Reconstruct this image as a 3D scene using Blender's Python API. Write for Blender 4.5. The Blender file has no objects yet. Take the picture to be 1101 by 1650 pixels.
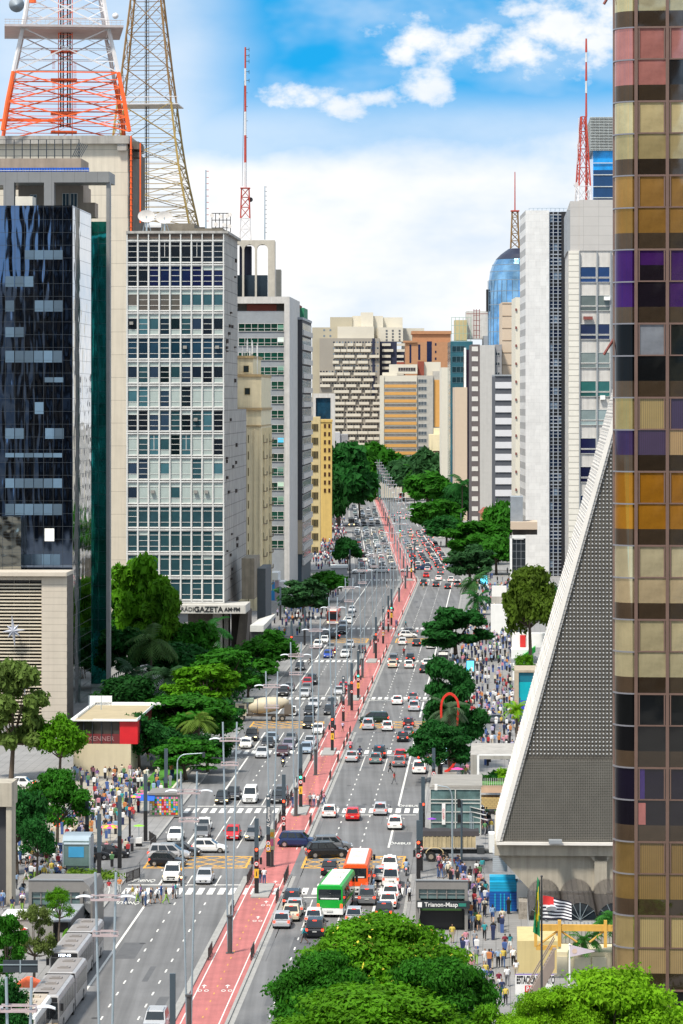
import bpy, bmesh, math, random
import numpy as np
from mathutils import Vector, Matrix
R = math.radians
rng = random.Random(7)
S = bpy.context.scene
COL = S.collection

# ------------------------------------------------------------------ camera
F, HC, HY, CX = 5400.0, 50.0, 645.0, 550.5      # survey of the view: focal length, eye height, horizon
cam = bpy.data.cameras.new('camera')
camo = bpy.data.objects.new('camera', cam); COL.objects.link(camo)
camo.location = (0, 0, HC); camo.rotation_euler = (R(90), 0, 0)
cam.sensor_fit = 'VERTICAL'; cam.sensor_height = 36.0
cam.lens = F / 1650 * 36.0
cam.shift_y = -(825 - HY) / 1650.0
cam.clip_start = 5; cam.clip_end = 8000
S.camera = camo
S.view_settings.view_transform = 'Standard'; S.view_settings.look = 'None'
S.view_settings.gamma = 1; S.view_settings.exposure = 0.72
S.cycles.max_bounces = 6; S.cycles.diffuse_bounces = 3; S.cycles.glossy_bounces = 3
S.cycles.transparent_max_bounces = 8; S.cycles.transmission_bounces = 3
S.cycles.use_denoising = True

# ------------------------------------------------------------------ sky, clouds, sun
SUN_EL, SUN_AZ = 58.0, 215.0      # sun behind the viewer and to the left (azimuth clockwise from +Y)
W = bpy.data.worlds.new('World'); S.world = W; W.use_nodes = True
nt = W.node_tree; nt.nodes.clear()
def N(t, **k):
    n = nt.nodes.new(t)
    for a, b in k.items(): setattr(n, a, b)
    return n
def setin(n, i, v):
    if hasattr(v, 'is_output') or isinstance(v, bpy.types.NodeSocket): nt.links.new(v, n.inputs[i])
    elif v is not None: n.inputs[i].default_value = v
def mth(op, a, b=None, c=None, clamp=False):
    n = N('ShaderNodeMath', operation=op); n.use_clamp = clamp
    setin(n, 0, a); setin(n, 1, b); setin(n, 2, c)
    return n.outputs[0]
def sstep(lo, hi, v):
    n = N('ShaderNodeMapRange', interpolation_type='SMOOTHSTEP')
    setin(n, 0, v); n.inputs[1].default_value = lo; n.inputs[2].default_value = hi
    n.inputs[3].default_value = 0; n.inputs[4].default_value = 1
    return n.outputs[0]
def mixc(f, a, b):
    n = N('ShaderNodeMix', data_type='RGBA'); setin(n, 0, f); setin(n, 6, a); setin(n, 7, b)
    return n.outputs[2]
tc = N('ShaderNodeTexCoord'); sx = N('ShaderNodeSeparateXYZ'); nt.links.new(tc.outputs['Generated'], sx.inputs[0])
dx, dy, dz = sx.outputs
dyc = mth('MAXIMUM', mth('ABSOLUTE', dy), 0.05)
u = mth('DIVIDE', dx, dyc); v = mth('DIVIDE', dz, dyc)
def noise(scale, detail, rough, sv=1.0, off=(0, 0, 0), dist=0.0):
    c = N('ShaderNodeCombineXYZ'); setin(c, 0, u); setin(c, 1, mth('MULTIPLY', v, sv)); setin(c, 2, 0.0)
    m = N('ShaderNodeMapping'); nt.links.new(c.outputs[0], m.inputs[0]); m.inputs['Location'].default_value = off
    n = N('ShaderNodeTexNoise'); nt.links.new(m.outputs[0], n.inputs[0])
    n.inputs['Scale'].default_value = scale; n.inputs['Detail'].default_value = detail; n.inputs['Roughness'].default_value = rough
    n.inputs['Distortion'].default_value = dist
    return n.outputs[0]
nz = noise(38, 8, 0.58, 1.5); nf = noise(120, 6, 0.6, 1.4, (3, 1, 0)); nl = noise(9, 4, 0.5, 2.2, (5, 2, 0))
def px(x): return (x - CX) / F
def py(y): return (HY - y) / F
def blob(x, y, rx, ry, soft=1.0):
    a = mth('DIVIDE', mth('SUBTRACT', u, px(x)), rx * 1.2 / F); b = mth('DIVIDE', mth('SUBTRACT', v, py(y)), ry * 1.25 / F)
    d = mth('SQRT', mth('ADD', mth('MULTIPLY', a, a), mth('MULTIPLY', b, b)))
    return mth('MULTIPLY', mth('SUBTRACT', 1.35, d), soft)
bl = None
for b in [(700, 62, 60, 26), (760, 68, 70, 30), (830, 85, 60, 24), (655, 85, 22, 12), (905, 40, 60, 36), (960, 70, 50, 45),
          (500, 155, 52, 17), (555, 168, 46, 18), (600, 160, 34, 14), (690, 148, 30, 24), (845, 15, 30, 12), (1010, 20, 60, 40)]:
    o = blob(*b); bl = o if bl is None else mth('MAXIMUM', bl, o)
puff = sstep(-0.35, 1.35, mth('ADD', bl, mth('ADD', mth('MULTIPLY', mth('SUBTRACT', nz, 0.5), 3.6), mth('MULTIPLY', mth('SUBTRACT', nf, 0.5), 2.6))))
# large bank of cloud low over the horizon and a thin veil to the left
vv = mth('ADD', v, mth('ADD', mth('MULTIPLY', mth('SUBTRACT', nl, 0.5), -0.035), mth('MULTIPLY', mth('SUBTRACT', nz, 0.5), -0.016)))
bank = mth('SUBTRACT', 1.0, sstep(0.066, 0.094, vv))
veilx = mth('SUBTRACT', 1.0, sstep(px(250), px(470), mth('ADD', u, mth('MULTIPLY', mth('SUBTRACT', nl, 0.5), 0.045))))
gen = sstep(0.30, 0.62, noise(2.2, 6, 0.55, 1.2, (9, 4, 0)))
isfar = mth('MAXIMUM', sstep(0.14, 0.30, v), sstep(0.16, 0.3, mth('ABSOLUTE', u)))
isback = sstep(-0.05, 0.05, mth('MULTIPLY', dy, -1.0)); isfar = mth('MAXIMUM', isfar, isback)
patch = sstep(0.38, 0.68, noise(20, 4, 0.5, 1.8, (2, 7, 0)))
thin = mth('MAXIMUM', mth('MULTIPLY', veilx, 0.62), mth('ADD', mth('MULTIPLY', patch, 0.42), 0.02))
lowv = mth('SUBTRACT', 1.0, sstep(py(215), py(110), v))
thin = mth('MAXIMUM', thin, mth('MULTIPLY', lowv, 0.55))
near = mth('MAXIMUM', mth('MAXIMUM', puff, bank), thin)
cov = mth('ADD', mth('MULTIPLY', near, mth('SUBTRACT', 1.0, isfar)), mth('MULTIPLY', mth('ADD', mth('MULTIPLY', gen, 0.55), 0.45), isfar))
sky = N('ShaderNodeTexSky', sky_type='NISHITA'); sky.sun_disc = False
sky.sun_elevation = R(SUN_EL); sky.sun_rotation = R(SUN_AZ); sky.air_density = 1.0; sky.dust_density = 0.3; sky.ozone_density = 3.0
cz = N('ShaderNodeCombineXYZ'); setin(cz, 0, dx); setin(cz, 1, dy); setin(cz, 2, mth('ADD', mth('MULTIPLY', dz, 3.0), 0.35))
nt.links.new(cz.outputs[0], sky.inputs[0])
bgs = N('ShaderNodeBackground'); hs = N('ShaderNodeHueSaturation'); hs.inputs['Saturation'].default_value = 1.45; hs.inputs['Value'].default_value = 1.35
nt.links.new(sky.outputs[0], hs.inputs['Color']); nt.links.new(mixc(1.0, (0, 0, 0, 1), hs.outputs[0]), bgs.inputs[0]); hs.inputs['Hue'].default_value = 0.475; bgs.inputs[1].default_value = 0.15
bgc = N('ShaderNodeBackground')
shade = sstep(0.35, 0.75, noise(14, 5, 0.55, 2.0, (1, 8, 0)))
setin(bgc, 0, mixc(mth('MULTIPLY', shade, 0.95), (1.0, 0.99, 0.98, 1), (0.64, 0.76, 0.90, 1)))
bgc.inputs[1].default_value = 0.66
ms = N('ShaderNodeMixShader'); nt.links.new(cov, ms.inputs[0]); nt.links.new(bgs.outputs[0], ms.inputs[1]); nt.links.new(bgc.outputs[0], ms.inputs[2])
wo = N('ShaderNodeOutputWorld'); nt.links.new(ms.outputs[0], wo.inputs[0])
sl = bpy.data.lights.new('sun', 'SUN'); sl.energy = 3.2; sl.angle = R(7); sl.color = (1.0, 0.93, 0.82)
so = bpy.data.objects.new('sun', sl); COL.objects.link(so)
az = R(SUN_AZ); el = R(SUN_EL)
sd = Vector((math.sin(az) * math.cos(el), math.cos(az) * math.cos(el), math.sin(el)))
so.rotation_euler = (-sd).to_track_quat('-Z', 'Y').to_euler(); so.location = (0, 200, 300)

# ------------------------------------------------------------------ materials
MATS = {}
def mat(name, col=None, rough=0.7, metal=0.0, var=0.12, scale=0.6, streak=0.0, bump=0.0, objcol=False, emit=None, spec=0.5,
        randobj=0.0, bscale=6.0, trans=0.0, bricks=None, bdet=5, bmap=None):
    if name in MATS: return MATS[name]
    m = bpy.data.materials.new(name); m.use_nodes = True; t = m.node_tree; t.nodes.clear(); L = t.links.new
    out = t.nodes.new('ShaderNodeOutputMaterial'); p = t.nodes.new('ShaderNodeBsdfPrincipled'); L(p.outputs[0], out.inputs[0])
    p.inputs['Roughness'].default_value = rough; p.inputs['Metallic'].default_value = metal
    p.inputs['Specular IOR Level'].default_value = spec
    tcn = t.nodes.new('ShaderNodeTexCoord')
    if objcol:
        oi = t.nodes.new('ShaderNodeObjectInfo'); src = oi.outputs['Color']
    else:
        rgb = t.nodes.new('ShaderNodeRGB'); rgb.outputs[0].default_value = (*col, 1); src = rgb.outputs[0]
    if bricks:
        bt = t.nodes.new('ShaderNodeTexBrick'); mp = t.nodes.new('ShaderNodeMapping'); L(tcn.outputs['Object'], mp.inputs[0])
        mp.inputs['Rotation'].default_value = (R(90), 0, 0) if len(bricks) < 4 else bricks[3]
        L(mp.outputs[0], bt.inputs[0]); bt.inputs['Scale'].default_value = 1.0
        bt.inputs['Brick Width'].default_value = bricks[0]; bt.inputs['Row Height'].default_value = bricks[1]
        bt.inputs['Mortar Size'].default_value = bricks[2]; bt.offset = 0.0 if len(bricks) > 4 else 0.5
        L(src, bt.inputs['Color1'])
        h2 = t.nodes.new('ShaderNodeHueSaturation'); h2.inputs['Value'].default_value = 0.96; L(src, h2.inputs['Color']); L(h2.outputs[0], bt.inputs['Color2'])
        h3 = t.nodes.new('ShaderNodeHueSaturation'); h3.inputs['Value'].default_value = 0.55; L(src, h3.inputs['Color']); L(h3.outputs[0], bt.inputs['Mortar'])
        src = bt.outputs[0]
    fac = None
    def nse(sc, mapscale=None, det=5):
        n = t.nodes.new('ShaderNodeTexNoise'); n.inputs['Scale'].default_value = sc; n.inputs['Detail'].default_value = det; n.inputs['Roughness'].default_value = 0.65
        if mapscale:
            mp = t.nodes.new('ShaderNodeMapping'); mp.inputs['Scale'].default_value = mapscale; L(tcn.outputs['Object'], mp.inputs[0]); L(mp.outputs[0], n.inputs[0])
        else: L(tcn.outputs['Object'], n.inputs[0])
        return n.outputs[0]
    h = t.nodes.new('ShaderNodeHueSaturation'); L(src, h.inputs['Color'])
    a = t.nodes.new('ShaderNodeMapRange'); L(nse(scale), a.inputs[0]); a.inputs[1].default_value = 0.3; a.inputs[2].default_value = 0.7
    a.inputs[3].default_value = 1 - var; a.inputs[4].default_value = 1 + var
    val = a.outputs[0]
    def mul(x, y):
        n = t.nodes.new('ShaderNodeMath'); n.operation = 'MULTIPLY'; L(x, n.inputs[0]); L(y, n.inputs[1]); return n.outputs[0]
    if streak:
        b = t.nodes.new('ShaderNodeMapRange'); L(nse(1.0, (1.3, 1.3, 0.06), 6), b.inputs[0]); b.inputs[1].default_value = 0.42; b.inputs[2].default_value = 0.7
        b.inputs[3].default_value = 1; b.inputs[4].default_value = 1 - streak; val = mul(val, b.outputs[0])
    if randobj:
        oi2 = t.nodes.new('ShaderNodeObjectInfo'); b = t.nodes.new('ShaderNodeMapRange'); L(oi2.outputs['Random'], b.inputs[0])
        b.inputs[3].default_value = 1 - randobj; b.inputs[4].default_value = 1 + randobj; val = mul(val, b.outputs[0])
    L(val, h.inputs['Value']); L(h.outputs[0], p.inputs['Base Color'])
    if bump:
        bp = t.nodes.new('ShaderNodeBump'); bp.inputs['Strength'].default_value = bump; bp.inputs['Distance'].default_value = 0.1
        L(nse(bscale, bmap, bdet), bp.inputs['Height']); L(bp.outputs[0], p.inputs['Normal'])
    if emit:
        p.inputs['Emission Color'].default_value = (*emit[0], 1); p.inputs['Emission Strength'].default_value = emit[1]
    if trans:
        tr = t.nodes.new('ShaderNodeBsdfTranslucent'); L(h.outputs[0], tr.inputs[0]); mx = t.nodes.new('ShaderNodeMixShader'); mx.inputs[0].default_value = trans
        L(p.outputs[0], mx.inputs[1]); L(tr.outputs[0], mx.inputs[2]); L(mx.outputs[0], out.inputs[0])
    MATS[name] = m; return m
# ------------------------------------------------------------------ mesh builder and tagging
SIDE = Matrix(((0, 1, 0), (0, 0, 1), (1, 0, 0))).to_euler()
class MB:
    def __init__(s): s.v = []; s.f = []; s.m = []; s.mi = 0
    def mat(s, i): s.mi = i; return s
    def quad(s, *p):
        n = len(s.v); s.v += [tuple(q) for q in p]; s.f.append(tuple(range(n, n + len(p)))); s.m.append(s.mi); return s
    def box(s, x0, x1, y0, y1, z0, z1):
        if x1 < x0: x0, x1 = x1, x0
        if y1 < y0: y0, y1 = y1, y0
        if z1 < z0: z0, z1 = z1, z0
        n = len(s.v)
        s.v += [(x0, y0, z0), (x1, y0, z0), (x1, y1, z0), (x0, y1, z0), (x0, y0, z1), (x1, y0, z1), (x1, y1, z1), (x0, y1, z1)]
        for f in ((0, 3, 2, 1), (4, 5, 6, 7), (0, 1, 5, 4), (1, 2, 6, 5), (2, 3, 7, 6), (3, 0, 4, 7)):
            s.f.append(tuple(n + k for k in f)); s.m.append(s.mi)
        return s
    def loft(s, rings, closed=True, cap=True):
        n = len(s.v); k = len(rings[0])
        for r in rings: s.v += [tuple(q) for q in r]
        for i in range(len(rings) - 1):
            for j in range(k if closed else k - 1):
                a = n + i * k + j; b = n + i * k + (j + 1) % k
                s.f.append((a, b, b + k, a + k)); s.m.append(s.mi)
        if cap:
            s.f.append(tuple(n + j for j in range(k))[::-1]); s.m.append(s.mi)
            s.f.append(tuple(n + (len(rings) - 1) * k + j for j in range(k))); s.m.append(s.mi)
        return s
    def cyl(s, p0, p1, r0, r1=None, n=8, cap=True):
        p0 = Vector(p0); p1 = Vector(p1); r1 = r0 if r1 is None else r1
        d = (p1 - p0); 
        if d.length < 1e-6: return s
        d.normalize(); a = d.orthogonal().normalized(); b = d.cross(a)
        return s.loft([[p + (a * math.cos(2 * math.pi * i / n) + b * math.sin(2 * math.pi * i / n)) * r for i in range(n)] for p, r in ((p0, r0), (p1, r1))], cap=cap)
    def tube(s, pts, r, n=6):
        for a, b in zip(pts, pts[1:]): s.cyl(a, b, r, r, n)
        return s
    def sph(s, c, rx, ry, rz, n=10, m=6, zmin=-1.0):
        rings = []
        for i in range(m + 1):
            t = -math.pi / 2 + math.pi * i / m; zz = max(math.sin(t), zmin)
            rr = max(math.cos(t), 0.02)
            rings.append([(c[0] + rx * rr * math.cos(2 * math.pi * j / n), c[1] + ry * rr * math.sin(2 * math.pi * j / n), c[2] + rz * zz) for j in range(n)])
        return s.loft(rings)
    def mesh(s, name, mats, smooth=False):
        me = bpy.data.meshes.new(name); me.from_pydata(s.v, [], s.f)
        for m in mats: me.materials.append(m)
        if len(mats) > 1: me.polygons.foreach_set('material_index', s.m)
        if smooth: me.polygons.foreach_set('use_smooth', [True] * len(s.f))
        me.update(); return me
    def build(s, name, mats, parent=None, smooth=False, loc=None, rz=0):
        if not isinstance(mats, (list, tuple)): mats = [mats]
        return put(name, s.mesh(name, mats, smooth), parent, loc, rz)
def put(name, me, parent=None, loc=None, rz=0, scale=None, color=None):
    o = bpy.data.objects.new(name, me); COL.objects.link(o)
    if parent is not None: o.parent = parent
    if loc is not None: o.location = loc
    if rz: o.rotation_euler = (0, 0, rz)
    if scale is not None: o.scale = scale if hasattr(scale, '__len__') else (scale,) * 3
    if color is not None: o.color = (*color, 1)
    return o
LABELS = {}
def tag(o, label, cat, group=None, kind=None):
    o['label'] = label; o['category'] = cat
    if group: o['group'] = group
    if kind: o['kind'] = kind
    LABELS.setdefault(label, []).append(o); return o
def thing(name, label, cat, loc=(0, 0, 0), rz=0, group=None):
    o = put(name, None, None, loc, rz); return tag(o, label, cat, group)
def struct(o, kind='structure'): o['kind'] = kind; return o

# ------------------------------------------------------------------ the avenue's axis and survey helpers
K = 0.0461; TH = math.atan(K)
def axis(Z): return -10.3 + K * (min(Z, 925) - 292) + (0.0 if Z < 925 else -0.0006 * (Z - 925))
def AX(u, Z): return axis(Z) + u            # u metres to the right of the median's middle, Z metres ahead
def dist(y): return F * HC / (y - HY)       # distance of a ground point seen at height y of the survey photo
def lat(x, Z): return (x - CX) * Z / F
def hgt(y, Z): return HC - (y - HY) * Z / F
def G(x, y, z=0.0):
    Z = dist(y); return (lat(x, Z), Z, z)
def heading(Z): return -TH if Z < 925 else 0.0

concrete = mat('concrete', (0.36, 0.34, 0.31), 0.85, var=0.15, scale=0.4, streak=0.25, bump=0.1)
darkmetal = mat('dark_metal', (0.035, 0.045, 0.055), 0.5, 0.2)
slate = mat('slate_paint', (0.05, 0.075, 0.095), 0.5)
black = mat('black_paint', (0.012, 0.012, 0.014), 0.5)
white = mat('white_paint', (0.78, 0.78, 0.76), 0.5, var=0.06)
steel = mat('galvanised_steel', (0.42, 0.50, 0.55), 0.4, 0.6, var=0.06)
glassd = mat('dark_glass', (0.012, 0.018, 0.024), 0.06, var=0.2)
glasso = mat('window_glass', objcol=True, rough=0.07, var=0.25, scale=0.25)
blind = mat('window_blind', objcol=True, rough=0.6, var=0.1, scale=0.8)
frameW = mat('white_frame', (0.62, 0.61, 0.58), 0.5)
redlamp = mat('red_lamp', (0.6, 0.02, 0.01), 0.4, emit=((1, 0.06, 0.02), 3.0))
greenlamp = mat('green_lamp', (0.02, 0.5, 0.2), 0.4, emit=((0.05, 1, 0.4), 3.0))
warmlamp = mat('warm_lamp', (0.8, 0.7, 0.4), 0.4, emit=((1, 0.62, 0.2), 4.0))
tail = mat('tail_lamp', (0.45, 0.01, 0.01), 0.3)
taillit = mat('tail_lamp_lit', (0.6, 0.02, 0.01), 0.3, emit=((1, 0.05, 0.02), 2.2))
headl = mat('head_lamp', (0.7, 0.72, 0.75), 0.15)
rubber = mat('rubber', (0.012, 0.012, 0.012), 0.8)
chrome = mat('chrome_rim', (0.5, 0.5, 0.5), 0.3, 0.8)
paint = mat('car_paint', objcol=True, rough=0.25, var=0.03)
paintm = mat('matt_paint', objcol=True, rough=0.55, var=0.06)
cloth = mat('cloth', objcol=True, rough=0.85, var=0.12, scale=5)
skin = mat('skin', objcol=True, rough=0.6, var=0.05)
yellowp = mat('yellow_paint', (0.75, 0.42, 0.03), 0.5)
redp = mat('red_paint', (0.55, 0.02, 0.02), 0.45)
bluep = mat('blue_paint', (0.01, 0.09, 0.45), 0.5)
orangep = mat('orange_paint', (0.8, 0.12, 0.02), 0.5, var=0.15)

# ------------------------------------------------------------------ ground, road, pavements, markings
asphalt = mat('asphalt', (0.145, 0.145, 0.147), 0.85, var=0.16, scale=0.12, bump=0.05)
def worn(m):                                   # tyre-worn darker stripes along the lanes
    t = m.node_tree; L = t.links.new
    h = [n for n in t.nodes if n.type == 'HUE_SAT'][-1]; src = h.inputs['Color'].links[0].from_socket
    tcn = t.nodes.new('ShaderNodeTexCoord'); mp = t.nodes.new('ShaderNodeMapping'); mp.inputs['Rotation'].default_value = (0, 0, TH)
    mp.inputs['Scale'].default_value = (1.2, 0.02, 1); n = t.nodes.new('ShaderNodeTexNoise'); n.inputs['Scale'].default_value = 1; n.inputs['Detail'].default_value = 6
    L(tcn.outputs['Object'], mp.inputs[0]); L(mp.outputs[0], n.inputs[0])
    a = t.nodes.new('ShaderNodeMapRange'); L(n.outputs[0], a.inputs[0]); a.inputs[1].default_value = 0.3; a.inputs[2].default_value = 0.7; a.inputs[3].default_value = 0.74; a.inputs[4].default_value = 1.2
    n2 = t.nodes.new('ShaderNodeTexNoise'); n2.inputs['Scale'].default_value = 9; n2.inputs['Detail'].default_value = 3; L(tcn.outputs['Object'], n2.inputs[0])
    b = t.nodes.new('ShaderNodeMapRange'); L(n2.outputs[0], b.inputs[0]); b.inputs[1].default_value = 0.3; b.inputs[2].default_value = 0.7; b.inputs[3].default_value = 0.92; b.inputs[4].default_value = 1.08
    mu = t.nodes.new('ShaderNodeMath'); mu.operation = 'MULTIPLY'; L(a.outputs[0], mu.inputs[0]); L(b.outputs[0], mu.inputs[1])
    h2 = t.nodes.new('ShaderNodeHueSaturation'); L(src, h2.inputs['Color']); L(mu.outputs[0], h2.inputs['Value']); L(h2.outputs[0], h.inputs['Color'])
worn(asphalt)
patchm = mat('asphalt_patch', (0.095, 0.097, 0.102), 0.85, var=0.15, scale=0.8)
pave = mat('paving', (0.24, 0.235, 0.23), 0.85, var=0.14, scale=0.25, bricks=(1.2, 1.2, 0.03, (0, 0, TH), 1))
kerbm = mat('kerb_stone', (0.30, 0.295, 0.28), 0.85, var=0.15, scale=1.0)
ground = mat('city_ground', (0.20, 0.195, 0.185), 0.9, var=0.25, scale=0.02)
redbike = mat('red_cycle_paint', (0.40, 0.125, 0.115), 0.75, var=0.16, scale=0.5); worn(redbike)
mark = mat('road_marking', (0.66, 0.65, 0.61), 0.75, var=0.22, scale=2.0)
ymark = mat('yellow_marking', (0.62, 0.33, 0.05), 0.75, var=0.25, scale=2.0)
grass = mat('grass_green', (0.06, 0.22, 0.02), 0.9, var=0.3, scale=2)
def zs(a, b, st=15.0):
    n = max(1, int(math.ceil((b - a) / st))); return [a + (b - a) * i / n for i in range(n + 1)]
def strip(mb, u0, u1, Z0, Z1, z, h=None):
    q = zs(Z0, Z1)
    for a, b in zip(q, q[1:]):
        mb.quad((AX(u0, a), a, z), (AX(u1, a), a, z), (AX(u1, b), b, z), (AX(u0, b), b, z))
    if h:                                       # side faces of a raised slab
        for a, b in zip(q, q[1:]):
            for uu in (u0, u1): mb.quad((AX(uu, a), a, z - h), (AX(uu, b), b, z - h), (AX(uu, b), b, z), (AX(uu, a), a, z))
        for Z in (Z0, Z1): mb.quad((AX(u0, Z), Z, z - h), (AX(u1, Z), Z, z - h), (AX(u1, Z), Z, z), (AX(u0, Z), Z, z))
    return mb
struct(MB().quad((-2500, -300, -0.05), (2500, -300, -0.05), (2500, 6500, -0.05), (-2500, 6500, -0.05)).build('ground', ground))
struct(strip(MB(), -14.8, 14.7, 120, 1900, 0.0).build('road', asphalt))
CROSS = [(353, 373), (506, 527), (686, 709), (955, 985), (1290, 1325)]
def blocks(a=120, b=1900):
    e = [a]
    for c in CROSS: e += [c[0], c[1]]
    e.append(b); return [(e[i], e[i + 1]) for i in range(0, len(e), 2)]
cs = MB()
for a, b in CROSS:
    m_ = [(-160, -14.8), (14.7, 160)]
    for u0, u1 in m_:
        cs.quad((AX(u0, a), a - K * u0, 0), (AX(u1, a), a - K * u1, 0), (AX(u1, b), b - K * u1, 0), (AX(u0, b), b - K * u0, 0))
struct(cs.build('cross_street', asphalt))
pv = MB(); kb = MB()
for a, b in blocks():
    strip(pv, -46, -15.1, a, b, 0.13, 0.15); strip(pv, 15.0, 46, a, b, 0.13, 0.15)
    strip(kb, -15.1, -14.8, a + .3, b - .3, 0.15, 0.15); strip(kb, 14.7, 15.0, a + .3, b - .3, 0.15, 0.15)
    
struct(pv.build('pavement', pave)); 
MEDC = [(353, 373), (506, 527), (686, 709), (955, 985), (1290, 1325)]
md = MB(); rb = MB(); me_ = [120, 352, 373, 505, 527, 685, 709, 953, 985, 1288, 1325, 1760]
for i in range(0, len(me_), 2):
    a, b = me_[i], me_[i + 1]
    strip(kb, -2.3, -2.05, a, b, 0.15, 0.15); strip(kb, 2.05, 2.3, a, b, 0.15, 0.15)
    strip(kb, -2.75, -2.3, a, b, 0.006); strip(kb, 2.3, 2.75, a, b, 0.006)
strip(rb, -2.05, 2.05, 120, 1760, 0.012)
struct(kb.build('kerb', kerbm)); struct(rb.build('cycle_path', redbike))
mk = MB(); yk = MB()
def dashes(u, a, b, on=1.6, pitch=5.6, w=0.07):
    Z = a
    while Z < b: strip(mk, u - w, u + w, Z, Z + on, 0.008); Z += pitch
XW = [339, 406, 474, 560, 640, 732, 930, 1012, 1270, 1345]      # crossings' near edges
def solid(u, a, b, w=0.09): strip(mk, u - w, u + w, a, b, 0.0085)
for Z in XW[:7]:
    for side in (-1, 1):
        us = np.arange(-14.2, -2.9, 1.08) if side < 0 else np.arange(2.9, 14.0, 1.08)
        for q in us: mk.quad((AX(q, Z), Z, 0.009), (AX(q + .62, Z), Z, 0.009), (AX(q + .62, Z + 4.6), Z + 4.6, 0.009), (AX(q, Z + 4.6), Z + 4.6, 0.009))
    for q in np.arange(-1.9, 1.6, 0.75):
        if abs(q + .2) > .9: mk.quad((AX(q, Z), Z, 0.02), (AX(q + .35, Z), Z, 0.02), (AX(q + .35, Z + 4.4), Z + 4.4, 0.02), (AX(q, Z + 4.4), Z + 4.4, 0.02))
    sl_, sr_ = (Z + 6.5, Z - 2.2)
    mk.quad((AX(-14.2, sl_), sl_, 0.009), (AX(-2.6, sl_), sl_, 0.009), (AX(-2.6, sl_ + .45), sl_ + .45, 0.009), (AX(-14.2, sl_ + .45), sl_ + .45, 0.009))
    mk.quad((AX(2.6, sr_), sr_, 0.009), (AX(14.1, sr_), sr_, 0.009), (AX(14.1, sr_ + .45), sr_ + .45, 0.009), (AX(2.6, sr_ + .45), sr_ + .45, 0.009))
segs = [(120, 336), (345, 353), (374, 403), (413, 471), (481, 505), (528, 556), (567, 636), (647, 685), (710, 728), (739, 926), (986, 1288), (1326, 1740)]
for a, b in segs:
    for u in (-5.15, -8.15): 
        s_ = a + (16 if b - a > 30 else 0); solid(u, a + .5, min(b, s_), 0.06) if s_ > a else None; dashes(u, s_, b - 1.7)
        if b - a < 30: solid(u, a + .5, b - .5, 0.06)
    solid(-11.0, a + .5, b - .5, 0.11)
    for u in (5.4, 8.6):
        e_ = b - (18 if b - a > 30 else 0); dashes(u, a, e_); solid(u, e_, b - .5, 0.06)
    solid(11.75, a + .5, b - .5, 0.12)
for Z0, Z1 in [(120, 352), (373, 505), (527, 685), (709, 953), (985, 1288), (1325, 1750)]:
    for uu in (-1.55, 1.55): strip(mk, uu - .05, uu + .05, Z0, Z1, 0.019)
    Z = Z0
    while Z < Z1 - 2: strip(yk, -0.05, 0.05, Z, Z + 0.8, 0.019); Z += 3.6
# yellow box hatching of the junctions
for a, b in CROSS[:3]:
    for u0, u1 in ((-14, -2.9), (2.9, 13.9)):
        a2, b2 = a + 5, b - 6
        for Z in (a2, b2): yk.quad((AX(u0, Z), Z, .008), (AX(u1, Z), Z, .008), (AX(u1, Z), Z + .5, .008), (AX(u0, Z), Z + .5, .008))
        for q in (u0, u1 - .25): strip(yk, q, q + .25, a2, b2, .0085)
        n = 5
        for i in range(-2, n):
            for sgn in (1, -1):
                w_ = (u1 - u0); st = w_ / 5
                x0 = u0 + st * i if sgn > 0 else u1 - st * i; x1 = x0 + sgn * w_ * .55
                t0, t1 = 0.0, 1.0
                def cl(x): return (x - x0) / (x1 - x0)
                ts = sorted([cl(u0), cl(u1)]); t0 = max(0, ts[0]); t1 = min(1, ts[1])
                if t1 > t0:
                    pa = (x0 + (x1 - x0) * t0, a2 + (b2 - a2) * t0); pb = (x0 + (x1 - x0) * t1, a2 + (b2 - a2) * t1)
                    zz = .0095 if sgn > 0 else .0105
                    yk.quad((AX(pa[0], pa[1]), pa[1], zz), (AX(pa[0] + .3, pa[1]), pa[1], zz), (AX(pb[0] + .3, pb[1]), pb[1], zz), (AX(pb[0], pb[1]), pb[1], zz))
struct(mk.build('road_marking', mark)); struct(yk.build('yellow_road_marking', ymark))
pt = MB(); strip(pt, 12.1, 14.1, 377, 388, 0.004); strip(pt, 12.3, 14.1, 403, 413, 0.004); strip(pt, -10.5, -8.6, 300, 309, 0.004); strip(pt, -14, -11.2, 640, 760, 0.004); strip(pt, 5, 8, 300, 312, 0.004)
rq = random.Random(31)
for i in range(46):
    Z = rq.uniform(255, 900); u = rq.choice([-1, 1]) * rq.uniform(3, 13.5); w = rq.uniform(.3, 1.3); l = rq.uniform(1, 9); strip(pt, u, u + w, Z, Z + l, 0.004)
for i in range(26):
    Z = rq.uniform(250, 700); u = rq.choice([-13.8, -9.6, -6.7, -3.2, 3.2, 7.1, 10.2, 13.4]); strip(pt, u, u + .07, Z, Z + rq.uniform(15, 60), 0.0035)
struct(pt.build('road_patch', patchm)); mh = MB()
for i in range(34):
    Z = rq.uniform(255, 700); u = rq.choice([-1, 1]) * rq.uniform(3, 13.5); mh.quad(*[(AX(u, Z) + .33 * math.cos(k * .5236), Z + .33 * math.sin(k * .5236), .006) for k in range(12)])
struct(mh.build('manhole_cover', mat('cast_iron', (.045, .042, .04), .6, .3)))
pads = MB()
for Z in XW[:7]: strip(pads, -0.9, 0.9, Z - 2.5, Z + 7, 0.16, 0.15)
struct(pads.build('median_island', kerbm))
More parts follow.
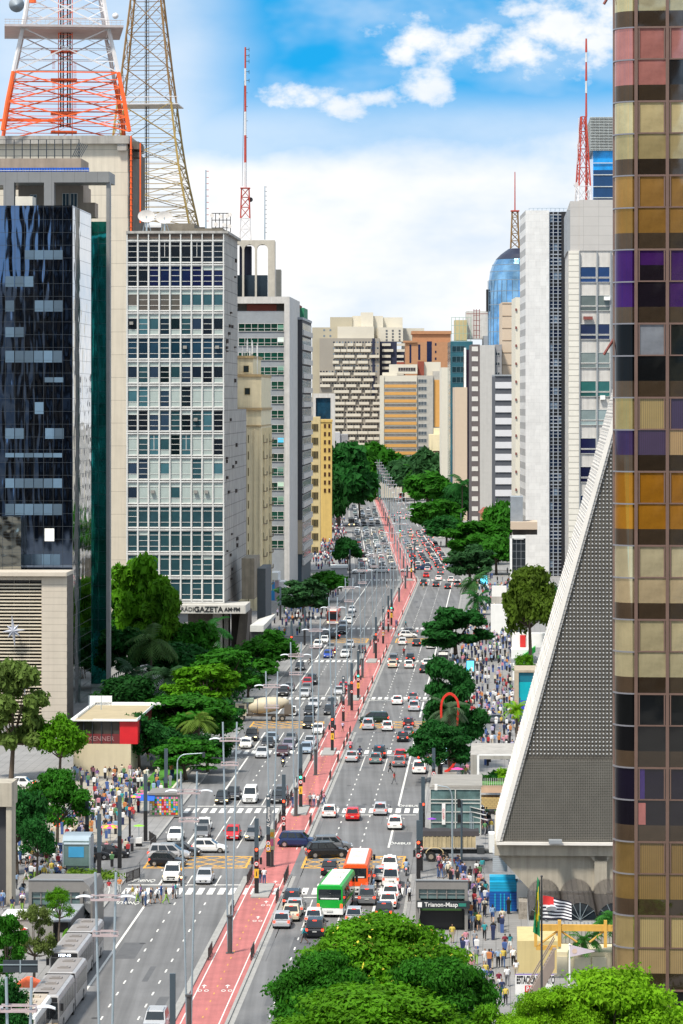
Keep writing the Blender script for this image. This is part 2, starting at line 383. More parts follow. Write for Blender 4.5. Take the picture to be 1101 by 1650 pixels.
struct(MB().quad((AX(-60, 374), 374, .136), (AX(-19.5, 374), 374, .136), (AX(-19.5, 440), 440, .136), (AX(-60, 440), 440, .136)).build('plaza', mat('plaza_tan', (.33, .30, .25), .85, var=.12, scale=.3, bricks=(3, 3, .05, (0, 0, TH), 1))))
FONT = None
def text(s, size, name, m, parent=None, loc=(0, 0, 0), rot=(0, 0, 0), ext=0.01, sx=1.0, align='CENTER', bold=0.0):
    c = bpy.data.curves.new('lettering', 'FONT'); c.body = s; c.size = size; c.extrude = ext; c.align_x = align; c.align_y = 'CENTER'; c.offset = bold
    o = bpy.data.objects.new('tmp', c); COL.objects.link(o)
    me = bpy.data.meshes.new_from_object(o.evaluated_get(bpy.context.evaluated_depsgraph_get())); bpy.data.objects.remove(o)
    me.name = name; me.materials.clear(); me.materials.append(m)
    p = put(name, me, parent, loc); p.rotation_euler = rot; p.scale = (sx, 1, 1); return p
for (uu, Z, rt) in [(12.95, 378, 0), (12.95, 413, 0), (-12.9, 349, 180), (-12.9, 333.5, 180), (-12.9, 401, 180), (-12.9, 469, 180), (12.95, 483, 0), (-12.9, 555, 180)]:
    o = text('ÔNIBUS', 2.6, 'bus_lane_lettering', mark, None, (AX(uu, Z), Z, 0.012), (0, 0, R(rt) - TH), 0.002, 0.26, bold=0.02); struct(o)
for (uu, Z) in [(1.0, 283), (0.9, 321), (-1.0, 283), (1.0, 331), (1.0, 345), (-1.0, 345), (1.0, 420), (-.9, 424), (-.9, 470), (.9, 473)]:
    b_ = MB()
    for dxx in (-.28, .28):
        ring = [(dxx + .2 * math.cos(t * .785), .75 + .55 * math.sin(t * .785)) for t in range(9)]
        for p, q in zip(ring, ring[1:]): b_.quad((p[0], p[1], 0), (q[0], q[1], 0), (dxx + (q[0] - dxx) * .65, .75 + (q[1] - .75) * .65, 0), (dxx + (p[0] - dxx) * .65, .75 + (p[1] - .75) * .65, 0))
    b_.quad((-.05, 2.0, 0), (.05, 2.0, 0), (.05, 3.0, 0), (-.05, 3.0, 0)); b_.quad((-.25, 3.0, 0), (.25, 3.0, 0), (0, 3.7, 0))
    struct(b_.build('cycle_symbol', mark, None, loc=(AX(uu, Z), Z, 0.021)))
# ------------------------------------------------------------------ buildings
WP = {}
def wmb(kind, w, h, n=1):
    """one window unit, origin at its lower left corner, facing -y; slot 0 frame, 1 glass, 2 blind"""
    m = MB(); t = 0.05 + 0.02 * min(w, h)
    def pane(x0, x1, z0, z1, k=1, y=-0.02):
        m.mat(k).quad((x0, y, z0), (x1, y, z0), (x1, y, z1), (x0, y, z1))
    def bar(x0, x1, z0, z1, y=-0.10): m.mat(0).box(x0, x1, y, 0.0, z0, z1)
    def border():
        bar(0, w, 0, t); bar(0, w, h - t, h); bar(0, t, t, h - t); bar(w - t, w, t, h - t)
    if kind == 'plain': border(); pane(t, w - t, t, h - t)
    elif kind == 'pair':
        border(); pane(t, w - t, t, h - t); bar(w / 2 - t / 2, w / 2 + t / 2, t, h - t, -.09)
    elif kind.startswith('tri'):
        border(); k = kind[3:]
        z1, z2 = h * .25, h * .80
        bar(t, w - t, z1 - t / 2, z1 + t / 2, -.09); bar(t, w - t, z2 - t / 2, z2 + t / 2, -.09)
        pane(t, w - t, t, z1, 2 if k in 'bd' else 1); pane(t, w - t, z1, z2, 2 if k in 'd' else 1); pane(t, w - t, z2, h - t, 2 if k in 'bcd' else 1)
        if k in 'ce': bar(t, w - t, (z1 + z2) / 2 - t / 2, (z1 + z2) / 2 + t / 2, -.085)
        if k in 'f': bar(w / 2 - t / 2, w / 2 + t / 2, z1, h - t, -.085)
    elif kind == 'ribbon':
        border(); pane(t, w - t, t, h - t)
        for i in range(1, n): bar(w * i / n - t / 2, w * i / n + t / 2, t, h - t, -.09)
    elif kind == 'ribbon2':
        border(); pane(t, w - t, t, h - t); bar(t, w - t, h * .38 - t / 2, h * .38 + t / 2, -.08)
        for i in range(1, n): bar(w * i / n - t / 2, w * i / n + t / 2, t, h - t, -.09)
    elif kind == 'solid': pane(0, w, 0, h)
    elif kind == 'blind': pane(0, w, 0, h, 2)
    return m
class Bd:
    def __init__(s, name, label, xr, Z, cat='building', rot=None, vp=None, group=None):
        s.Z = Z; s.s = Z / F; s.xr = xr
        s.rot = (-TH if Z < 925 else 0.0) if rot is None else rot
        s.vp = (802.0 if Z < 925 else 550.5) if vp is None else vp
        s.root = thing(name, label, cat, (lat(xr, Z), Z, 0), s.rot, group)
    def X(s, p): return (p - s.xr) * s.s
    def H(s, p): return HC - (p - HY) * s.s
    def D(s, p0, p): return s.Z * ((s.vp - p0) / (s.vp - p) - 1)
    def add(s, mb, x0, x1, yt, yb, d0, d1):
        return mb.box(s.X(x0), s.X(x1), d0, d1, 0 if yb is None else s.H(yb), s.H(yt))
    def part(s, name, boxes, mats, smooth=False):
        mb = MB()
        for b in boxes: s.add(mb, *b[:6]) if len(b) == 6 else s.add(mb.mat(b[6]), *b[:6])
        return mb.build(name, mats, s.root, smooth)
    def wins(s, cells, mats, name='window', limit=100, big=None):
        """cells: (kind, x, y(depth), z, w, h, rz, colour, n) in local metres"""
        rest = None
        for i, c in enumerate(cells):
            kind, x, y, z, w, h, rz, colr, n = c
            if i < limit:
                key = (kind, round(w, 2), round(h, 2), n, tuple(m.name for m in mats))
                if key not in WP: WP[key] = wmb(kind, w, h, n).mesh(name, mats)
                o = put(name, WP[key], s.root, (x, y, z), rz, color=colr)
            else:
                if rest is None: rest = MB(); rc = colr
                mb = wmb(kind, w, h, n); c_, s_ = math.cos(rz), math.sin(rz); k = len(rest.v)
                rest.v += [(x + a * c_ - b * s_, y + a * s_ + b * c_, z + d) for a, b, d in mb.v]
                rest.f += [tuple(q + k for q in f) for f in mb.f]; rest.m += mb.m
        if rest:
            o = rest.build(name + '_group', mats, s.root); o.color = (*rc, 1); o['kind'] = 'stuff'
def pick(*a): return rng.choice(a)
def jit(c, a=.15):
    k = 1 + rng.uniform(-a, a); return tuple(min(1, max(0, q * k)) for q in c)
GLW = [frameW, glasso, blind]

# --- 1 stone building with a louvred screen and silver stars, far left
stone = mat('pale_stone', (0.52, 0.46, 0.38), 0.75, var=0.05, scale=0.5, bricks=(60, 1.03, 0.03), streak=0.08)
louv = mat('louvre_bronze', (0.60, 0.53, 0.41), 0.6, var=0.1)
brown = mat('brown_stone', (0.095, 0.08, 0.07), 0.6, var=0.15, bricks=(60, 1.0, 0.04, tuple(SIDE)))
b = Bd('stone_building', 'low pale stone building with a louvred window screen and two hanging silver stars', 108, 516)
b.part('wall', [(67, 108, 928, None, 0, 7), (-90, 67, 925, 935, 0.3, 7), (-90, 67, 935, None, 2.2, 7, 1)], [stone, glassd])
b.part('cornice', [(-90, 109, 922, 928, -0.9, 7.5)], stone)
b.part('side_wall', [(107.8, 108.3, 924, None, .3, 7.6)], brown)
mb = MB()
for i in range(44): 
    y0 = 941 + i * 5.5; b.add(mb, -88, 67, y0, y0 + 2.3, 0.4, 1.2)
for x in (-40, -5, 20, 45): b.add(mb, x, x + .6, 936, 1185, 1.4, 1.6)
mb.build('louvre_screen', louv, b.root)
def star(cx_, cy_, r, dy=-0.6):
    m = MB(); c = Vector((b.X(cx_), dy, b.H(cy_))); n = 8
    for i in range(n):
        a = 2 * math.pi * i / n + .1; rr = r * (1.0 if i % 2 == 0 else .72) * (1.35 if i in (2, 6) else 1)
        tip = c + Vector((rr * math.cos(a), 0, rr * math.sin(a))); 
        l = c + Vector((.34 * r * math.cos(a - .39), 0, .34 * r * math.sin(a - .39))); q = c + Vector((.34 * r * math.cos(a + .39), 0, .34 * r * math.sin(a + .39)))
        f = c + Vector((0, -.35, 0)); k = c + Vector((0, .35, 0))
        for t in ((f, l, tip), (f, tip, q), (k, tip, l), (k, q, tip)): m.quad(*t)
    return m
silver = mat('silver_star', (0.38, 0.40, 0.46), 0.35, 0.2)
st1 = star(23, 1016, 1.9, -1.2).build('star_ornament', silver); st1.location = b.root.location; st1.rotation_euler = b.root.rotation_euler
tag(st1, 'large silver eight-pointed star hung at mid height on the louvred screen', 'star ornament', 'silver stars on the louvred screen')
st1 = star(40, 1100, 1.6, -1.2).build('star_ornament', silver); st1.location = b.root.location; st1.rotation_euler = b.root.rotation_euler
tag(st1, 'lower silver star on the louvred screen, just above the brownish tree', 'star ornament', 'silver stars on the louvred screen')
b2 = Bd('glass_annex', 'small dark glass block with a stepped top behind the louvred stone building', 34, 524)
gl_pale = mat('mirror_glass', (0.30, 0.30, 0.27), 0.05, 1.0, var=0.2, scale=0.12, bump=0.5, bscale=0.4, bdet=1)
b2.part('glass_wall', [(-60, 34, 832, None, 0, 16)], gl_pale)
mb = MB()
for x in np.arange(-58, 34, 15.5): b2.add(mb, x, x + .5, 832, 925, -.06, 0)
for y in np.arange(833, 925, 5.2): b2.add(mb, -60, 34, y, y + .35, -.04, 0)
mb.build('mullion_grid', darkmetal, b2.root)

# --- 2 dark glass tower with the grey portal frame
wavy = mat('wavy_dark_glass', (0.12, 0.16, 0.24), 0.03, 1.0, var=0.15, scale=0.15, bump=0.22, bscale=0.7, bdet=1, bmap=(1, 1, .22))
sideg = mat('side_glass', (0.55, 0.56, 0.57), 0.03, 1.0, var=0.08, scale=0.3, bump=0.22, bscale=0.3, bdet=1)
greeng = mat('green_glass', (0.03, 0.30, 0.25), 0.04, .9, var=0.5, scale=0.25, bump=0.5, bscale=0.5, bdet=1, bmap=(1, 1, .3))
greyclad = mat('grey_cladding', (0.20, 0.20, 0.195), 0.5, var=0.08, scale=0.5, bricks=(1.9, 60, 0.03))
b = Bd('glass_tower', 'dark mirror glass office tower with a light side wall and green glass strip', 117, 527)
D1 = b.D(117, 147)
b.part('glass_wall', [(-120, 117, 331, None, 0, D1)], wavy)
b.part('side_wall', [(117.02, 117.3, 333, None, 0.02, D1)], sideg)
b.part('green_glass_wall', [(66, 96, 322, None, D1 + 40, D1 + 44), (40, 66, 322, None, D1 + 2, D1 + 44)], greeng)
mb = MB()
for x in np.arange(-116, 117, 15.5): b.add(mb, x, x + .45, 331, 1160, -.05, 0)
for y in np.arange(333, 1150, 20.6):
    b.add(mb, -120, 117, y, y + .45, -.05, 0); mb.box(b.X(117.3), b.X(117.3) + .012, 0, D1, b.H(y + .45), b.H(y)); b.add(mb, 66, 96, y + 8, y + 8.4, D1 + 39.95, D1 + 40)
for q in (0, D1 - .06): mb.box(b.X(117.3), b.X(117.3) + .012, q, q + .06, 0, b.H(333))
for q in (66, 80, 95.5): b.add(mb, q, q + .5, 322, None, D1 + 39.95, D1 + 40)
mb.build('mullion_grid', darkmetal, b.root)
cells = []
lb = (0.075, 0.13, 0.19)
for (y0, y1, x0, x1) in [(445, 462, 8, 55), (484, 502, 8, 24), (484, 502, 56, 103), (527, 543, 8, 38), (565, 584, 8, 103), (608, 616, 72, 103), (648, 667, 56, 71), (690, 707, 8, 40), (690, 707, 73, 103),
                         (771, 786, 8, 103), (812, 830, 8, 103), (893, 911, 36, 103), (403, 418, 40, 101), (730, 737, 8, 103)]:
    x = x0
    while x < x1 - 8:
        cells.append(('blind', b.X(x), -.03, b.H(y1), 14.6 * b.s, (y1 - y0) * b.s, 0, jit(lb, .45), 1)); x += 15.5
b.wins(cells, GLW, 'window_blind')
b.wins([('blind', b.X(72), -.04, b.H(872), 15.5 * b.s, 20.5 * b.s, 0, (.95, .95, .9), 1)], GLW, 'painted_reflection_pane')  # bright reflection on the glass, painted as one white pane
b.part('portal_frame', [(-70, 147, 259, 277, D1 + 1, D1 + 9), (-33, -15, 277, 331, D1 + 1, D1 + 3), (36, 53, 277, 331, D1 + 1, D1 + 3), (141, 147, 277, None, D1 + 1.5, D1 + 3.5), (-70, -33, 277, 281, D1 + 1, D1 + 9)], greyclad)
tanm = mat('tan_masonry', (0.30, 0.24, 0.19), 0.8, var=0.12, streak=0.2)
b.part('roof_storey', [(-70, 88, 230, 277, D1 + 9.5, D1 + 20), (-20, 92, 277, 330, D1 + 9.5, D1 + 20), (92, 112, 306, 331, D1 + 9.5, D1 + 14)], tanm)
cells = [('pair', b.X(x), D1 + 9.4, b.H(y), 12 * b.s, hh * b.s, 0, (.03, .06, .08), 1) for x, y, hh in [(20, 256, 7), (50, 256, 7), (0, 312, 20), (56, 314, 24), (70, 314, 24)]]
b.wins(cells, GLW)
b.part('plant_unit', [(17, 45, 313, 330.8, 5, 9)], mat('cream_metal', (0.6, 0.55, 0.45), 0.5))
mb = MB()
for x in np.arange(-70, 88, 14): mb.cyl((b.X(x), D1 + 10, b.H(230)), (b.X(x), D1 + 10, b.H(197)), .09, .09, 5)
for y in (197, 214, 225): b.add(mb, -70, 84, y, y + .7, D1 + 9.9, D1 + 10.05)
for i in range(6): mb.cyl((b.X(72 + 3 * i), D1 + 10, b.H(228)), (b.X(80 + 3 * i), D1 + 13, b.H(200 + i)), .07, .07, 5)
mb.build('roof_railing', darkmetal, b.root)
mb = MB()
for i in range(38): b.add(mb.mat(0), -66 + i * 4.6, -62.4 + i * 4.6, 250, 259, D1 + 4, D1 + 5)
b.add(mb.mat(1), -66, 108, 254.2, 255, D1 + 3.9, D1 + 4)
mb.build('solar_panel_row', [bluep, frameW], b.root)

# --- 3 tall white block carrying the orange mast
cream = mat('cream_wall', (0.60, 0.54, 0.44), 0.8, var=0.05, scale=0.3, streak=0.14, bricks=(400, 5.0, 0.05))
b = Bd('white_tower_block', 'tall windowless cream block with a concrete cornice under the orange mast', 206, 735)
b.part('wall', [(-60, 206, 232, None, 0, 30)], cream)
b.part('cornice', [(-60, 209, 219, 232, -1.5, 31), (190, 205, 232, 243, -1.2, 31)], concrete)
b.part('side_bracket', [(206, 212, 240, None, 3, 28), (209, 224, 228, 240, 0, 10), (208, 222, 244, 252, 2, 8)], mat('dark_concrete', (0.13, 0.11, 0.09), 0.85, var=0.3, streak=0.4))
mb = MB()
mb.cyl((b.X(213), -2, b.H(220)), (b.X(213), -2, b.H(380)), .22, .22, 6); mb.cyl((b.X(228), -2, b.H(232)), (b.X(228), -2, b.H(360)), .18, .18, 6)
for y in range(240, 380, 9): b.add(mb, 211, 215, y, y + 1, -2.3, -1.8)
mb.build('cable_ladder', orangep, b.root)

# --- 4 office block over the carved portal
conc2 = mat('weathered_side_concrete', (0.40, 0.385, 0.36), 0.85, var=0.18, scale=0.25, streak=0.4, bricks=(2.6, 2.4, 0.10, tuple(SIDE), 1))
b = Bd('office_block', 'grey fifteen storey office block with white window grid over the lettered canopy', 362.5, 667)
D1 = b.D(362.5, 383); D2 = b.D(362.5, 397)
b.part('wall', [(203, 362.5, 375, 971, 0.15, D1), (203, 368, 372, 376, -.4, D1 + .5)], conc2)
b.part('side_wall', [(340, 362.8, 660, 985, 12, D2)], conc2)
gx0, gp = 204.5, 17.35; ry0, rp = 389.5, 38.85
mb = MB()
for i in range(10): b.add(mb, gx0 + gp * i - .9, gx0 + gp * i + .9, 375, 971, -.25, .15)
for j in range(16):
    y = ry0 + rp * j; b.add(mb, 203, 362, y - 2.8, y - .8, -.22, .15)
    b.add(mb, 203, 362, y + 34.2 - 1.2, y + 34.4, -.22, .15) if j < 15 else None
mb.build('window_grid', mat('grid_white', (0.62, 0.62, 0.60), 0.6, var=0.12, scale=0.3, streak=0.2), b.root)
mb = MB()
for i in range(9): b.add(mb, gx0 + gp * i + 1.2, gx0 + gp * i + 16, 377, 384, -.05, .15)
mb.build('parapet_panel', mat('dirty_panel', (0.10, 0.075, 0.06), 0.8, var=0.3), b.root)
cells = []
navy = (.008, .012, .05); tealw = (.035, .09, .11); dk = (.008, .012, .018); pal = (.25, .32, .32)
for j in range(15):
    for i in range(9):
        kind = 'tri' + pick('a', 'e', 'a', 'c'); colr = jit(pick(tealw, (.02, .035, .06), dk, tealw), .5)
        if j == 0: kind = 'tri' + pick('e', 'a', 'f'); colr = jit(dk, .4)
        elif j == 1: kind = 'tri' + ('a' if i % 2 else 'e'); colr = navy if i > 1 else dk
        elif j == 2: kind = 'trib' if i > 4 or i == 0 else 'tric'; colr = tealw if i > 4 else (.10, .09, .08)
        elif j == 3 or j == 5: kind = 'tric' if i % 2 else 'trib'
        elif j == 4: kind = 'tri' + pick('a', 'e'); colr = jit((.012, .035, .06), .4)
        elif j in (6, 8, 9): kind = 'tri' + pick('d', 'c', 'b', 'f', 'e')
        elif j in (10,): kind = 'tri' + pick('d', 'b', 'd')
        if j == 1 and i > 6: kind = 'tric'
        cells.append((kind, b.X(gx0 + gp * i + .9), 0.1, b.H(ry0 + rp * j + 33), (gp - 1.8) * b.s, 33 * b.s, 0, colr, 1))
blg = mat('pale_blind', (0.34, 0.40, 0.38), 0.6, var=0.2, scale=0.15)
cells.sort(key=lambda c: -c[3])
b.wins(cells, [frameW, glasso, blg])
ac = [(x, y) for x, y in [(8, 4), (5, 4), (6, 7), (2, 10), (7, 10), (1, 13), (0, 3), (6, 10)]]
for i, j in ac:
    b.part('air_conditioner', [(gx0 + gp * i + 4, gx0 + gp * i + 10, ry0 + rp * j + 12, ry0 + rp * j + 17, -.6, 0)], mat('ac_grey', (.25, .24, .22), .6))
mb = MB(); rr = random.Random(3)
for k in range(28):
    y = rr.uniform(390, 960); d = rr.uniform(1, D1 - 3); mb.box(b.X(362.6), b.X(362.6) + .35, d, d + rr.uniform(.5, 3), b.H(y), b.H(y) + rr.uniform(.25, .8))
mb.build('side_fittings', mat('stain_dark', (.05, .04, .035), .9), b.root)
b.part('canopy', [(296, 400, 972, 985, -7, 6)], mat('canopy_concrete', (0.50, 0.48, 0.44), 0.8, var=0.1, streak=0.2))
ty = b.H(978.7)
text('RÁDIO', 1.15, 'sign_lettering', black, b.root, (b.X(311), -7.05, ty), (R(90), 0, 0), .05, 1.0)
text('GAZETA', 1.5, 'sign_lettering', black, b.root, (b.X(341), -7.05, ty), (R(90), 0, 0), .05, 1.0, bold=.03)
text('AM·FM', 1.05, 'sign_lettering', black, b.root, (b.X(379), -7.05, ty), (R(90), 0, 0), .05, 1.0, bold=.03)
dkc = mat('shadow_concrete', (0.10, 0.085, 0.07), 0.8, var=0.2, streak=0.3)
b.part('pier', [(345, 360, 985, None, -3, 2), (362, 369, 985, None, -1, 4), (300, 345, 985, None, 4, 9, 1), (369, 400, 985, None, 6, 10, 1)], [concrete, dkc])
mb = MB(); Zc = 12
mb.loft([[(b.X(381), -3, 0), (b.X(397), -3, 0), (b.X(397), 8, 0), (b.X(381), 8, 0)], [(b.X(389), -3, b.H(985)), (b.X(402), -3, b.H(985)), (b.X(402), 8, b.H(985)), (b.X(389), 8, b.H(985))]])
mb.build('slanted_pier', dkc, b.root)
b.part('tower_annex', [(381, 402, 905, 972, 14, 30), (402, 416, 925, None, 22, 40, 1)], [mat('annex_beige', (.28, .24, .18), .8, var=.2, streak=.4), mat('annex_slate', (.07, .085, .095), .6)])
b.part('roof_plant', [(245, 300, 352, 372, 18, 30), (300, 350, 362, 372, 14, 26)], mat('roof_brown', (.16, .14, .11), .85, var=.3))
dish = mat('dish_white', (0.7, 0.66, 0.62), 0.5)
for (x, y, r, lb_) in [(236, 348, 14, 'white satellite dish with faded red print, left of the pair on the office block roof'), (265, 350, 14, 'plain white satellite dish, right of the pair on the office block roof')]:
    m = MB(); rs = []
    for k in range(6):
        a = k / 5; rs.append([(a * r * b.s * math.cos(t * math.pi / 9), -.25 * (1 - a * a) * -1 - .0, a * r * .72 * b.s * math.sin(t * math.pi / 9)) if a else (0.001 * math.cos(t * math.pi / 9), .25, 0.001 * math.sin(t * math.pi / 9)) for t in range(18)])
    m.loft(rs, cap=False)
    t = thing('satellite_dish', lb_, 'satellite dish', (lat(x, 671), 671, hgt(372, 671)), -TH, 'satellite dishes on the office block roof')
    rim = [(math.cos(a * math.pi / 9) * r * b.s, 0, math.sin(a * math.pi / 9) * r * .72 * b.s) for a in range(19)]
    zoff = (372 - y) * b.s; m.v = [(p[0], p[1], p[2] + zoff) for p in m.v]; m.build('reflector', dish, t, True)
    m2 = MB(); m2.cyl((0, .6, 0), (0, .3, zoff), .2, .15, 6); m2.cyl((-.8, 1.2, 0), (0, .3, zoff), .08, .08, 5); m2.cyl((.8, 1.2, 0), (0, .3, zoff), .08, .08, 5); m2.build('stand', steel, t)
t = thing('floodlight_rack', 'black rack of round white antennas on the office block roof', 'antenna rack', (lat(356, 690), 690, hgt(374, 690)), -TH)
m = MB(); sc = 690 / F
for z in (0.8, 2.4, 3.8): m.box(-15 * sc, 15 * sc, 0, .15, z, z + .15)
for x in np.linspace(-15, 15, 6): m.box(x * sc, x * sc + .15, 0, .15, 0, 3.9)
m.build('rack', black, t)
for (x, z) in [(-14, 3.4), (-8, 1.6), (0, 3.2), (6, 1.5), (10, 3.3), (14, 1.2), (15, 3.6)]: MB().cyl((x * sc, -.3, z), (x * sc, 0, z), .42, .42, 10).build('drum_antenna', dish, t)

# --- 5 cream art deco building
crm = mat('cream_plaster', (0.78, 0.67, 0.44), 0.8, var=0.07, streak=0.22)
wyel = [mat('ochre_frame', (.3, .22, .08), .7), glasso, blind]
b = Bd('art_deco_building', 'narrow cream art deco building with a stepped top and small balconies', 421, 794)
D1 = b.D(421, 437)
b.part('wall', [(375, 421, 657, None, 0, D1), (375, 421, 606, 657, .6, D1 - .6), (375, 407, 576, 606, 1.5, D1 - 6)], crm)
b.part('cornice', [(373, 423, 657, 661, -.8, D1 + .8), (374, 422, 685, 687, -.4, D1), (374, 422, 603, 607, .2, D1), (374, 409, 573, 577, 1, D1 - 5)], mat('cornice_ochre', (.42, .30, .15), .8, var=.2))
mb = MB()
for x in (384, 398, 409, 418): b.add(mb, x, x + 1.6, 690, 980, -.25, 0)
for q in np.arange(2, D1 - 1, 5.2): mb.box(b.X(421), b.X(421) + .3, q, q + .6, 3, b.H(690))
mb.build('pilaster', crm, b.root)
dkw = (.02, .02, .015); cells = []
for i, y in enumerate(np.arange(700, 965, 26.4)):
    cells.append(('plain', b.X(399) - .2, -.02, b.H(y + 14), 3.5 * b.s, 13 * b.s, 0, dkw, 1))
    for q in (5.0, D1 - 8): cells.append(('plain', b.X(421.0) + .02, q, b.H(y + 14), 2.2, 13 * b.s, R(90), dkw, 1))
for x, y in [(394, 636), (392, 600)]: cells.append(('plain', b.X(x), .55, b.H(y), 9 * b.s, 11 * b.s, 0, (.02, .03, .03), 1))
b.wins(cells, wyel)
for i, y in enumerate(np.arange(714, 965, 26.4)):
    for q in (4.6, D1 - 8.4):
        mb = MB(); z = b.H(y); mb.box(b.X(421), b.X(421) + 1.0, q, q + 3, z, z + .15)
        for k in range(7): mb.box(b.X(421) + .95, b.X(421) + 1.0, q + k * .5, q + k * .5 + .06, z + .15, z + 1.0)
        mb.box(b.X(421) + .95, b.X(421) + 1.0, q, q + 3, z + .95, z + 1.02); mb.build('balcony', mat('balcony_brown', (.2, .15, .09), .7), b.root)
mb = MB()
for x, y in [(388, 560), (396, 548), (404, 552), (412, 556), (400, 565)]: b.add(mb, x, x + 2.2, y, y + 18, 3, 3.4); mb.cyl((b.X(x + 1), 3.5, b.H(y - 4)), (b.X(x + 1), 3.5, b.H(604)), .08, .08, 5)
mb.build('phone_antenna', white, b.root)

# --- 6 white framed block with green ribbon windows, crowned tower behind it
wf = mat('white_concrete_frame', (0.55, 0.53, 0.50), 0.7, var=0.1, streak=0.2); gry = mat('grey_spandrel', (0.27, 0.29, 0.31), 0.5, var=0.08)
b = Bd('ribbon_window_block', 'white framed office block with green ribbon windows and grey bands', 467, 870)
D1 = 45
b.part('wall', [(340, 458, 501, None, .5, D1)], gry)
b.part('frame', [(340, 467, 478, 489, -.6, D1), (458.5, 467, 489, None, -.6, D1)], wf)
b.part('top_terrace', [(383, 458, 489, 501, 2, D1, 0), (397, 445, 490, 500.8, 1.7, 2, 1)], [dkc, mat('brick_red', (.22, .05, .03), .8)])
cells = []
for i, y in enumerate(np.arange(521, 880, 23.3)):
    x0 = 384 if y < 600 else 437
    n = max(2, int((458 - x0) / 9.5))
    cells.append(('ribbon2', b.X(x0), .35, b.H(y + 13), (458 - x0 - .3) * b.s, 13 * b.s, 0, jit((.004, .045, .03), .4), n))
b.wins(cells, [frameW, glasso, blind], 'window_band')
cells = [('blind', b.X(x), .30, b.H(y), 10 * b.s, 7.5 * b.s, 0, c, 1) for x, y, c in [(447.5, 551, (.75, .85, .8)), (447.5, 531, (.1, .25, .18)), (447.5, 713, (.1, .6, .9)), (447.5, 784, (.5, .7, .55)), (447.5, 597, (.15, .32, .25)), (447, 807, (.15, .3, .22)), (447, 760, (.12, .25, .2))]]
b.wins(cells, GLW, 'window_blind')
b = Bd('crowned_tower', 'concrete tower with tall arched crown openings rising behind the white framed block', 443, 950)
b.part('wall', [(340, 431, 443, None, 1.5, 30)], glassd)
arch = mat('arch_concrete', (0.47, 0.43, 0.36), 0.8, var=0.1, streak=0.15)
mb = MB()
b.add(mb, 340, 443, 387, 392, 0, 12); b.add(mb, 432, 443, 392, 480, 0, 12)
for x in (392, 412.5): b.add(mb, x - 1.6, x + 1.6, 392, 480, 0, 3)
for (x0, x1) in ((372, 390.4), (393.6, 410.9), (414.1, 432)):
    n = 8; xc = (x0 + x1) / 2; r = (x1 - x0) / 2
    for i in range(n):
        a0, a1 = math.pi * i / n, math.pi * (i + 1) / n
        p = [(xc - r * math.cos(a0), 402 - r * math.sin(a0) * .95), (xc - r * math.cos(a1), 402 - r * math.sin(a1) * .95)]
        mb.quad((b.X(p[0][0]), 0, b.H(p[0][1])), (b.X(p[1][0]), 0, b.H(p[1][1])), (b.X(p[1][0]), 0, b.H(391.9)), (b.X(p[0][0]), 0, b.H(391.9)))
        mb.quad((b.X(p[0][0]), 0, b.H(p[0][1])), (b.X(p[0][0]), 3, b.H(p[0][1])), (b.X(p[1][0]), 3, b.H(p[1][1])), (b.X(p[1][0]), 0, b.H(p[1][1])))
mb.build('arched_crown', arch, b.root)
b.part('lift_shaft', [(385, 404, 395, 443, 6, 14)], mat('navy_wall', (.015, .02, .05), .6)); b.part('side_pylon', [(443.5, 452, 432, 500, 10, 20)], arch)
# --- 7 dark gable with window column on the street side
b = Bd('dark_gable_building', 'slim office building with a blank dark grey gable and white banded windows', 487, 905)
D1 = b.D(487, 502)
b.part('wall', [(467.5, 487, 514, 838, 0, D1 - .5)], mat('charcoal_wall', (0.05, 0.05, 0.056), 0.8, var=0.1, streak=0.15))
b.part('lower_wall', [(467.5, 487, 838, 893, .2, D1), (467.5, 486, 893, None, 1, D1, 1)], [mat('beige_wall', (.42, .35, .26), .8, var=.1, streak=.25), slate])
b.part('cornice', [(467, 488, 511, 515, -.3, D1 + .5)], gry)
b.part('penthouse', [(470, 486, 494, 511, 12, 30, 0), (468, 480, 490, 495, 9, 20, 1)], [mat('green_net', (.02, .2, .1), .7), mat('brick_red', (.22, .05, .03), .8)])
cells = []; mb = MB()
for y in np.arange(520, 900, 23.2):
    cells.append(('ribbon', b.X(487) + .05, 1, b.H(y + 11), D1 - 3, 11 * b.s, R(90), (.03, .03, .035), 7))
    mb.box(b.X(487) + .02, b.X(487) + .5, .5, D1 - 1, b.H(y + 20), b.H(y + 11.6))
b.wins(cells, GLW, 'window_band'); mb.build('balcony_band', wf, b.root)
# --- 8 yellow buildings
ylw = mat('yellow_plaster', (0.55, 0.38, 0.12), 0.8, var=0.08, streak=0.15)
b = Bd('yellow_building', 'narrow pale yellow building with one column of square windows', 516, 1080)
b.part('wall', [(495, 516, 672, 893, 0, 25), (495, 512, 893, None, 2, 25)], mat('pale_yellow_plaster', (0.52, 0.42, 0.22), 0.8, var=0.08, streak=0.15))
b.wins([('ribbon', b.X(503), -.02, b.H(y + 13), 10 * b.s, 12 * b.s, 0, (.03, .03, .025), 4) for y in np.arange(682, 885, 22)], wyel)
b = Bd('orange_building', 'small orange-yellow building with pairs of dark windows beyond the yellow one', 535, 1180)
b.part('wall', [(510, 535, 680, None, 0, 25)], ylw); b.part('cornice', [(513, 536, 676, 680, -.3, 25)], ylw)
b.wins([('plain', b.X(x), -.02, b.H(y + 7), 3.6 * b.s, 7 * b.s, 0, (.05, .015, .01), 1) for y in np.arange(683, 800, 13) for x in (522, 529)], wyel)
b = Bd('blue_glass_building', 'small blue glass building in a white frame above the orange-yellow building', 540, 1330)
b.part('frame', [(505, 540, 634, 641, 0, 20), (533, 540, 641, None, 0, 20), (505, 509, 641, None, 0, 20)], wf)
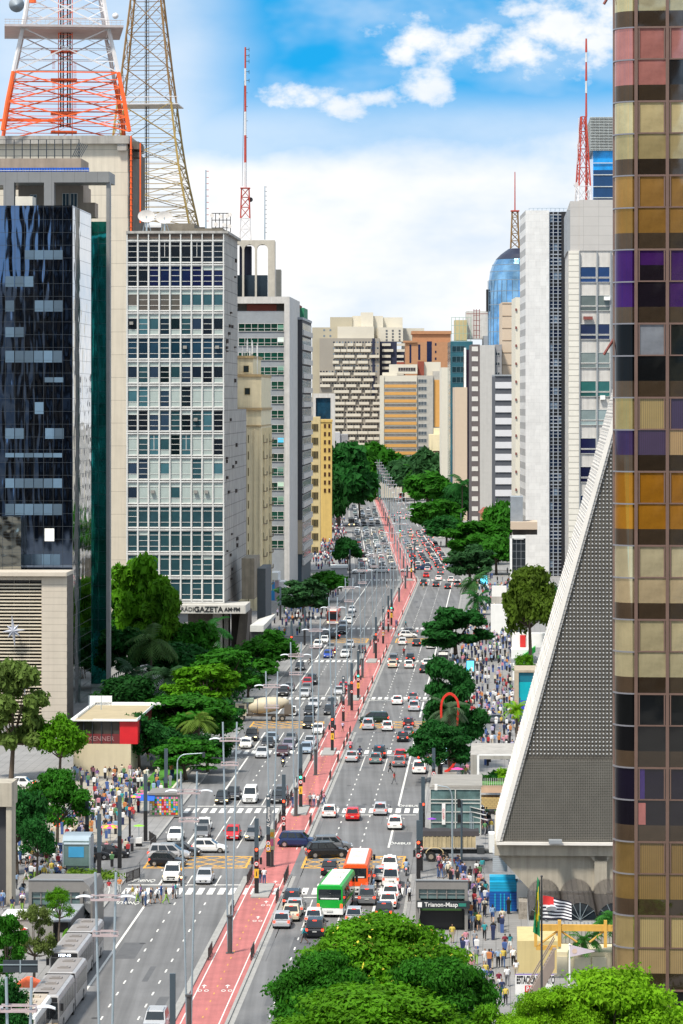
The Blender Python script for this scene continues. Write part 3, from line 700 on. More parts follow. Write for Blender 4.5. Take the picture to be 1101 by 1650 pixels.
b.part('glass_wall', [(508, 533, 641, None, 1, 19)], mat('petrol_glass', (.01, .05, .09), .06, var=.5, scale=.2, bump=.2, bscale=.4))
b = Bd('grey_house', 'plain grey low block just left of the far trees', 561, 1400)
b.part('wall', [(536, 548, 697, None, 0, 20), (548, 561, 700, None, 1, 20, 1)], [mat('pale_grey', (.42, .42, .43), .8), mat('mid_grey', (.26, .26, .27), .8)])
# --- far end of the avenue
far1 = mat('far_cream', (0.58, 0.54, 0.45), 0.8, var=0.05, scale=.1); far2 = mat('far_taupe', (0.29, 0.265, 0.225), 0.8, var=0.06, scale=.1); far3 = mat('far_beige', (.40, .36, .27), .8, var=.05, scale=.1)
b = Bd('stepped_apartment_block', 'huge stepped taupe apartment block with rows of cream balconies closing the avenue', 613, 1900)
b.part('wall', [(515, 612, 545, None, 0, 40), (600, 604, 545, 640, -.5, 0, 1), (604, 640, 550, None, 6, 40), (640, 655, 563, None, 10, 40)], [far2, mat('navy_wall', (.015, .02, .05), .6)])
b.part('upper_wall', [(503, 545, 527, None, 8, 50), (532, 568, 510, 545, 14, 50), (544, 603, 526, 546, 3, 40, 1), (568, 582, 508, 527, 15, 50), (582, 602, 502.5, 527, 12, 50, 1), (602, 618, 508, 545, 15, 50), (618, 650, 510, 545, 20, 50), (650, 686, 527, None, 30, 60), (610, 650, 527, 550, 7, 30, 1)], [far3, far1])
rr = random.Random(5); bal = []; cells = []
for y in np.arange(551, 738, 9.45):
    xs = 536 if y < 592 else (515 if y < 625 else (536 if y < 700 else 560)); x = xs + rr.uniform(0, 4)
    while x < 610:
        w = rr.choice([9, 10, 16, 24]); w = min(w, 612 - x)
        if w > 3 and not (598 < x < 604 and y < 610): bal.append((x, x + w, y + 2, y + 6.6, -1.6, 0))
        x += w + rr.choice([1, 4, 6])
    if y < 612:
        for x, w in ((616, 18), (640, 15)): bal.append((x, x + w - rr.choice([0, 4]), y + 2, y + 6.2, 4.4, 6))
    for x in np.arange(xs + 1, 608, 4.7): cells.append(('solid', b.X(x), -.03, b.H(y + 1.6), 2.6 * b.s, 2.3 * b.s, 0, rr.choice([(.03, .04, .06), (.02, .02, .03), (.2, .24, .28)]), 1))
for q in bal[:100]: b.part('balcony', [q], far1)
b.part('balcony_group', bal[100:], far1)['kind'] = 'stuff'
b.wins(cells, GLW)
cells = [('solid', b.X(x), 7.95 if x < 545 else 6.9, b.H(y), 3 * b.s, 3 * b.s, 0, (.16, .2, .24), 1) for y in np.arange(533, 600, 9.4) for x in (521, 531)] + [('solid', b.X(x), 6.9, b.H(y), 3 * b.s, 3 * b.s, 0, (.12, .12, .12), 1) for y in np.arange(534, 550, 5) for x in (622, 632, 643)]
b.wins(cells, GLW, 'small_window')
orb = mat('orange_brick_wall', (0.40, 0.20, 0.10), 0.8, var=0.08)
b = Bd('orange_brick_tower', 'orange brick tower with dark vertical slots behind the orange panelled building', 727, 1850)
b.part('wall', [(654, 727, 551, None, 0, 30), (666, 727, 537, 551, 4, 30)], orb); b.part('cornice', [(650, 672, 549, 552, -1, 10), (664, 728, 533, 538, 3, 31)], orb)
b.wins([('solid', b.X(x), -.05, b.H(y1), w * b.s, (y1 - y0) * b.s, 0, (.01, .015, .05), 1) for x, w, y0, y1 in [(660, 3, 555, 585), (674, 3.5, 555, 580), (688, 8, 550, 583), (701, 2.5, 553, 557), (701, 2.5, 565, 569), (701, 2.5, 576, 580)]], GLW, 'window_slot')
orp = mat('orange_panel', (0.58, 0.30, 0.08), 0.7, var=0.06)
b = Bd('orange_panel_building', 'cream building with bands of orange panels and small windows above the far trees', 690, 1720)
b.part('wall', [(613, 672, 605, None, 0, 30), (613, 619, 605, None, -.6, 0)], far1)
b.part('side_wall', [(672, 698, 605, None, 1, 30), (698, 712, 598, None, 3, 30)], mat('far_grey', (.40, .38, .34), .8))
b.part('roof_storey', [(628, 673, 587, 602, 3, 20), (617, 640, 600, 605, 2, 20), (684, 711, 583, 606, 8, 25), (674, 684, 582, 606, 6, 20, 1), (640, 652, 583, 587, 6, 10)], [far1, mat('brick_red', (.22, .05, .03), .8)])
mb = MB(); 
for y in np.arange(618, 735, 12): b.add(mb, 619.5, 671.5, y + 1.6, y + 6.5, -.3, 0)
mb.build('panel_band', orp, b.root)
b.part('side_panel_band', [(700, 711, 612, 688, 2.8, 3)], orp)
b.wins([('ribbon', b.X(620), -.1, b.H(y + 1), 51 * b.s, 4.6 * b.s, 0, jit((.10, .09, .08), .4), 26) for y in np.arange(618, 740, 12)] + [('ribbon', b.X(674), .9, b.H(y + 6), 14 * b.s, 6 * b.s, 0, (.08, .10, .12), 3) for y in np.arange(611, 730, 12)] + [('ribbon', b.X(642), 2.9, b.H(598), 28 * b.s, 6 * b.s, 0, (.05, .04, .04), 7)], GLW, 'window_band')
b = Bd('white_gable_building', 'tall blank white gable beside the teal glass tower', 725, 1560)
b.part('wall', [(711.5, 725, 592, None, 0, 30)], mat('warm_white_wall', (.66, .62, .52), .8, var=.03))
b = Bd('small_cream_building', 'small cream building with one dark slot window above the far trees', 711, 1600)
b.part('wall', [(692, 711.3, 700, None, 0, 15), (700, 711.3, 690, 702, 4, 15)], mat('cream_plaster', (0.60, 0.46, 0.24), .8)); b.wins([('solid', b.X(698), -.03, b.H(729), 12 * b.s, 2.5 * b.s, 0, (.05, .03, .02), 1)], GLW)
# --- right side of the avenue, from far to near
b = Bd('teal_glass_tower', 'slim teal glass tower with a scaffolded rooftop', 760, 1500)
tg = mat('teal_glass', (.03, .11, .14), .1, var=.35, scale=.15, bump=.1)
b.part('glass_wall', [(726, 762, 550, None, 0, 40)], tg)
cells = []
for y in np.arange(556, 760, 16.6): cells.append(('ribbon', b.X(728.5), -.05, b.H(y + 11), 21 * b.s, 9.5 * b.s, 0, (.012, .035, .045), 3))
b.wins(cells, [mat('teal_frame', (.12, .22, .26), .5), glasso, blind], 'window_band')
b.part('roof_storey', [(734, 754, 515, 548, 8, 20), (754, 790, 500, 545, 14, 30, 1), (780, 811, 541, 556, 2, 20, 2)], [mat('pale_yellow_plaster', (0.52, 0.42, 0.22), .8), wf, gry])
mb = MB()
for x in np.arange(728, 760, 6.2): mb.cyl((b.X(x), 1, b.H(550)), (b.X(x), 1, b.H(511)), .14, .14, 4)
for y in (511, 524, 537, 549): b.add(mb, 728, 760, y, y + .6, .9, 1.1)
mb.build('scaffolding', mat('green_metal', (.25, .38, .3), .6), b.root)
mb = MB()
for x in (764, 768, 773): mb.cyl((b.X(x), 1, b.H(545)), (b.X(x), 1, b.H(498)), .2, .2, 4)
for y in range(500, 545, 8): b.add(mb, 763, 774, y, y + .8, .9, 1.1)
b.add(mb, 752, 790, 505, 506, .9, 1.1); mb.build('roof_crane', mat('rust_metal', (.2, .05, .04), .6), b.root)
b = Bd('beige_gable_building', 'plain beige gable with a dark glass edge in front of the teal tower', 760, 1390)
b.part('wall', [(733.5, 753, 624, None, 0, 30)], mat('peach_wall', (.55, .44, .33), .8, var=.03)); b.part('glass_wall', [(753.2, 761, 624, None, 1, 20), (750, 760, 563, 624, 6, 20)], mat('maroon_glass', (.03, .015, .03), .1))
b.part('edge_wall', [(749, 752, 560, 624, 5, 8)], white)
b = Bd('blue_dome_tower', 'blue glass tower with a rounded top and antenna mast', 790, 1400, vp=550)
dg = mat('blue_dome_glass', (.22, .42, .62), .05, .9, var=.5, scale=.12, bump=.3, bscale=.25, bdet=1)
mb = MB(); rings = []
prof = [(846, None), (846, 480)]
def dome(t): return 0
cxp, hw = 846, 56
for y, w in [(900, 56), (480, 56), (450, 55), (436, 53), (425, 49), (415, 43), (407, 35), (401, 27), (398, 22)]:
    rings.append([(b.X(cxp + w * math.cos(a)), 20 + w * b.s * math.sin(a), b.H(y)) for a in np.linspace(0, 2 * math.pi, 37)[:-1]])
mb.loft(rings, closed=True); mb.build('glass_wall', dg, b.root)
mb = MB()
for y, w in [(468, 56.2), (450, 55.2), (436, 53.2), (490, 56.2), (512, 56.2), (534, 56.2), (425, 49.2)]:
    mb.loft([[(b.X(cxp + w * math.cos(a)), 20 + w * b.s * math.sin(a), b.H(y) + h_) for a in np.linspace(0, 2 * math.pi, 37)[:-1]] for h_ in (0, .3)], cap=False)
for i in range(36):
    a = 2 * math.pi * i / 36; mb.cyl((b.X(cxp + 56.3 * math.cos(a)), 20 + 56.3 * b.s * math.sin(a), 40), (b.X(cxp + 56.3 * math.cos(a)), 20 + 56.3 * b.s * math.sin(a), b.H(450)), .1, .1, 4)
mb.build('mullion_grid', mat('mullion_blue', (.18, .25, .32), .5), b.root)
mb = MB(); rs = []
for y, w in [(415, 43.4), (407, 35.4), (401, 27.3), (397.4, 22)]: rs.append([(b.X(cxp + w * math.cos(a)), 20 + w * b.s * math.sin(a), b.H(y)) for a in np.linspace(0, 2 * math.pi, 37)[:-1]])
mb.loft(rs).build('roof_cap', mat('navy_roof', (.01, .015, .04), .4), b.root)
b.part('side_rail', [(787, 790.5, 464, 500, 18, 22)], black)
b = Bd('beige_tower', 'tall beige panelled tower behind the striped building', 831, 1260)
b.part('wall', [(809.5, 832, 487, None, 0, 25)], mat('peach_wall', (.55, .44, .33), .8)); mb = MB()
for y in np.arange(489, 620, 19.7): b.add(mb, 809.4, 832, y, y + .8, -.15, 0)
mb.build('panel_joint', mat('joint_brown', (.2, .13, .08), .8), b.root)
b = Bd('white_slab_building', 'narrow white slab with a peach edge strip beside the marble building', 847, 1060)
b.part('wall', [(831, 843.5, 479, None, 0, 25)], mat('warm_white_wall', (.66, .62, .52), .8)); b.part('edge_strip', [(843.6, 850, 485, None, .4, 20)], mat('peach_wall', (.55, .44, .33), .8))
mb = MB()
for y in np.arange(493, 830, 20.4): b.add(mb, 843.5, 847, y, y + 1.4, .2, .4)
for y in np.arange(497, 790, 29): b.add(mb, 830.4, 833, y, y + 4, -.4, 0)
mb.build('joint_strip', mat('rust_metal', (.2, .05, .04), .6), b.root)
b = Bd('chequered_tower', 'slim tower with dark brown and white chequered edge and pale blank gable', 797, 1250)
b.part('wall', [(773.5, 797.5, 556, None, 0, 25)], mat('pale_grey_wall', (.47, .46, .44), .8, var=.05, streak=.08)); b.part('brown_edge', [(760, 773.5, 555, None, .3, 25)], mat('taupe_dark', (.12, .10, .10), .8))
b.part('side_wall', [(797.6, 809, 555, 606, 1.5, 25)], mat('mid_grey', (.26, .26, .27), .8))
b.wins([('blind', b.X(760.5), .2, b.H(y + 8), 10 * b.s, 7.6 * b.s, 0, (.62, .60, .56), 1) for y in np.arange(558, 845, 16.1)] , GLW, 'balcony_panel')
b.wins([('pair', b.X(799), 1.4, b.H(y + 7), 7 * b.s, 5.6 * b.s, 0, (.03, .03, .03), 2) for y in np.arange(566, 606, 16)], GLW)
b = Bd('striped_building', 'building with wide white and dark grey horizontal stripes', 831, 1160)
b.part('wall', [(798, 831, 606, None, 0, 25)], mat('stripe_charcoal', (.07, .075, .09), .7)); b.part('roof', [(798, 831, 603.5, 606, -.4, 25)], gry)
mb = MB()
for y in np.arange(615.5, 830, 19.3): b.add(mb, 798.2, 829.5, y, y + 10.3, -.35, 0)
mb.build('white_band', mat('stripe_white', (.60, .60, .62), .7, var=.03), b.root)
b = Bd('yellow_cottage', 'small yellow house with a red tiled roof beneath the chequered tower', 790, 1150)
b.part('wall', [(776, 790, 826, None, 0, 12)], ylw)
mb = MB(); x0, x1 = b.X(773), b.X(793); z0, z1 = b.H(827), b.H(818)
mb.loft([[(x0, -1, z0), (x1, -1, z0), (x1, 13, z0), (x0, 13, z0)], [(x0 + 1.5, 5, z1), (x1 - 1.5, 5, z1), (x1 - 1.5, 7, z1), (x0 + 1.5, 7, z1)]]).build('roof', mat('roof_tile', (.25, .08, .05), .8), b.root)

marble = mat('white_marble', (0.68, 0.67, 0.65), 0.6, var=0.03, bricks=(1.6, 1.9, 0.012))
t = marble.node_tree; vn = t.nodes.new('ShaderNodeTexVoronoi'); tcn = t.nodes.new('ShaderNodeTexCoord'); mp = t.nodes.new('ShaderNodeMapping'); mp.inputs['Scale'].default_value = (.62, .1, .53)
t.links.new(tcn.outputs['Object'], mp.inputs[0]); t.links.new(mp.outputs[0], vn.inputs[0]); vn.inputs['Scale'].default_value = 1; vn.distance = 'CHEBYCHEV'; vn.inputs['Randomness'].default_value = .35
h = [n for n in t.nodes if n.type == 'HUE_SAT'][-1]; src = [n for n in t.nodes if n.type == 'HUE_SAT' and n.outputs[0].links and n.outputs[0].links[0].to_node.type == 'BSDF_PRINCIPLED'][0]
b2w = t.nodes.new('ShaderNodeRGBToBW'); t.links.new(vn.outputs['Color'], b2w.inputs[0]); mr = t.nodes.new('ShaderNodeMapRange'); t.links.new(b2w.outputs[0], mr.inputs[0]); mr.inputs[3].default_value = .93; mr.inputs[4].default_value = 1.08
hh = t.nodes.new('ShaderNodeHueSaturation'); old = src.inputs['Color'].links[0].from_socket; t.links.new(old, hh.inputs['Color']); t.links.new(mr.outputs[0], hh.inputs['Value']); t.links.new(hh.outputs[0], src.inputs['Color'])
b = Bd('marble_tower', 'tall tower with a blank white marble wall and a dark window strip', 847, 950)
b.part('wall', [(847, 885, 339, None, 0, 30), (885, 906, 341, None, 1.2, 30, 1), (905, 914, 341, None, .2, 30)], [marble, black])
mb = MB()
for x in (885.2, 891.3, 899, 905.5): b.add(mb, x, x + 1.3, 341, 935, .6, 1.2)
for y in np.arange(345, 935, 5.8): b.add(mb, 885, 906, y, y + (.9 if int(y) % 3 else 1.7), .8, 1.2)
mb.build('window_grid', mat('blue_grey_frame', (.33, .36, .40), .5), b.root)
rr = random.Random(9); cells = []
for y in np.arange(347, 935, 23.2):
    for x, w in ((886.5, 4.6), (892.6, 6), (900.3, 4.8)):
        cells.append(('solid', b.X(x), 1.0, b.H(y + 11), w * b.s, 11 * b.s, 0, rr.choice([(.01, .015, .03), (.008, .008, .02), (.012, .02, .04), (.15, .2, .26)]), 1))
cells.sort(key=lambda c: -c[3]); b.wins(cells, GLW)
mb = MB()
for y in np.arange(480, 920, 33): b.add(mb, 911, 914.5, y, y + 5, -.6, .2)
mb.build('air_conditioner', mat('ac_grey', (.25, .24, .22), .6), b.root)
mb = MB(); 
for x in np.arange(853, 914, 7): mb.cyl((b.X(x), 1, b.H(340)), (b.X(x), 1, b.H(335)), .1, .1, 4)
b.add(mb, 853, 914, 335, 335.6, .9, 1.1); mb.build('roof_railing', steel, b.root)
b = Bd('low_glass_building', 'low building with dark glass front, peach balcony and white frame by the pavement', 847, 880)
b.part('glass_wall', [(825.5, 847, 868, None, 0, 14)], glassd); b.part('frame', [(822, 825.5, 862, None, -.3, 14), (822, 847, 862, 867.5, -.3, 14), (828, 844, 868, 869, -.4, 0)], white)
b.part('balcony', [(823, 866, 841, 853, -1, 14)], mat('peach_wall', (.55, .44, .33), .8)); b.part('upper_wall', [(823, 843, 801, 841, 3, 14), (826, 866, 853, 862, 2, 14, 1)], [mat('blue_grey_wall', (.25, .28, .31), .7), dkc])
mb = MB()
for x in (832, 839.5): b.add(mb, x, x + .5, 869, 960, -.08, 0)
for y in np.arange(876, 950, 12): b.add(mb, 825.5, 847, y, y + .4, -.07, 0)
mb.build('mullion_grid', gry, b.root)

pan = mat('concrete_panel', (0.46, 0.44, 0.42), 0.75, var=0.04, scale=.3, bricks=(2.8, 1.75, 0.02, (R(90), 0, 0), 1))
rib = mat('white_tile', (0.68, 0.65, 0.58), 0.7, var=0.05, bricks=(60, 1.07, 0.09))
b = Bd('white_panel_tower', 'white panelled office tower with paired windows behind the slanted building', 916, 620)
b.part('wall', [(916, 1060, 404, None, .2, 30), (919, 934, 324, 404, .2, 30, 1), (934, 1060, 322, 404, 0, 30, 1)], [wf, pan])
b.part('tiled_wall', [(916.5, 933, 405, None, -.2, .2)], rib)
b.part('pilaster', [(914, 919, 338, 405, .3, 28), (933, 934.6, 405, None, -.4, .2), (961.2, 963, 405, None, -.35, .2), (983, 985, 405, None, -.35, .2)], gry)
cells = []
wc = [(.005, .03, .12), (.10, .12, .11), (.01, .015, .06), (.20, .24, .23), (.02, .10, .09), (.24, .3, .3), (.01, .01, .05), (.005, .006, .03), (.01, .03, .09), (.01, .01, .04)]
for k, y in enumerate(np.arange(430, 900, 46)):
    for x, w in ((934.8, 26.2), (963, 20)):
        cells.append(('plain', b.X(x), .05, b.H(y + 17), w * b.s, 17.5 * b.s, 0, jit(wc[k % 10], .2), 1)); cells.append(('plain', b.X(x), .05, b.H(y + 25), w * b.s, 7 * b.s, 0, jit(wc[k % 10], .3), 1))
b.wins(cells, GLW)
b.part('air_conditioner', [(973, 983, 478, 484, -.8, 0)], white); b.part('air_conditioner', [(967, 975, 637, 644, -.6, 0)], white); b.part('shelf', [(940, 955, 510, 515, -.6, 0)], mat('rust_metal', (.2, .05, .04), .6))
b = Bd('blue_louvre_tower', 'bright blue glass tower top wrapped in white louvres', 1000, 820)
b.part('glass_wall', [(956, 1040, 243, None, 0, 30)], mat('bright_blue_glass', (.01, .25, .62), .08, var=.6, scale=.2, bump=.3, bscale=.5)); b.part('lower_glass', [(956.5, 1040, 274, None, -.2, 0)], mat('deep_blue_glass', (.008, .04, .12), .1))
mb = MB()
for y in np.arange(189, 243, 2.5): b.add(mb, 951, 1040, y, y + .9, -1, 30)
for x in np.arange(952, 1040, 7): b.add(mb, x, x + .6, 188, 243, -.8, -.6)
for y in (262, 281, 300, 318): b.add(mb, 956, 1040, y, y + 1.3, -.4, -.2)
mb.build('louvre_screen', mat('louvre_white', (.5, .53, .52), .5), b.root)

# --- slanted office building with perforated screen (near right)
b = Bd('slanted_building', 'sloping building with a perforated dark metal screen on a concrete base', 808, 322)
s_ = b.s
def slx(y): return 803 + (1357 - y) * 0.2755      # front edge slopes back to the right going up
yb_, yt_ = 1355, 560
zb, zt = b.H(yb_), b.H(yt_)
mesh_dark = mat('perforated_screen', (0.115, 0.105, 0.088), 0.6, 0.2, var=0.18, scale=0.5, bricks=(0.36, 0.24, 0.045))
mb = MB(); XR = b.X(1240); DEP = 23
ff = [(b.X(slx(yb_)), 0, zb), (XR, 0, zb), (XR, 0, zt), (b.X(slx(yt_)), 0, zt)]
bk = [(p[0], DEP, p[2]) for p in ff]
mb.mat(0).quad(*ff); mb.mat(0).quad(*bk[::-1]); mb.quad(ff[0], bk[0], bk[1], ff[1]); mb.quad(ff[3], ff[2], bk[2], bk[3])
mb.build('screen_wall', mesh_dark, b.root)
ribw = mat('white_ribbed_metal', (0.62, 0.59, 0.55), 0.6, var=0.1, scale=.6, bricks=(.7, .42, .06, tuple(SIDE)), bump=.2)
mb = MB(); dxs = (b.X(slx(yt_)) - b.X(slx(yb_)))
mb.loft([[(ff[0][0] - .25, -.25, zb), (ff[0][0] + .35, -.25, zb), (ff[0][0] + .35, DEP, zb), (ff[0][0] - .25, DEP, zb)], [(ff[3][0] - .25, -.25, zt), (ff[3][0] + .35, -.25, zt), (ff[3][0] + .35, DEP, zt), (ff[3][0] - .25, DEP, zt)]])
mb.build('ribbed_side_wall', ribw, b.root)
mb = MB(); smooth_ = mat('white_edge_trim', (0.70, 0.67, 0.62), 0.6, var=.06)
mb.loft([[(p[0] - .3, -.42, p[2]), (p[0] + .12, -.42, p[2]), (p[0] + .12, -.26, p[2]), (p[0] - .3, -.26, p[2])] for p in (ff[0], ff[3])])
b.add(mb, 800, 1240, 1356, 1360.5, -.5, DEP); mb.build('edge_trim', smooth_, b.root)
mb = MB()                                        # slats over the sloping side
for i in range(150):
    t_ = i / 150; z = zb + (zt - zb) * t_; x = ff[0][0] + dxs * t_
    mb.box(x - .275, x - .2, 0.3, DEP - .5, z, z + .11)
mb.build('side_slats', smooth_, b.root)
mb = MB(); y = 1214.0; row = 0
while y > 600:
    x = 984 + (row % 2) * 0
    while x > slx(y) + 6:
        X, Zz = b.X(x), b.H(y); mb.loft([[(X - .08, -.02, Zz - .06), (X + .08, -.02, Zz - .06), (X + .08, -.02, Zz + .06), (X - .08, -.02, Zz + .06)], [(X - .04, -.12, Zz - .05), (X + .04, -.12, Zz - .05), (X + .04, -.05, Zz + .02), (X - .04, -.05, Zz + .02)]]); x -= 5.9
    y -= 6.5; row += 1
mb.build('screen_studs', mat('stud_aluminium', (.33, .34, .35), .35, .3), b.root)
mb = MB()
for x in np.arange(815, 1000, 2.95):
    ytop = max(1224, 1357 - (x - 806) / .2755 + 8); b.add(mb, x, x + .9, ytop, 1355, -.06, 0)
for y in np.arange(1226, 1355, 2.6): b.add(mb, slx(y) + 6, 1000, y, y + .8, -.05, 0)
mb.build('screen_mesh', mat('bronze_mesh', (.20, .19, .165), .5, .3), b.root)
b.part('floodlight', [(884, 905, 1350, 1355, -1.8, -.6)], gry)
basec = mat('board_marked_concrete', (0.40, 0.36, 0.29), 0.85, var=0.12, scale=.4, streak=0.3, bump=.1)
b.part('base_beam', [(797, 1240, 1361, 1379, .2, DEP)], basec)
mb = MB(); z0, z1 = b.H(1437), b.H(1379); 
mb.loft([[(b.X(855), .9, z0), (b.X(1240), .9, z0), (b.X(1240), 20, z0), (b.X(855), 20, z0)], [(b.X(802), .9, z1), (b.X(1240), .9, z1), (b.X(1240), 20, z1), (b.X(802), 20, z1)]])
b.add(mb, 870, 1240, 1437, None, 8, 20); mb.build('base_wall', basec, b.root)
mb = MB(); b.add(mb, 958, 978, 1379, 1440, .4, 3.2)
mb.loft([[(b.X(958), .4, b.H(1388)), (b.X(978), .4, b.H(1388)), (b.X(978), 3, b.H(1388)), (b.X(958), 3, b.H(1388))], [(b.X(950), .4, b.H(1379)), (b.X(985), .4, b.H(1379)), (b.X(985), 3, b.H(1379)), (b.X(950), 3, b.H(1379))]]); mb.build('base_column', basec, b.root)
# barrel vault roofs in front of it
vm = mat('vault_metal', (0.11, 0.095, 0.085), 0.5, .3, var=.15, bricks=(60, .5, .05, (0, 0, R(90))))
for k, (xc, lb_) in enumerate([(882, 'brown ribbed barrel vault roof behind the striped flag'), (937, 'brown ribbed barrel vault roof with arched glass end, between flag and palm'), (992, 'brown ribbed barrel vault roof half hidden by the bronze tower')]):
    Z0, Z1 = 303, 318; rad = 27 * .0575; zb_ = hgt(1500, 303); X0 = lat(xc - 2, 303)
    t = thing('barrel_vault', lb_, 'vaulted roof', (X0, Z0, 0), -TH, 'barrel vault roofs')
    mb = MB(); n = 12
    for q in np.arange(0, Z1 - Z0, .75):
        for rr_, y0, y1 in ((rad, q, q + .55), (rad + .05, q + .55, q + .75)):
            mb.loft([[(rr_ * math.cos(math.pi * i / n), yy, zb_ + 1 + rr_ * math.sin(math.pi * i / n)) for i in range(n + 1)] for yy in (y0, y1)], closed=False, cap=False)
    mb.build('vault', vm, t); mb = MB(); 
    mb.box(-rad, rad, 0.1, Z1 - Z0, .13, zb_ + 1); mb.build('wall', mat('pale_grey_wall', (.47, .46, .44), .8), t)
    mb = MB(); mb.quad(*[(rad * .96 * math.cos(math.pi * i / n), .05, zb_ + 1 + rad * .96 * math.sin(math.pi * i / n)) for i in range(n + 1)]); g_ = mb.build('glass_end', glassd, t)
    mb = MB(); mb.box(-.03, .03, -.02, .04, zb_ + 1, zb_ + 1 + rad); 
    for a in (.6, 1.1, 2.0, 2.5): mb.cyl((0, 0, zb_ + 1), (rad * math.cos(a), 0, zb_ + 1 + rad * math.sin(a)), .03, .03, 4)
    mb.build('glazing_bar', steel, t)
# --- bronze glass tower, nearest on the right
ZT = 195
b = Bd('bronze_glass_tower', 'tall bronze framed glass tower with coloured blinds, painted reflections, rounded corner, nearest on the right', 1028, ZT, rot=-R(5.2))
bronze = mat('bronze_metal', (0.20, 0.125, 0.10), 0.4, .5, var=.1)
b.part('core', [(1014, 1240, -260, None, .6, 25), (1000, 1014, -260, None, 2.4, 25)], mat('tower_dark', (.012, .01, .009), .6))
bglass = mat('tinted_pane', objcol=True, rough=0.035, metal=.3, var=0.3, scale=0.5, spec=.6, bump=.15, bscale=.5, bdet=1); bglass.node_tree.nodes['Principled BSDF'].inputs['Coat Weight'].default_value = 1.0; bglass.node_tree.nodes['Principled BSDF'].inputs['Coat IOR'].default_value = 1.5; bglass.node_tree.nodes['Principled BSDF'].inputs['Coat Roughness'].default_value = .02
bayg = mat('curved_tinted_glass', objcol=True, rough=0.04, metal=.75, var=0.2, scale=0.5, bump=.2, bscale=.5, bdet=1, bmap=(1, 1, .2))
bcur = mat('pleated_blind', objcol=True, rough=.3, var=.1, bricks=(.11, 60, .018, (R(90), 0, 0), 1), spec=.8)
cw = 50.2; r_ = 38 * b.s; DV = .74
fl = [(-1 - 0, -76 + 119.3 * i) for i in range(-1, 14)]
S1 = {0: ((.62, .55, .33), (.5, .42, .22)), 1: ((.50, .20, .17), (.50, .20, .17)), 2: ((.62, .50, .26), (.46, .36, .17)), 3: ((.36, .19, .05), (.30, .155, .035)),  # yellow storey below the pink one: reflection painted into the pane colour
      4: ((.06, .014, .12), (.012, .008, .014)), 5: ((.30, .32, .36), (.008, .009, .010)), 6: ((.36, .26, .10), (.05, .025, .07)), 7: ((.36, .15, .012), (.42, .18, .015)),  # pale grey upper pane: sky reflection painted into its colour
      8: ((.56, .48, .30), (.54, .42, .25)), 9: ((.52, .44, .26), (.52, .45, .27)), 10: ((.005, .006, .007), (.005, .005, .007)), 11: ((.009, .006, .02), (.007, .005, .012)),
      12: ((.24, .15, .05), (.26, .16, .05)), 13: ((.44, .33, .15), (.40, .28, .13)), 14: ((.4, .3, .14), (.4, .3, .14)), -1: ((.4, .35, .2), (.4, .35, .2))}
C2 = {4: ((.06, .014, .13), (.055, .012, .115)), 5: ((.005, .008, .008), (.005, .008, .008)), 6: ((.05, .03, .08), (.40, .26, .12)), 1: ((.5, .2, .17), (.02, .015, .012))}
cells = []; curs = []; wob = []
for i in range(-1, 14):
    y0 = 43.3 + 119.3 * (i - 1); ym = y0 + 52; y1 = y0 + 119.3; sp = y1 - 26
    for c in range(-0, 4):
        x0 = 1028 + cw * c; up, lo = (S1[i] if c != 1 else C2.get(i, S1[i]))
        if c >= 2: up, lo = S1[rng.choice([i, (i + 3) % 13])]
        tgt = curs if i in (12, 13, 14, 6) else cells
        up, lo = [tuple(q * DV for q in w) for w in (up, lo)]
        tgt.append(('solid', b.X(x0), 0.0, b.H(ym), cw * b.s, (ym - y0) * b.s, 0, jit(up, .08), 1))
        tgt.append(('solid', b.X(x0), 0.0, b.H(sp), cw * b.s, (sp - ym) * b.s, 0, jit(lo, .08), 1))
        wob.append(('solid', b.X(x0), 0.0, b.H(y1), cw * b.s, (y1 - sp) * b.s, 0, jit((.045, .03, .018), .4), 1))
        if i == 4 and c == 0: cells.append(('solid', b.X(x0 + 2), -.03, b.H(ym), (cw - 5) * b.s, 26 * b.s, 0, (.012, .008, .012), 1))
        if i == 11 and c == 0: cells.append(('solid', b.X(x0 + 2), -.03, b.H(ym), 9 * b.s, 50 * b.s, 0, (.04, .02, .13), 1)); cells.append(('solid', b.X(x0 + .5), -.03, b.H(sp - 1), 12 * b.s, 35 * b.s, 0, (.35, .12, .11), 1))
GB = [bronze, bglass, blind]
b.wins(cells, GB, 'glass_pane'); b.wins(curs, [bronze, bcur, blind], 'glass_pane_with_blind', 60); b.wins(wob, GB, 'spandrel_pane', 60)
# rounded corner bay
def bay(y0, y1, colr, m, name='curved_pane'):
    mb = MB(); n = 8; z0, z1 = b.H(y1), b.H(y0); rs = []
    pts = [(-(r_) * math.sin(a), r_ * (1 - math.cos(a)) * 1.0) for a in np.linspace(0, math.pi / 2, n + 1)]
    mb.loft([[(p[0], p[1], z) for p in pts] for z in (z0, z1)], closed=False, cap=False)
    return put(name, mb.mesh(name, [m], True), b.root, color=colr)
for i in range(0, 14):
    y0 = 43.3 + 119.3 * (i - 1); ym = y0 + 52; y1 = y0 + 119.3; sp = y1 - 26; up, lo = S1[i]
    f_ = 1.0 if i not in (4,) else .9
    bay(y0, ym, tuple(q * f_ for q in up) if i != 5 else (.006, .007, .008), bayg); bay(ym, sp, tuple(q * f_ for q in (lo if i != 4 else (.06, .014, .12))), bayg); bay(sp, y1, (.10, .065, .04), bayg, 'curved_spandrel')
pts = np.linspace(0, math.pi / 2, 9); o_ = [(-(r_ + .1) * math.sin(a), r_ - (r_ + .1) * math.cos(a)) for a in pts]; q_ = [(-(r_ - .02) * math.sin(a), r_ - (r_ - .02) * math.cos(a)) for a in pts]
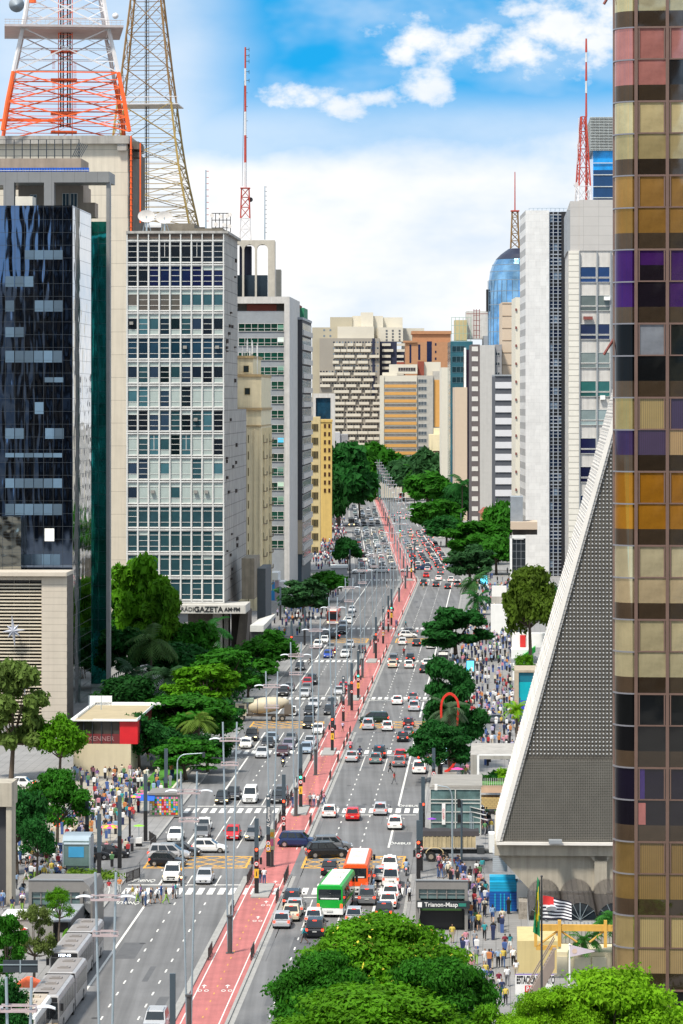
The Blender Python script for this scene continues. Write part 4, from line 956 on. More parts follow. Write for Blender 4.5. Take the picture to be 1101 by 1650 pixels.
crm_ = MB().loft([[(p[0], p[1], h) for p in o_ + q_[::-1]] for h in (0, .08)]).mesh('curved_rail', [mat('rail_grey', (.26, .25, .27), .35, .6)])
for i in range(0, 15):
    for yy in (0, 52): put('curved_rail', crm_, b.root, (0, 0, b.H(43.3 + 119.3 * (i - 1) + yy + 2)))
mb = MB()
for c in range(0, 5): b.add(mb, 1028 + cw * c - 5.5, 1028 + cw * c - .2, -260, None, -.14, .05)
mb.cyl((-r_ + .02, r_ + .05, 0), (-r_ + .02, r_ + .05, b.H(-260)), .12, .12, 8)
mb.box(-r_ - .02, -r_ + .2, r_, r_ + .35, 0, b.H(-260))
mb.build('mullion', bronze, b.root)
mb = MB(); wpx = (cw - 5.5) * b.s; hp = 52 * b.s
mb.box(0, wpx, -.1, .04, hp - .09, hp + .02); mb.box(0, wpx, -.08, .04, -.04, .04)
for q in (.04, wpx - .11): mb.box(q, q + .07, -.09, .03, .04, hp - .09)
wf_ = mb.mesh('window_frame', [bronze])
for i in range(-1, 15):
    for c in range(0, 4): put('window_frame', wf_, b.root, (b.X(1028 + cw * c), 0, b.H(43.3 + 119.3 * (i - 1) + 52)))
mb = MB(); mb.box(-r_ + .05, -r_ + .3, r_ + .35, 25, 0, b.H(-260)); mb.build('side_wall', mat('tower_dark', (.012, .01, .009), .6), b.root)
for k, yy in enumerate((545, -25)):
    mb = MB(); mb.cyl((-r_ - .05, r_ + .2, b.H(yy)), (-r_ - .62, r_ + .2, b.H(yy + 26)), .07, .09, 6); mb.cyl((-r_ - .05, r_ + .3, b.H(yy + 4)), (-r_ - .62, r_ + .3, b.H(yy + 26)), .04, .04, 5); mb.build('flagpole_bracket', mat('rust_metal', (.2, .05, .04), .6), b.root)
# ------------------------------------------------------------------ lattice masts on the roofs
whitem = mat('mast_white', (0.62, 0.60, 0.60), 0.5); rust = mat('mast_rust', (0.22, 0.13, 0.05), 0.7, var=.3); redm = mat('mast_red', (0.42, 0.05, 0.03), 0.5)
yelm = mat('mast_yellow', (0.36, 0.25, 0.07), 0.6, var=.2)
def lattice(name, label, cx0, Z, levels, col, r, arms=True, group=None, sub=2, cx1=None, rot=.12, thin=.5, cat='antenna mast'):
    """levels: (y_pixel, half width px) from the foot up; col(y) -> material slot"""
    z0 = hgt(levels[0][0], Z); t = thing(name, label, cat, (lat(cx0, Z), Z, z0), rot, group); s = Z / F
    mats = [orangep, whitem, rust, redm, yelm, steel]; legs = [MB() for _ in range(4)]; br = MB(); sx_ = ((1, -1), (1, 1), (-1, 1), (-1, -1))
    def P(k, i, f=0):
        y, w = levels[i]; off = 0 if cx1 is None else (cx1 - cx0) * i / (len(levels) - 1)
        return Vector(((sx_[k][0] * w + off) * s, sx_[k][1] * w * s, hgt(y, Z) - z0))
    for i in range(len(levels) - 1):
        c = col((levels[i][0] + levels[i + 1][0]) / 2)
        for k in range(4):
            legs[k].mat(c).cyl(P(k, i), P(k, i + 1), r, r, 5)
            k2 = (k + 1) % 4; a, b_, c_, d = P(k, i), P(k2, i), P(k, i + 1), P(k2, i + 1)
            br.mat(c).cyl(a, d, r * thin, r * thin, 4); br.cyl(b_, c_, r * thin, r * thin, 4); br.cyl(c_, d, r * thin, r * thin, 4)
            if sub > 1:
                m = (a + b_ + c_ + d) / 4; q = r * thin * .5
                for e, f, g_ in ((a, c_, d), (b_, d, c_)):       # e foot, f head of this leg, g_ far head
                    br.cyl((e + f) / 2, m, q, q, 4); h1 = (e + m) / 2; br.cyl(e * .5 + f * .5, h1, q, q, 3); br.cyl(e * .75 + f * .25, h1, q, q, 3); h2 = (f + m) / 2; br.cyl(e * .25 + f * .75, h2, q, q, 3); br.cyl(e * .5 + f * .5, h2, q, q, 3)
                br.cyl((a + m) / 2, (b_ + m) / 2, q, q, 3); br.cyl((c_ + m) / 2, (d + m) / 2, q, q, 3)
    for k in range(4): legs[k].build('leg', mats, t)
    br.build('bracing', mats, t); return t, s, z0, P
lv = [(219, 100), (172, 92.5), (124, 83), (53, 68), (-10, 58), (-70, 48), (-160, 34), (-230, 25)]
t, s_, z0, P = lattice('broadcast_tower', 'huge orange and white lattice tower on the cream block, top left', 105, 748, lv, lambda y: 0 if y > 108 or y < 5 else 1, .46, sub=2, rot=.10, thin=.42)
mb = MB(); Z = 748
def lb(x0, x1, y0, y1, d0, d1): mb.box((x0 - 105) * s_, (x1 - 105) * s_, d0, d1, hgt(y1, Z) - z0, hgt(y0, Z) - z0)
lb(8, 196, 50, 53.5, -13, 13)
for x in np.arange(9, 196, 7): lb(x, x + .5, 42, 50, -13, -12.9)
lb(8, 196, 42, 43, -13, -12.9); lb(8, 196, 46, 46.5, -13, -12.9); mb.build('platform', mat('platform_grey', (.42, .38, .38), .6), t)
mb = MB()
for x in (94, 116): 
    for d in (-1.5, 1.5): lb(x, x + 1, -230, 219, d, d + .15)
for y in range(-220, 215, 12): lb(94, 117, y, y + .7, -1.6, -1.4); mb.cyl(((94 - 105) * s_, -1.5, hgt(y + 12, Z) - z0), ((117 - 105) * s_, -1.5, hgt(y, Z) - z0), .07, .07, 4)
mb.build('lift_frame', orangep, t)
mb = MB()
for x in (97, 101, 108, 112): lb(x, x + 2.2, -230, 205, -.8, .8)
mb.build('cable_run', mat('cable_black', (.02, .02, .022), .6), t)
mb = MB()
for y in (82, 128, 182, 212): lb(82, 124, y, y + 2.6, -2.5, 2.5)
for x0, y0 in ((84, 85), (84, 132), (84, 186), (118, 100), (118, 160)): 
    for q in range(14): lb(x0, x0 + 5, y0 + q * 2.1, y0 + q * 2.1 + .5, -2.6, -2.4)
lb(0, 100, 200, 204, -12.6, -12.2); mb.build('landing', orangep, t)
m = MB(); m.cyl((0, 0, 0), (0, -.5, 0), .2, 1.7, 16); o = m.build('dish_antenna', mat('dish_blue_grey', (.28, .33, .38), .5), t, True); o.location = ((27 - 105) * s_, -12, hgt(19, Z) - z0)
m = MB(); m.cyl((0, 0, 0), (0, -.6, 0), .6, .7, 14); o = m.build('dish_antenna', whitem, t, True); o.location = ((183 - 105) * s_, -12, hgt(35, Z) - z0)
m = MB(); m.cyl((0, 0, 0), (0, 0, 2.0), .9, .7, 10); o = m.build('drum_antenna', orangep, t); o.location = ((52 - 105) * s_, -8, hgt(12, Z) - z0)
t, s_, z0, P = lattice('broadcast_tower', 'tall rusty yellow lattice tower with a central cable riser rising behind the office block', 238, 800, [(368, 76), (338, 70), (300, 62), (268, 56), (226, 50), (168, 43), (110, 36), (55, 30), (0, 24), (-60, 18)], lambda y: 4 if y > 150 else 2, .26, sub=2, rot=-.06, thin=.45)
mb = MB(); Z = 800; bk_ = Bd('rear_block', 'low brown roofed block behind the office block, carrying the yellow lattice tower', 330, 785); bk_.part('wall', [(140, 330, 366, None, 0, 35)], dkc)
for x in (232, 238):
    mb.box((x - 236) * s_, (x - 235.3) * s_, -.5, -.3, 0, hgt(-60, Z) - z0)
for y in range(-55, 365, 5): mb.box((232 - 236) * s_, (238.6 - 236) * s_, -.5, -.35, hgt(y, Z) - z0, hgt(y - .6, Z) - z0)
mb.box((233.5 - 236) * s_, (235 - 236) * s_, -.3, .3, 0, hgt(-60, Z) - z0); mb.build('cable_riser', mat('riser_dark', (.06, .055, .05), .6), t)
mb = MB(); mb.box((192 - 236) * s_, (290 - 236) * s_, -6.5, -6.3, hgt(160, Z) - z0, hgt(159, Z) - z0); mb.box((192 - 236) * s_, (290 - 236) * s_, -6.5, 6.3, hgt(172, Z) - z0, hgt(170.5, Z) - z0)
for x in np.arange(192, 290, 4): mb.box((x - 236) * s_, (x - 235.6) * s_, -6.5, -6.4, hgt(171, Z) - z0, hgt(160, Z) - z0)
mb.build('platform', whitem, t)
t, s_, z0, P = lattice('antenna_mast', 'red and white mast with side dipoles above the crowned tower', 395.5, 955, [(386, 9), (369, 8), (352, 7.5), (334, 7), (318, 6.5), (303, 6)], lambda y: 3 if y < 332 else (1 if y > 350 else 3), .18, sub=1, rot=0)
mb = MB(); Z = 955; H0 = lambda y: hgt(y, Z) - z0
cs_ = [(303, 262, 1), (262, 218, 3), (218, 180, 1), (180, 138, 3), (138, 110, 1), (110, 76, 3)]
for i, (y0, y1, c) in enumerate(cs_): mb.mat(0 if c == 1 else 1).cyl((0, 0, H0(y0)), (0, 0, H0(y1)), .42 - .03 * i, .40 - .03 * i, 6)
mb.mat(1).box(-1.4, 1.4, -1.4, 1.4, H0(304), H0(302.6)); mb.build('pole', [whitem, redm], t)
mb = MB()
for y in (80, 90, 99, 116, 130): mb.box(0, 1.1, -.05, .05, H0(y), H0(y) + .15); mb.box(1.0, 1.15, -.1, .1, H0(y + 3), H0(y - 3))
for y in (150, 172, 195, 222): mb.box(0, .7, -.05, .05, H0(y), H0(y) + .12)
mb.cyl((-.9, 0, H0(300)), (-.3, 0, H0(130)), .07, .07, 4); mb.cyl((1.5, -.5, H0(322)), (1.5, -.9, H0(322)), .6, .7, 10); mb.build('dipole', black, t)
for (x, y0, y1, Z, lb_) in [(332, 372, 274, 700, 'thin pale mast with short side arms left of the antenna rack'), (427, 386, 300, 960, 'thin grey mast with black dipoles right of the red and white mast')]:
    t = thing('antenna_mast', lb_, 'antenna mast', (lat(x, Z), Z, hgt(y0, Z)), 0, 'thin roof masts'); mb = MB(); h = hgt(y1, Z) - hgt(y0, Z)
    mb.cyl((0, 0, 0), (0, 0, h), .2, .14, 5).build('pole', steel, t); mb = MB()
    for q in np.arange(2, h, 1.3): mb.box(-.1, .6, -.05, .05, q, q + .12)
    mb.build('dipole', redm if x < 400 else black, t)
t, s_, z0, P = lattice('antenna_mast', 'red and white lattice mast beside the blue louvred tower', 940, 650, [(330, 11), (300, 9.5), (270, 8), (240, 6.5), (212, 5), (188, 3.5)], lambda y: 1 if y > 300 else 3, .14, sub=1, rot=.2)
mb = MB(); Z = 650; H0 = lambda y: hgt(y, Z) - z0
for i, (y0, y1, c) in enumerate([(330, 188, 3), (188, 150, 3), (150, 130, 1), (130, 100, 3), (100, 84, 1), (84, 62, 3)]): mb.mat(0 if c == 1 else 1).cyl((5 * s_, 0, H0(y0)), (5 * s_, 0, H0(y1)), .22, .16, 6)
mb.build('pole', [whitem, redm], t); mb = MB(); mb.cyl((-12 * s_, 0, H0(298)), (-12 * s_, -.3, H0(298)), .5, .5, 10)
for x, y0, y1 in ((-8, 190, 240), (-10, 232, 265)): mb.box(x * s_, x * s_ + .1, -.05, .05, H0(y1), H0(y0))
mb.build('side_antenna', whitem, t)
t, s_, z0, P = lattice('antenna_mast', 'dark lattice mast on the blue dome tower', 830, 1420, [(400, 6.8), (388, 6.3), (376, 5.8), (364, 5.3), (350, 4.8), (341, 4.6)], lambda y: 2, .3, sub=1, rot=0)
mb = MB(); mb.cyl((0, 0, hgt(341, 1420) - z0), (0, 0, hgt(277, 1420) - z0), .3, .2, 5); mb.box(-1.8, 1.8, -1.8, 1.8, hgt(341, 1420) - z0, hgt(339, 1420) - z0); mb.build('pole', redm, t)

# ------------------------------------------------------------------ lamp masts along the median
def mast_parts():
    L = {}
    pole = MB(); 
    for sg in (-1, 1): pole.cyl((sg * .14, 0, 0), (sg * .64, 0, 20.9), .078, .078, 8)
    L['pole'] = (pole.mesh('pole', [steel]), (0, 0, 0))
    for z in (19.15, 16.95):
        c = MB(); w = .9 if z > 18 else .78
        for y in (-.22, .22): c.box(-w, w, y - .035, y + .035, z, z + .12); c.box(-w, w, y - .035, y + .035, z + .3, z + .36)
        for x in (-w, -w * .4, w * .4, w): c.box(x - .03, x + .03, -.22, .22, z + .02, z + .1); c.box(x - .02, x + .02, -.24, -.2, z, z + .36)
        L['crossbar' + '-1' * (z < 18)] = (c.mesh('crossbar', [mat('crossbar_metal', (.55, .45, .45), .45, .3)]), (0, 0, 0))
    s_ = MB(); s_.cyl((0, 0, 0), (0, 0, 3.3), .22, .2, 10); s_.cyl((0, 0, 3.3), (0, 0, 3.45), .3, .3, 10); s_.box(-.35, .35, -.35, .35, 0, .06)
    L['base_sleeve'] = (s_.mesh('base_sleeve', [mat('sleeve_metal', (.10, .10, .10), .45, .4)]), (0, 0, 0))
    for sg in (-1, 1):
        h = MB(); rs = []
        for k in range(7):
            q = k / 6; x = sg * (.8 + 1.05 * q); z = 19.32 + .14 * math.sin(q * 2.4) - .12 * q * q; w = .22 * math.sin(math.pi * (.18 + .72 * q)) + .05
            rs.append([(x, -w, z), (x, -w * .6, z + .08), (x, w * .6, z + .08), (x, w, z), (x, w * .5, z - .05), (x, -w * .5, z - .05)])
        h.loft(rs); L['lamp_head%d' % sg] = (h.mesh('lamp_head', [mat('lamp_white', (.62, .66, .70), .4)]), (0, 0, 0))
    return L
MP = mast_parts()
mz = [169, 206.6, 262.6, 303, 359.6, 403, 447, 495, 549, 604, 663, 718, 775, 832, 890, 945, 1000, 1055, 1110, 1165, 1220, 1275, 1330, 1390, 1450, 1510, 1580, 1650]
ordn = ['nearest', 'second', 'third', 'fourth', 'fifth', 'sixth', 'seventh', 'eighth', 'ninth', 'tenth', 'eleventh', 'twelfth', 'thirteenth', 'fourteenth', 'fifteenth', 'sixteenth', 'seventeenth', 'eighteenth', 'nineteenth', 'twentieth',
        'twenty-first', 'twenty-second', 'twenty-third', 'twenty-fourth', 'twenty-fifth', 'twenty-sixth', 'twenty-seventh', 'farthest']
for i, Z in enumerate(mz):
    t = thing('lamp_mast', 'tall twin-pole steel lamp mast on the cycle path, %s of the row' % ordn[i], 'lamp mast', (AX(-.3, Z), Z, .01), heading(Z) * .3, 'lamp masts along the median')
    for k, (me, l) in MP.items(): put(k.rstrip('-1'), me, t)
    if i == 4: 
        m = MB(); m.box(-.32, .32, -.32, -.28, 1.8, 4.0); m.mat(1).box(-.2, .2, -.33, -.325, 2.2, 3.0); m.mat(2).box(-.22, .22, -.33, -.325, 3.2, 3.7); m.build('poster', [mat('poster_green', (.45, .6, .35), .7), mat('poster_pink', (.7, .2, .35), .7), yellowp], t)

# ------------------------------------------------------------------ slate columns carrying signals and names
signw = mat('sign_white', (.75, .74, .72), .5)
def sign50(t, z, y, txt='50'):
    m = MB(); m.cyl((0, y, z), (0, y - .03, z), .26, .26, 18); m.mat(1).cyl((0, y - .03, z), (0, y - .045, z), .19, .19, 18); m.build('speed_sign', [redp, signw], t)
    text(txt, .24, 'sign_number', black, t, (0, y - .05, z), (R(90), 0, 0), .004, .9, bold=.01)
colk = {}
def column(x, yb, h, kind, label, w=.42, slate_from=.45):
    X, Z, _ = G(x, yb); t = thing('signal_column' if kind not in 'PN' else 'street_column', label, 'street column', (X, Z, .13), heading(Z), 'slate street columns')
    m = MB(); m.box(-w / 2, w / 2, -.11, .11, h * slate_from, h); m.build('upper_post', slate, t)
    m = MB(); m.box(-w / 2 - .004, w / 2 + .004, -.114, .114, 0, h * slate_from); m.build('lower_post', black, t)
    if 'R' in kind or 'G' in kind:
        z = h * .45
        m = MB(); m.box(-w / 2 - .01, w / 2 + .01, -.18, -.115, z - .15, z + 1.25); sh_ = m.build('signal_head', black, t)
        for j, (zz, mm) in enumerate([(z + 1.05, redlamp if 'R' in kind else darkmetal), (z + .62, darkmetal), (z + .2, greenlamp if 'G' in kind else darkmetal)]):
            m = MB(); m.cyl((0, -.18, zz), (0, -.21, zz), .15, .15, 12); m.build('lamp', mm, sh_)
        if 'X' in kind:
            for sg in (-1, 1): m = MB(); m.box(sg * .3, sg * .55, -.12, .12, z - .45, z + .25); m.cyl((sg * .42, -.12, z + .1), (sg * .42, -.16, z + .1), .09, .09, 8); m.build('side_signal', black, t)
    if 'S' in kind: sign50(t, h * .40, -.19 if 1 else 0)
    if 'T' in kind: sign50(t, h * .33, -.13); sign50(t, h * .25, -.13)
    if 'Y' in kind:
        m = MB(); m.box(-w / 2 - .02, w / 2 + .02, -.16, -.115, h * .21, h * .33); m.build('yellow_panel', yellowp, t)
        m = MB(); m.cyl((0, -.165, h * .29), (0, -.17, h * .29), .06, .06, 8); m.box(-.05, .05, -.17, -.165, h * .235, h * .28); m.build('pictogram', black, t)
    if 'N' in kind:
        o = text('Al. Campinas', .42, 'street_name', signw, t, (.02, -.13, h * .70), (R(90), 0, 0), .004, .95, bold=.006); o.rotation_euler = Matrix.Rotation(R(-90), 3, 'Y').to_4x4().to_3x3().to_euler() if 0 else (R(90), R(-90), 0)
        m = MB(); m.cyl((0, -.12, h * .96), (0, -.14, h * .96), .12, .12, 10); m.build('emblem', signw, t)
    return t
cols = [(278.5, 1735, 7.5, 'T', 'slate column with a speed limit disc beside the cycle path at the bottom edge'),
 (413.7, 1442, 7.6, 'RSYX', 'slate signal column showing red with a yellow panel on the nearest median island'),
 (432.6, 1398, 7.6, 'NTY', 'slate column lettered Al. Campinas on the median'), (457.5, 1355, 7.4, 'RT', 'slate signal column showing red with two speed discs just beyond the Campinas junction'),
 (484.8, 1302, 7.7, 'GSYX', 'slate signal column showing green beside the four people waiting on the median'), (535.7, 1211, 7.6, 'RSYX', 'slate signal column showing red between the second and third crossings'),
 (553.5, 1163.5, 7, 'TN', 'dark name column with stacked discs near the dark minivan'), (567, 1146, 7.6, 'RS', 'slate signal column showing red just before the mixer truck junction'), (577.5, 1126, 7.8, 'GSYX', 'slate signal column showing green past the mixer truck junction'),
 (606, 1062, 8, 'RSX', 'slate signal column showing red at the third median island'), (617.6, 1038, 7.6, 'NTY', 'dark name column with white lettering at the third junction'), (626, 1019, 7.8, 'RT', 'slate signal column showing red beyond the third junction'),
 (631, 1008, 8, 'GSYX', 'slate signal column showing green beside the pedestrian in blue on the median'), (663, 932.7, 8.6, 'RY', 'distant slate signal column, left of a pair at the fourth junction'), (668.6, 924.5, 9, 'RX', 'distant slate signal column, right of a pair at the fourth junction'),
 (627, 843, 9, 'RY', 'far slate signal column with yellow panel where the avenue straightens'), (644.5, 875, 9, 'GY', 'far slate signal column amid the traffic queue'), (612, 812, 8, 'GY', 'farthest slate signal column showing green near the trees'),
 (699, 1268, 4.9, 'T', 'short slate column beside the illuminated advertising screen'), (682, 1361, 7.5, 'R', 'slate signal column showing red, rear of three by the glass entrance'), (678.5, 1405, 7.2, 'T', 'slate column with round signs, middle of three by the glass entrance'),
 (674.5, 1418, 6.1, 'RSX', 'slate signal column showing red, front of three by the glass entrance'),
 (267.8, 1309, 7.6, 'P', 'plain slate column beside the newsstand'), (234.7, 1357, 7.6, 'P', 'plain slate column on the left kerb corner by the railing'), (193, 1401, 7.7, 'P', 'thick slate column rising beside the parked black car'),
 (160, 1426, 7.2, 'P', 'plain slate column just behind the left metro entrance'), (140.5, 1370, 6.0, 'P', 'slim slate pole among the crowd left of the road'),
 (491, 1041, 7.6, 'P', 'tall slate column by the orange bus'), (470, 1065, 7.6, 'R', 'slate signal column at the left kerb beneath the trees'), (452, 1000, 7.6, 'P', 'distant plain slate column behind the round tree'),
 (564, 932, 8, 'P', 'slate column by the left kerb at the fourth crossing'), (743, 862, 8, 'G', 'slate signal column showing green behind the right-hand trees'), (697, 835, 8, 'P', 'far slate column beside the red bus')]
for c in cols: column(*c)
t = column(209.4, 1367.6, 7.4, 'R', 'thin dark signal pole showing red beside the food umbrella', w=.22)

# railings on the median edges
rail = MB(); 
for q in np.arange(0, 3.81, .19): rail.box(-.02, .02, q, q + .035, .08, 1.02)
rail.box(-.03, .03, 0, 3.85, 1.0, 1.08); rail.box(-.03, .03, 0, 3.85, .12, .18)
for q in (0, 1.9, 3.8): rail.box(-.04, .04, q, q + .07, 0, 1.1)
railm = rail.mesh('rail_panel', [mat('rail_dark', (.05, .045, .045), .5, .3)])
SIDE = {-1: 'left', 1: 'right'}
def near_lbl(Z):
    names = ['first', 'second', 'third', 'fourth', 'fifth', 'sixth', 'seventh']
    for i, q in enumerate(XW[:7]):
        if Z < q + 3: return 'before the %s crossing' % names[i]
    return 'beyond the seventh crossing'
rl = [(-1, z) for z in (299, 324, 345.5, 349, 388, 396, 412, 418, 438, 464, 480, 496, 553, 569, 632, 650, 682, 726, 741, 920)] + [(1, z) for z in (299, 333, 345.5, 349, 378, 393, 412, 418, 440, 462, 480, 490, 500, 530, 552, 570, 590, 632, 650, 668, 726, 741, 780, 850, 922)]
cnt = {}
for sd_, Z in rl:
    k = (sd_, near_lbl(Z)); cnt[k] = cnt.get(k, 0) + 1
    t = thing('kerb_railing', 'short dark railing, %s edge of the median, %s %s' % ('left' if sd_ < 0 else 'right', ['nearest', 'second', 'third', 'fourth', 'fifth', 'sixth', 'seventh'][min(6, cnt[k] - 1)], near_lbl(Z)), 'railing', (AX(sd_ * 1.9, Z), Z, .013), heading(Z), 'railings along the median')
    put('rail_panel', railm, t)
for (x, y, a, lb_) in [(243, 1371, .1, 'curved dark railing at the far left kerb corner of the junction'), (204, 1425, .3, 'curved dark railing at the near left kerb corner of the junction')]:
    t = thing('kerb_railing', lb_, 'railing', (G(x, y)[0], G(x, y)[1], .14), -a, 'corner railings'); put('rail_panel', railm, t); put('rail_panel', railm, t, (0, 3.8, 0), .35)

# ------------------------------------------------------------------ trees
bark = mat('bark', (0.10, 0.075, 0.055), 0.9, var=.3, bump=.3)
leaf = mat('leaf', objcol=True, rough=0.7, var=0.5, scale=0.6, trans=0.4, spec=.12)
nr = np.random.RandomState(4)
def crown_mesh(clumps, n, size, name, flat=.35, flower=0):
    """clumps: (x,y,z,rx,ry,rz); leaves are spread near the skin of every clump"""
    w = np.array([c[3] * c[4] + c[3] * c[5] for c in clumps]); k = nr.choice(len(clumps), n, p=w / w.sum()); C = np.array(clumps)[k]
    d = nr.normal(size=(n, 3)); d[:, 2] += .45; d /= np.linalg.norm(d, axis=1)[:, None]; rad = np.clip(nr.normal(.88, .32, n), .1, 1.7)
    P = C[:, :3] + d * C[:, 3:] * rad[:, None]
    nrm = d * (1 / np.maximum(C[:, 3:], .3)); nrm /= np.linalg.norm(nrm, axis=1)[:, None]; nrm = nrm * .9 + nr.normal(size=(n, 3)) * .55; nrm[:, 2] += flat; nrm /= np.linalg.norm(nrm, axis=1)[:, None]
    a = np.cross(nrm, nr.normal(size=(n, 3))); a /= np.linalg.norm(a, axis=1)[:, None]; b = np.cross(nrm, a)
    s = size * nr.uniform(.4, 1.3, n)[:, None]; a = a * s; b = b * s * .55
    V = np.stack([P - a, P - b * .9 + nrm * s * .12, P + a, P + b * .9 - nrm * s * .1], 1).reshape(-1, 3)
    me = bpy.data.meshes.new(name); me.vertices.add(4 * n); me.vertices.foreach_set('co', V.ravel()); me.loops.add(4 * n); me.loops.foreach_set('vertex_index', np.arange(4 * n))
    me.polygons.add(n); me.polygons.foreach_set('loop_start', np.arange(0, 4 * n, 4)); me.polygons.foreach_set('loop_total', np.full(n, 4)); me.materials.append(leaf)
    if flower:
        me.materials.append(mat('yellow_blossom', (.55, .5, .04), .6)); mi = (nr.rand(n) < flower).astype(np.int32); me.polygons.foreach_set('material_index', mi)
    me.update(); me.validate(); return me
def tree_proto(style, seed, n, size, flower=0):
    r = random.Random(seed); cl = []; limbs = MB(); R_ = 1.0
    if style == 'layered':        # wide umbrella with flat plates of foliage; unit: radius 5, height 9
        for i in range(64):
            a = r.uniform(0, 2 * math.pi); d = 4.6 * math.sqrt(r.random()); top = 8.6 - 3.4 * (d / 5) ** 2
            z = top - r.choice([0, 0, .9, 1.9, 2.9]) * r.uniform(.7, 1.1); z = max(z, 2.7)
            rr = r.uniform(.75, 1.5); cl.append((d * math.cos(a), d * math.sin(a), z, rr, rr, r.uniform(.26, .55)))
    elif style == 'round':
        for i in range(34):
            a = r.uniform(0, 2 * math.pi); e = r.uniform(-.35, 1) ; ce = math.sqrt(max(0, 1 - e * e)); q = r.uniform(.55, .86)
            rr = r.uniform(.9, 1.6); cl.append((5 * q * ce * math.cos(a), 5 * q * ce * math.sin(a), 5 + 4 * q * e, rr, rr, rr * r.uniform(.5, .8)))
    elif style == 'loose':
        for i in range(40):
            a = r.uniform(0, 2 * math.pi); d = 4.2 * r.random() ** .6; z = r.uniform(3.2, 9) ; d *= math.sqrt(max(.15, 1 - ((z - 5.6) / 3.9) ** 2)); rr = r.uniform(.5, 1.15)
            cl.append((d * math.cos(a), d * math.sin(a), z, rr, rr, rr * .55))
    elif style == 'willow':
        for i in range(44):
            a = r.uniform(0, 2 * math.pi); d = r.uniform(2, 4.8); cl.append((d * math.cos(a), d * math.sin(a), 8.2 - .13 * d * d - r.uniform(0, 2.0), .9, .9, 1.0))
        for i in range(10): a = r.uniform(0, 2 * math.pi); d = r.uniform(0, 3); cl.append((d * math.cos(a), d * math.sin(a), 8, 1.5, 1.5, .9))
    crown = crown_mesh(cl, n, size, 'crown', flower=flower)
    fork = (r.uniform(-.3, .3), r.uniform(-.3, .3), 3.0); limbs.cyl((0, 0, -12), (0, 0, 0), .36, .34, 8); limbs.cyl((0, 0, 0), fork, .34, .24, 8)
    for c in cl[::3]:
        mid = (fork[0] * .5 + c[0] * .5 + r.uniform(-.3, .3), fork[1] * .5 + c[1] * .5, fork[2] * .45 + c[2] * .55 - .2)
        limbs.cyl(fork, mid, .13, .08, 5); limbs.cyl(mid, (c[0], c[1], c[2] - .1), .08, .03, 4)
    return crown, limbs.mesh('trunk', [bark])
TP = {}
def tree(x, y, hw, top, Z, style, col, label, name='street_tree', n=9000, seed=1, bot=None, yscale=1.0, flower=0, size=None, group='trees along the avenue', cap=1.7):
    """crown centre x px, top y px, half width px, distance Z"""
    s = Z / F; rad = hw * s * 1.04; size = size or .40
    key = (style, seed, n, flower, round(size, 2))
    if key not in TP: TP[key] = tree_proto(style, seed, n, size, flower)
    h = hgt(top, Z); t = thing(name, label, 'tree', (lat(x, Z), Z, .05), rng.uniform(0, 6.28), group)
    cr, tr = TP[key]; k = rad / 5.0; kz = min(h / 8.95, k * cap); zo = h - 8.95 * kz
    put('crown', cr, t, (0, 0, zo), scale=(k, k * yscale, kz), color=col); put('trunk', tr, t, (0, 0, zo), scale=(k, k, kz)); return t
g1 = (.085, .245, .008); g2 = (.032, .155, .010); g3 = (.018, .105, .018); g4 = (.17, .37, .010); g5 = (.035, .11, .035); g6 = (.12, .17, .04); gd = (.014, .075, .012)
tree(615, 1487, 128, 1478, 246, 'layered', g1, 'big umbrella-shaped tree with olive tips at the bottom centre', n=70000, seed=11, size=.18, flower=.02)
tree(528, 1540, 92, 1538, 238, 'layered', g2, 'spreading green tree over the left part of the bottom centre, hiding the black car', n=55000, seed=12, size=.18)
tree(702, 1540, 92, 1536, 235, 'layered', g2, 'broad green tree at the bottom centre right of the umbrella tree', n=50000, seed=13, size=.18)
tree(600, 1590, 165, 1590, 228, 'layered', g1, 'bright lower canopy at the very bottom centre edge', n=60000, seed=14, size=.18)
tree(985, 1562, 150, 1562, 180, 'layered', g4, 'bright yellow-green feathery tree below the bronze tower', cap=1.2, n=80000, seed=15, size=.14)
tree(893, 1600, 72, 1592, 178, 'layered', g4, 'bright yellow-green tree under the flagpole, left of the feathery tree', cap=1.2, n=45000, seed=16, size=.14)
tree(800, 1630, 60, 1632, 200, 'loose', g1, 'small feathery treetop at the bottom edge below the pavement walkers', n=12000, seed=17, size=.26)
tree(18, 1110, 62, 1080, 440, 'loose', (.12, .19, .04), 'tall brownish-green tree in front of the louvred building', n=16000, seed=21, size=.4)
tree(96, 1165, 40, 1152, 440, 'round', g1, 'fresh green tree before the stone wall corner', n=9000, seed=22, size=.38)
tree(92, 1250, 46, 1240, 372, 'layered', g2, 'flat layered tree over the plaza crowd', n=13000, seed=23, size=.3)
tree(28, 1290, 46, 1262, 352, 'round', g3, 'dark dense tree beside the concrete portal on the left', n=12000, seed=24, size=.32)
tree(60, 1325, 30, 1318, 345, 'round', g3, 'low dark tree over the left flower bed', n=7000, seed=25, size=.3)
tree(12, 1490, 42, 1480, 268, 'loose', g2, 'green tree at the left edge beside the striped tent', n=12000, seed=26, size=.28)
tree(55, 1470, 36, 1466, 285, 'loose', g6, 'small olive tree with reddish tips by the left metro entrance', n=9000, seed=27, size=.24)
tree(95, 1432, 24, 1430, 300, 'layered', g1, 'slender young tree in front of the left metro entrance', n=6000, seed=28, size=.24)
tree(8, 1590, 45, 1578, 240, 'round', g3, 'dark green tree in the bottom left corner', n=11000, seed=29, size=.28)
tree(222, 930, 56, 908, 610, 'loose', g1, 'tall bright green tree beside the glass tower', n=17000, seed=31, size=.55)
tree(266, 960, 46, 945, 600, 'loose', (.09, .23, .012), 'tall yellow-green tree in front of the office block', n=17000, seed=32, size=.55)
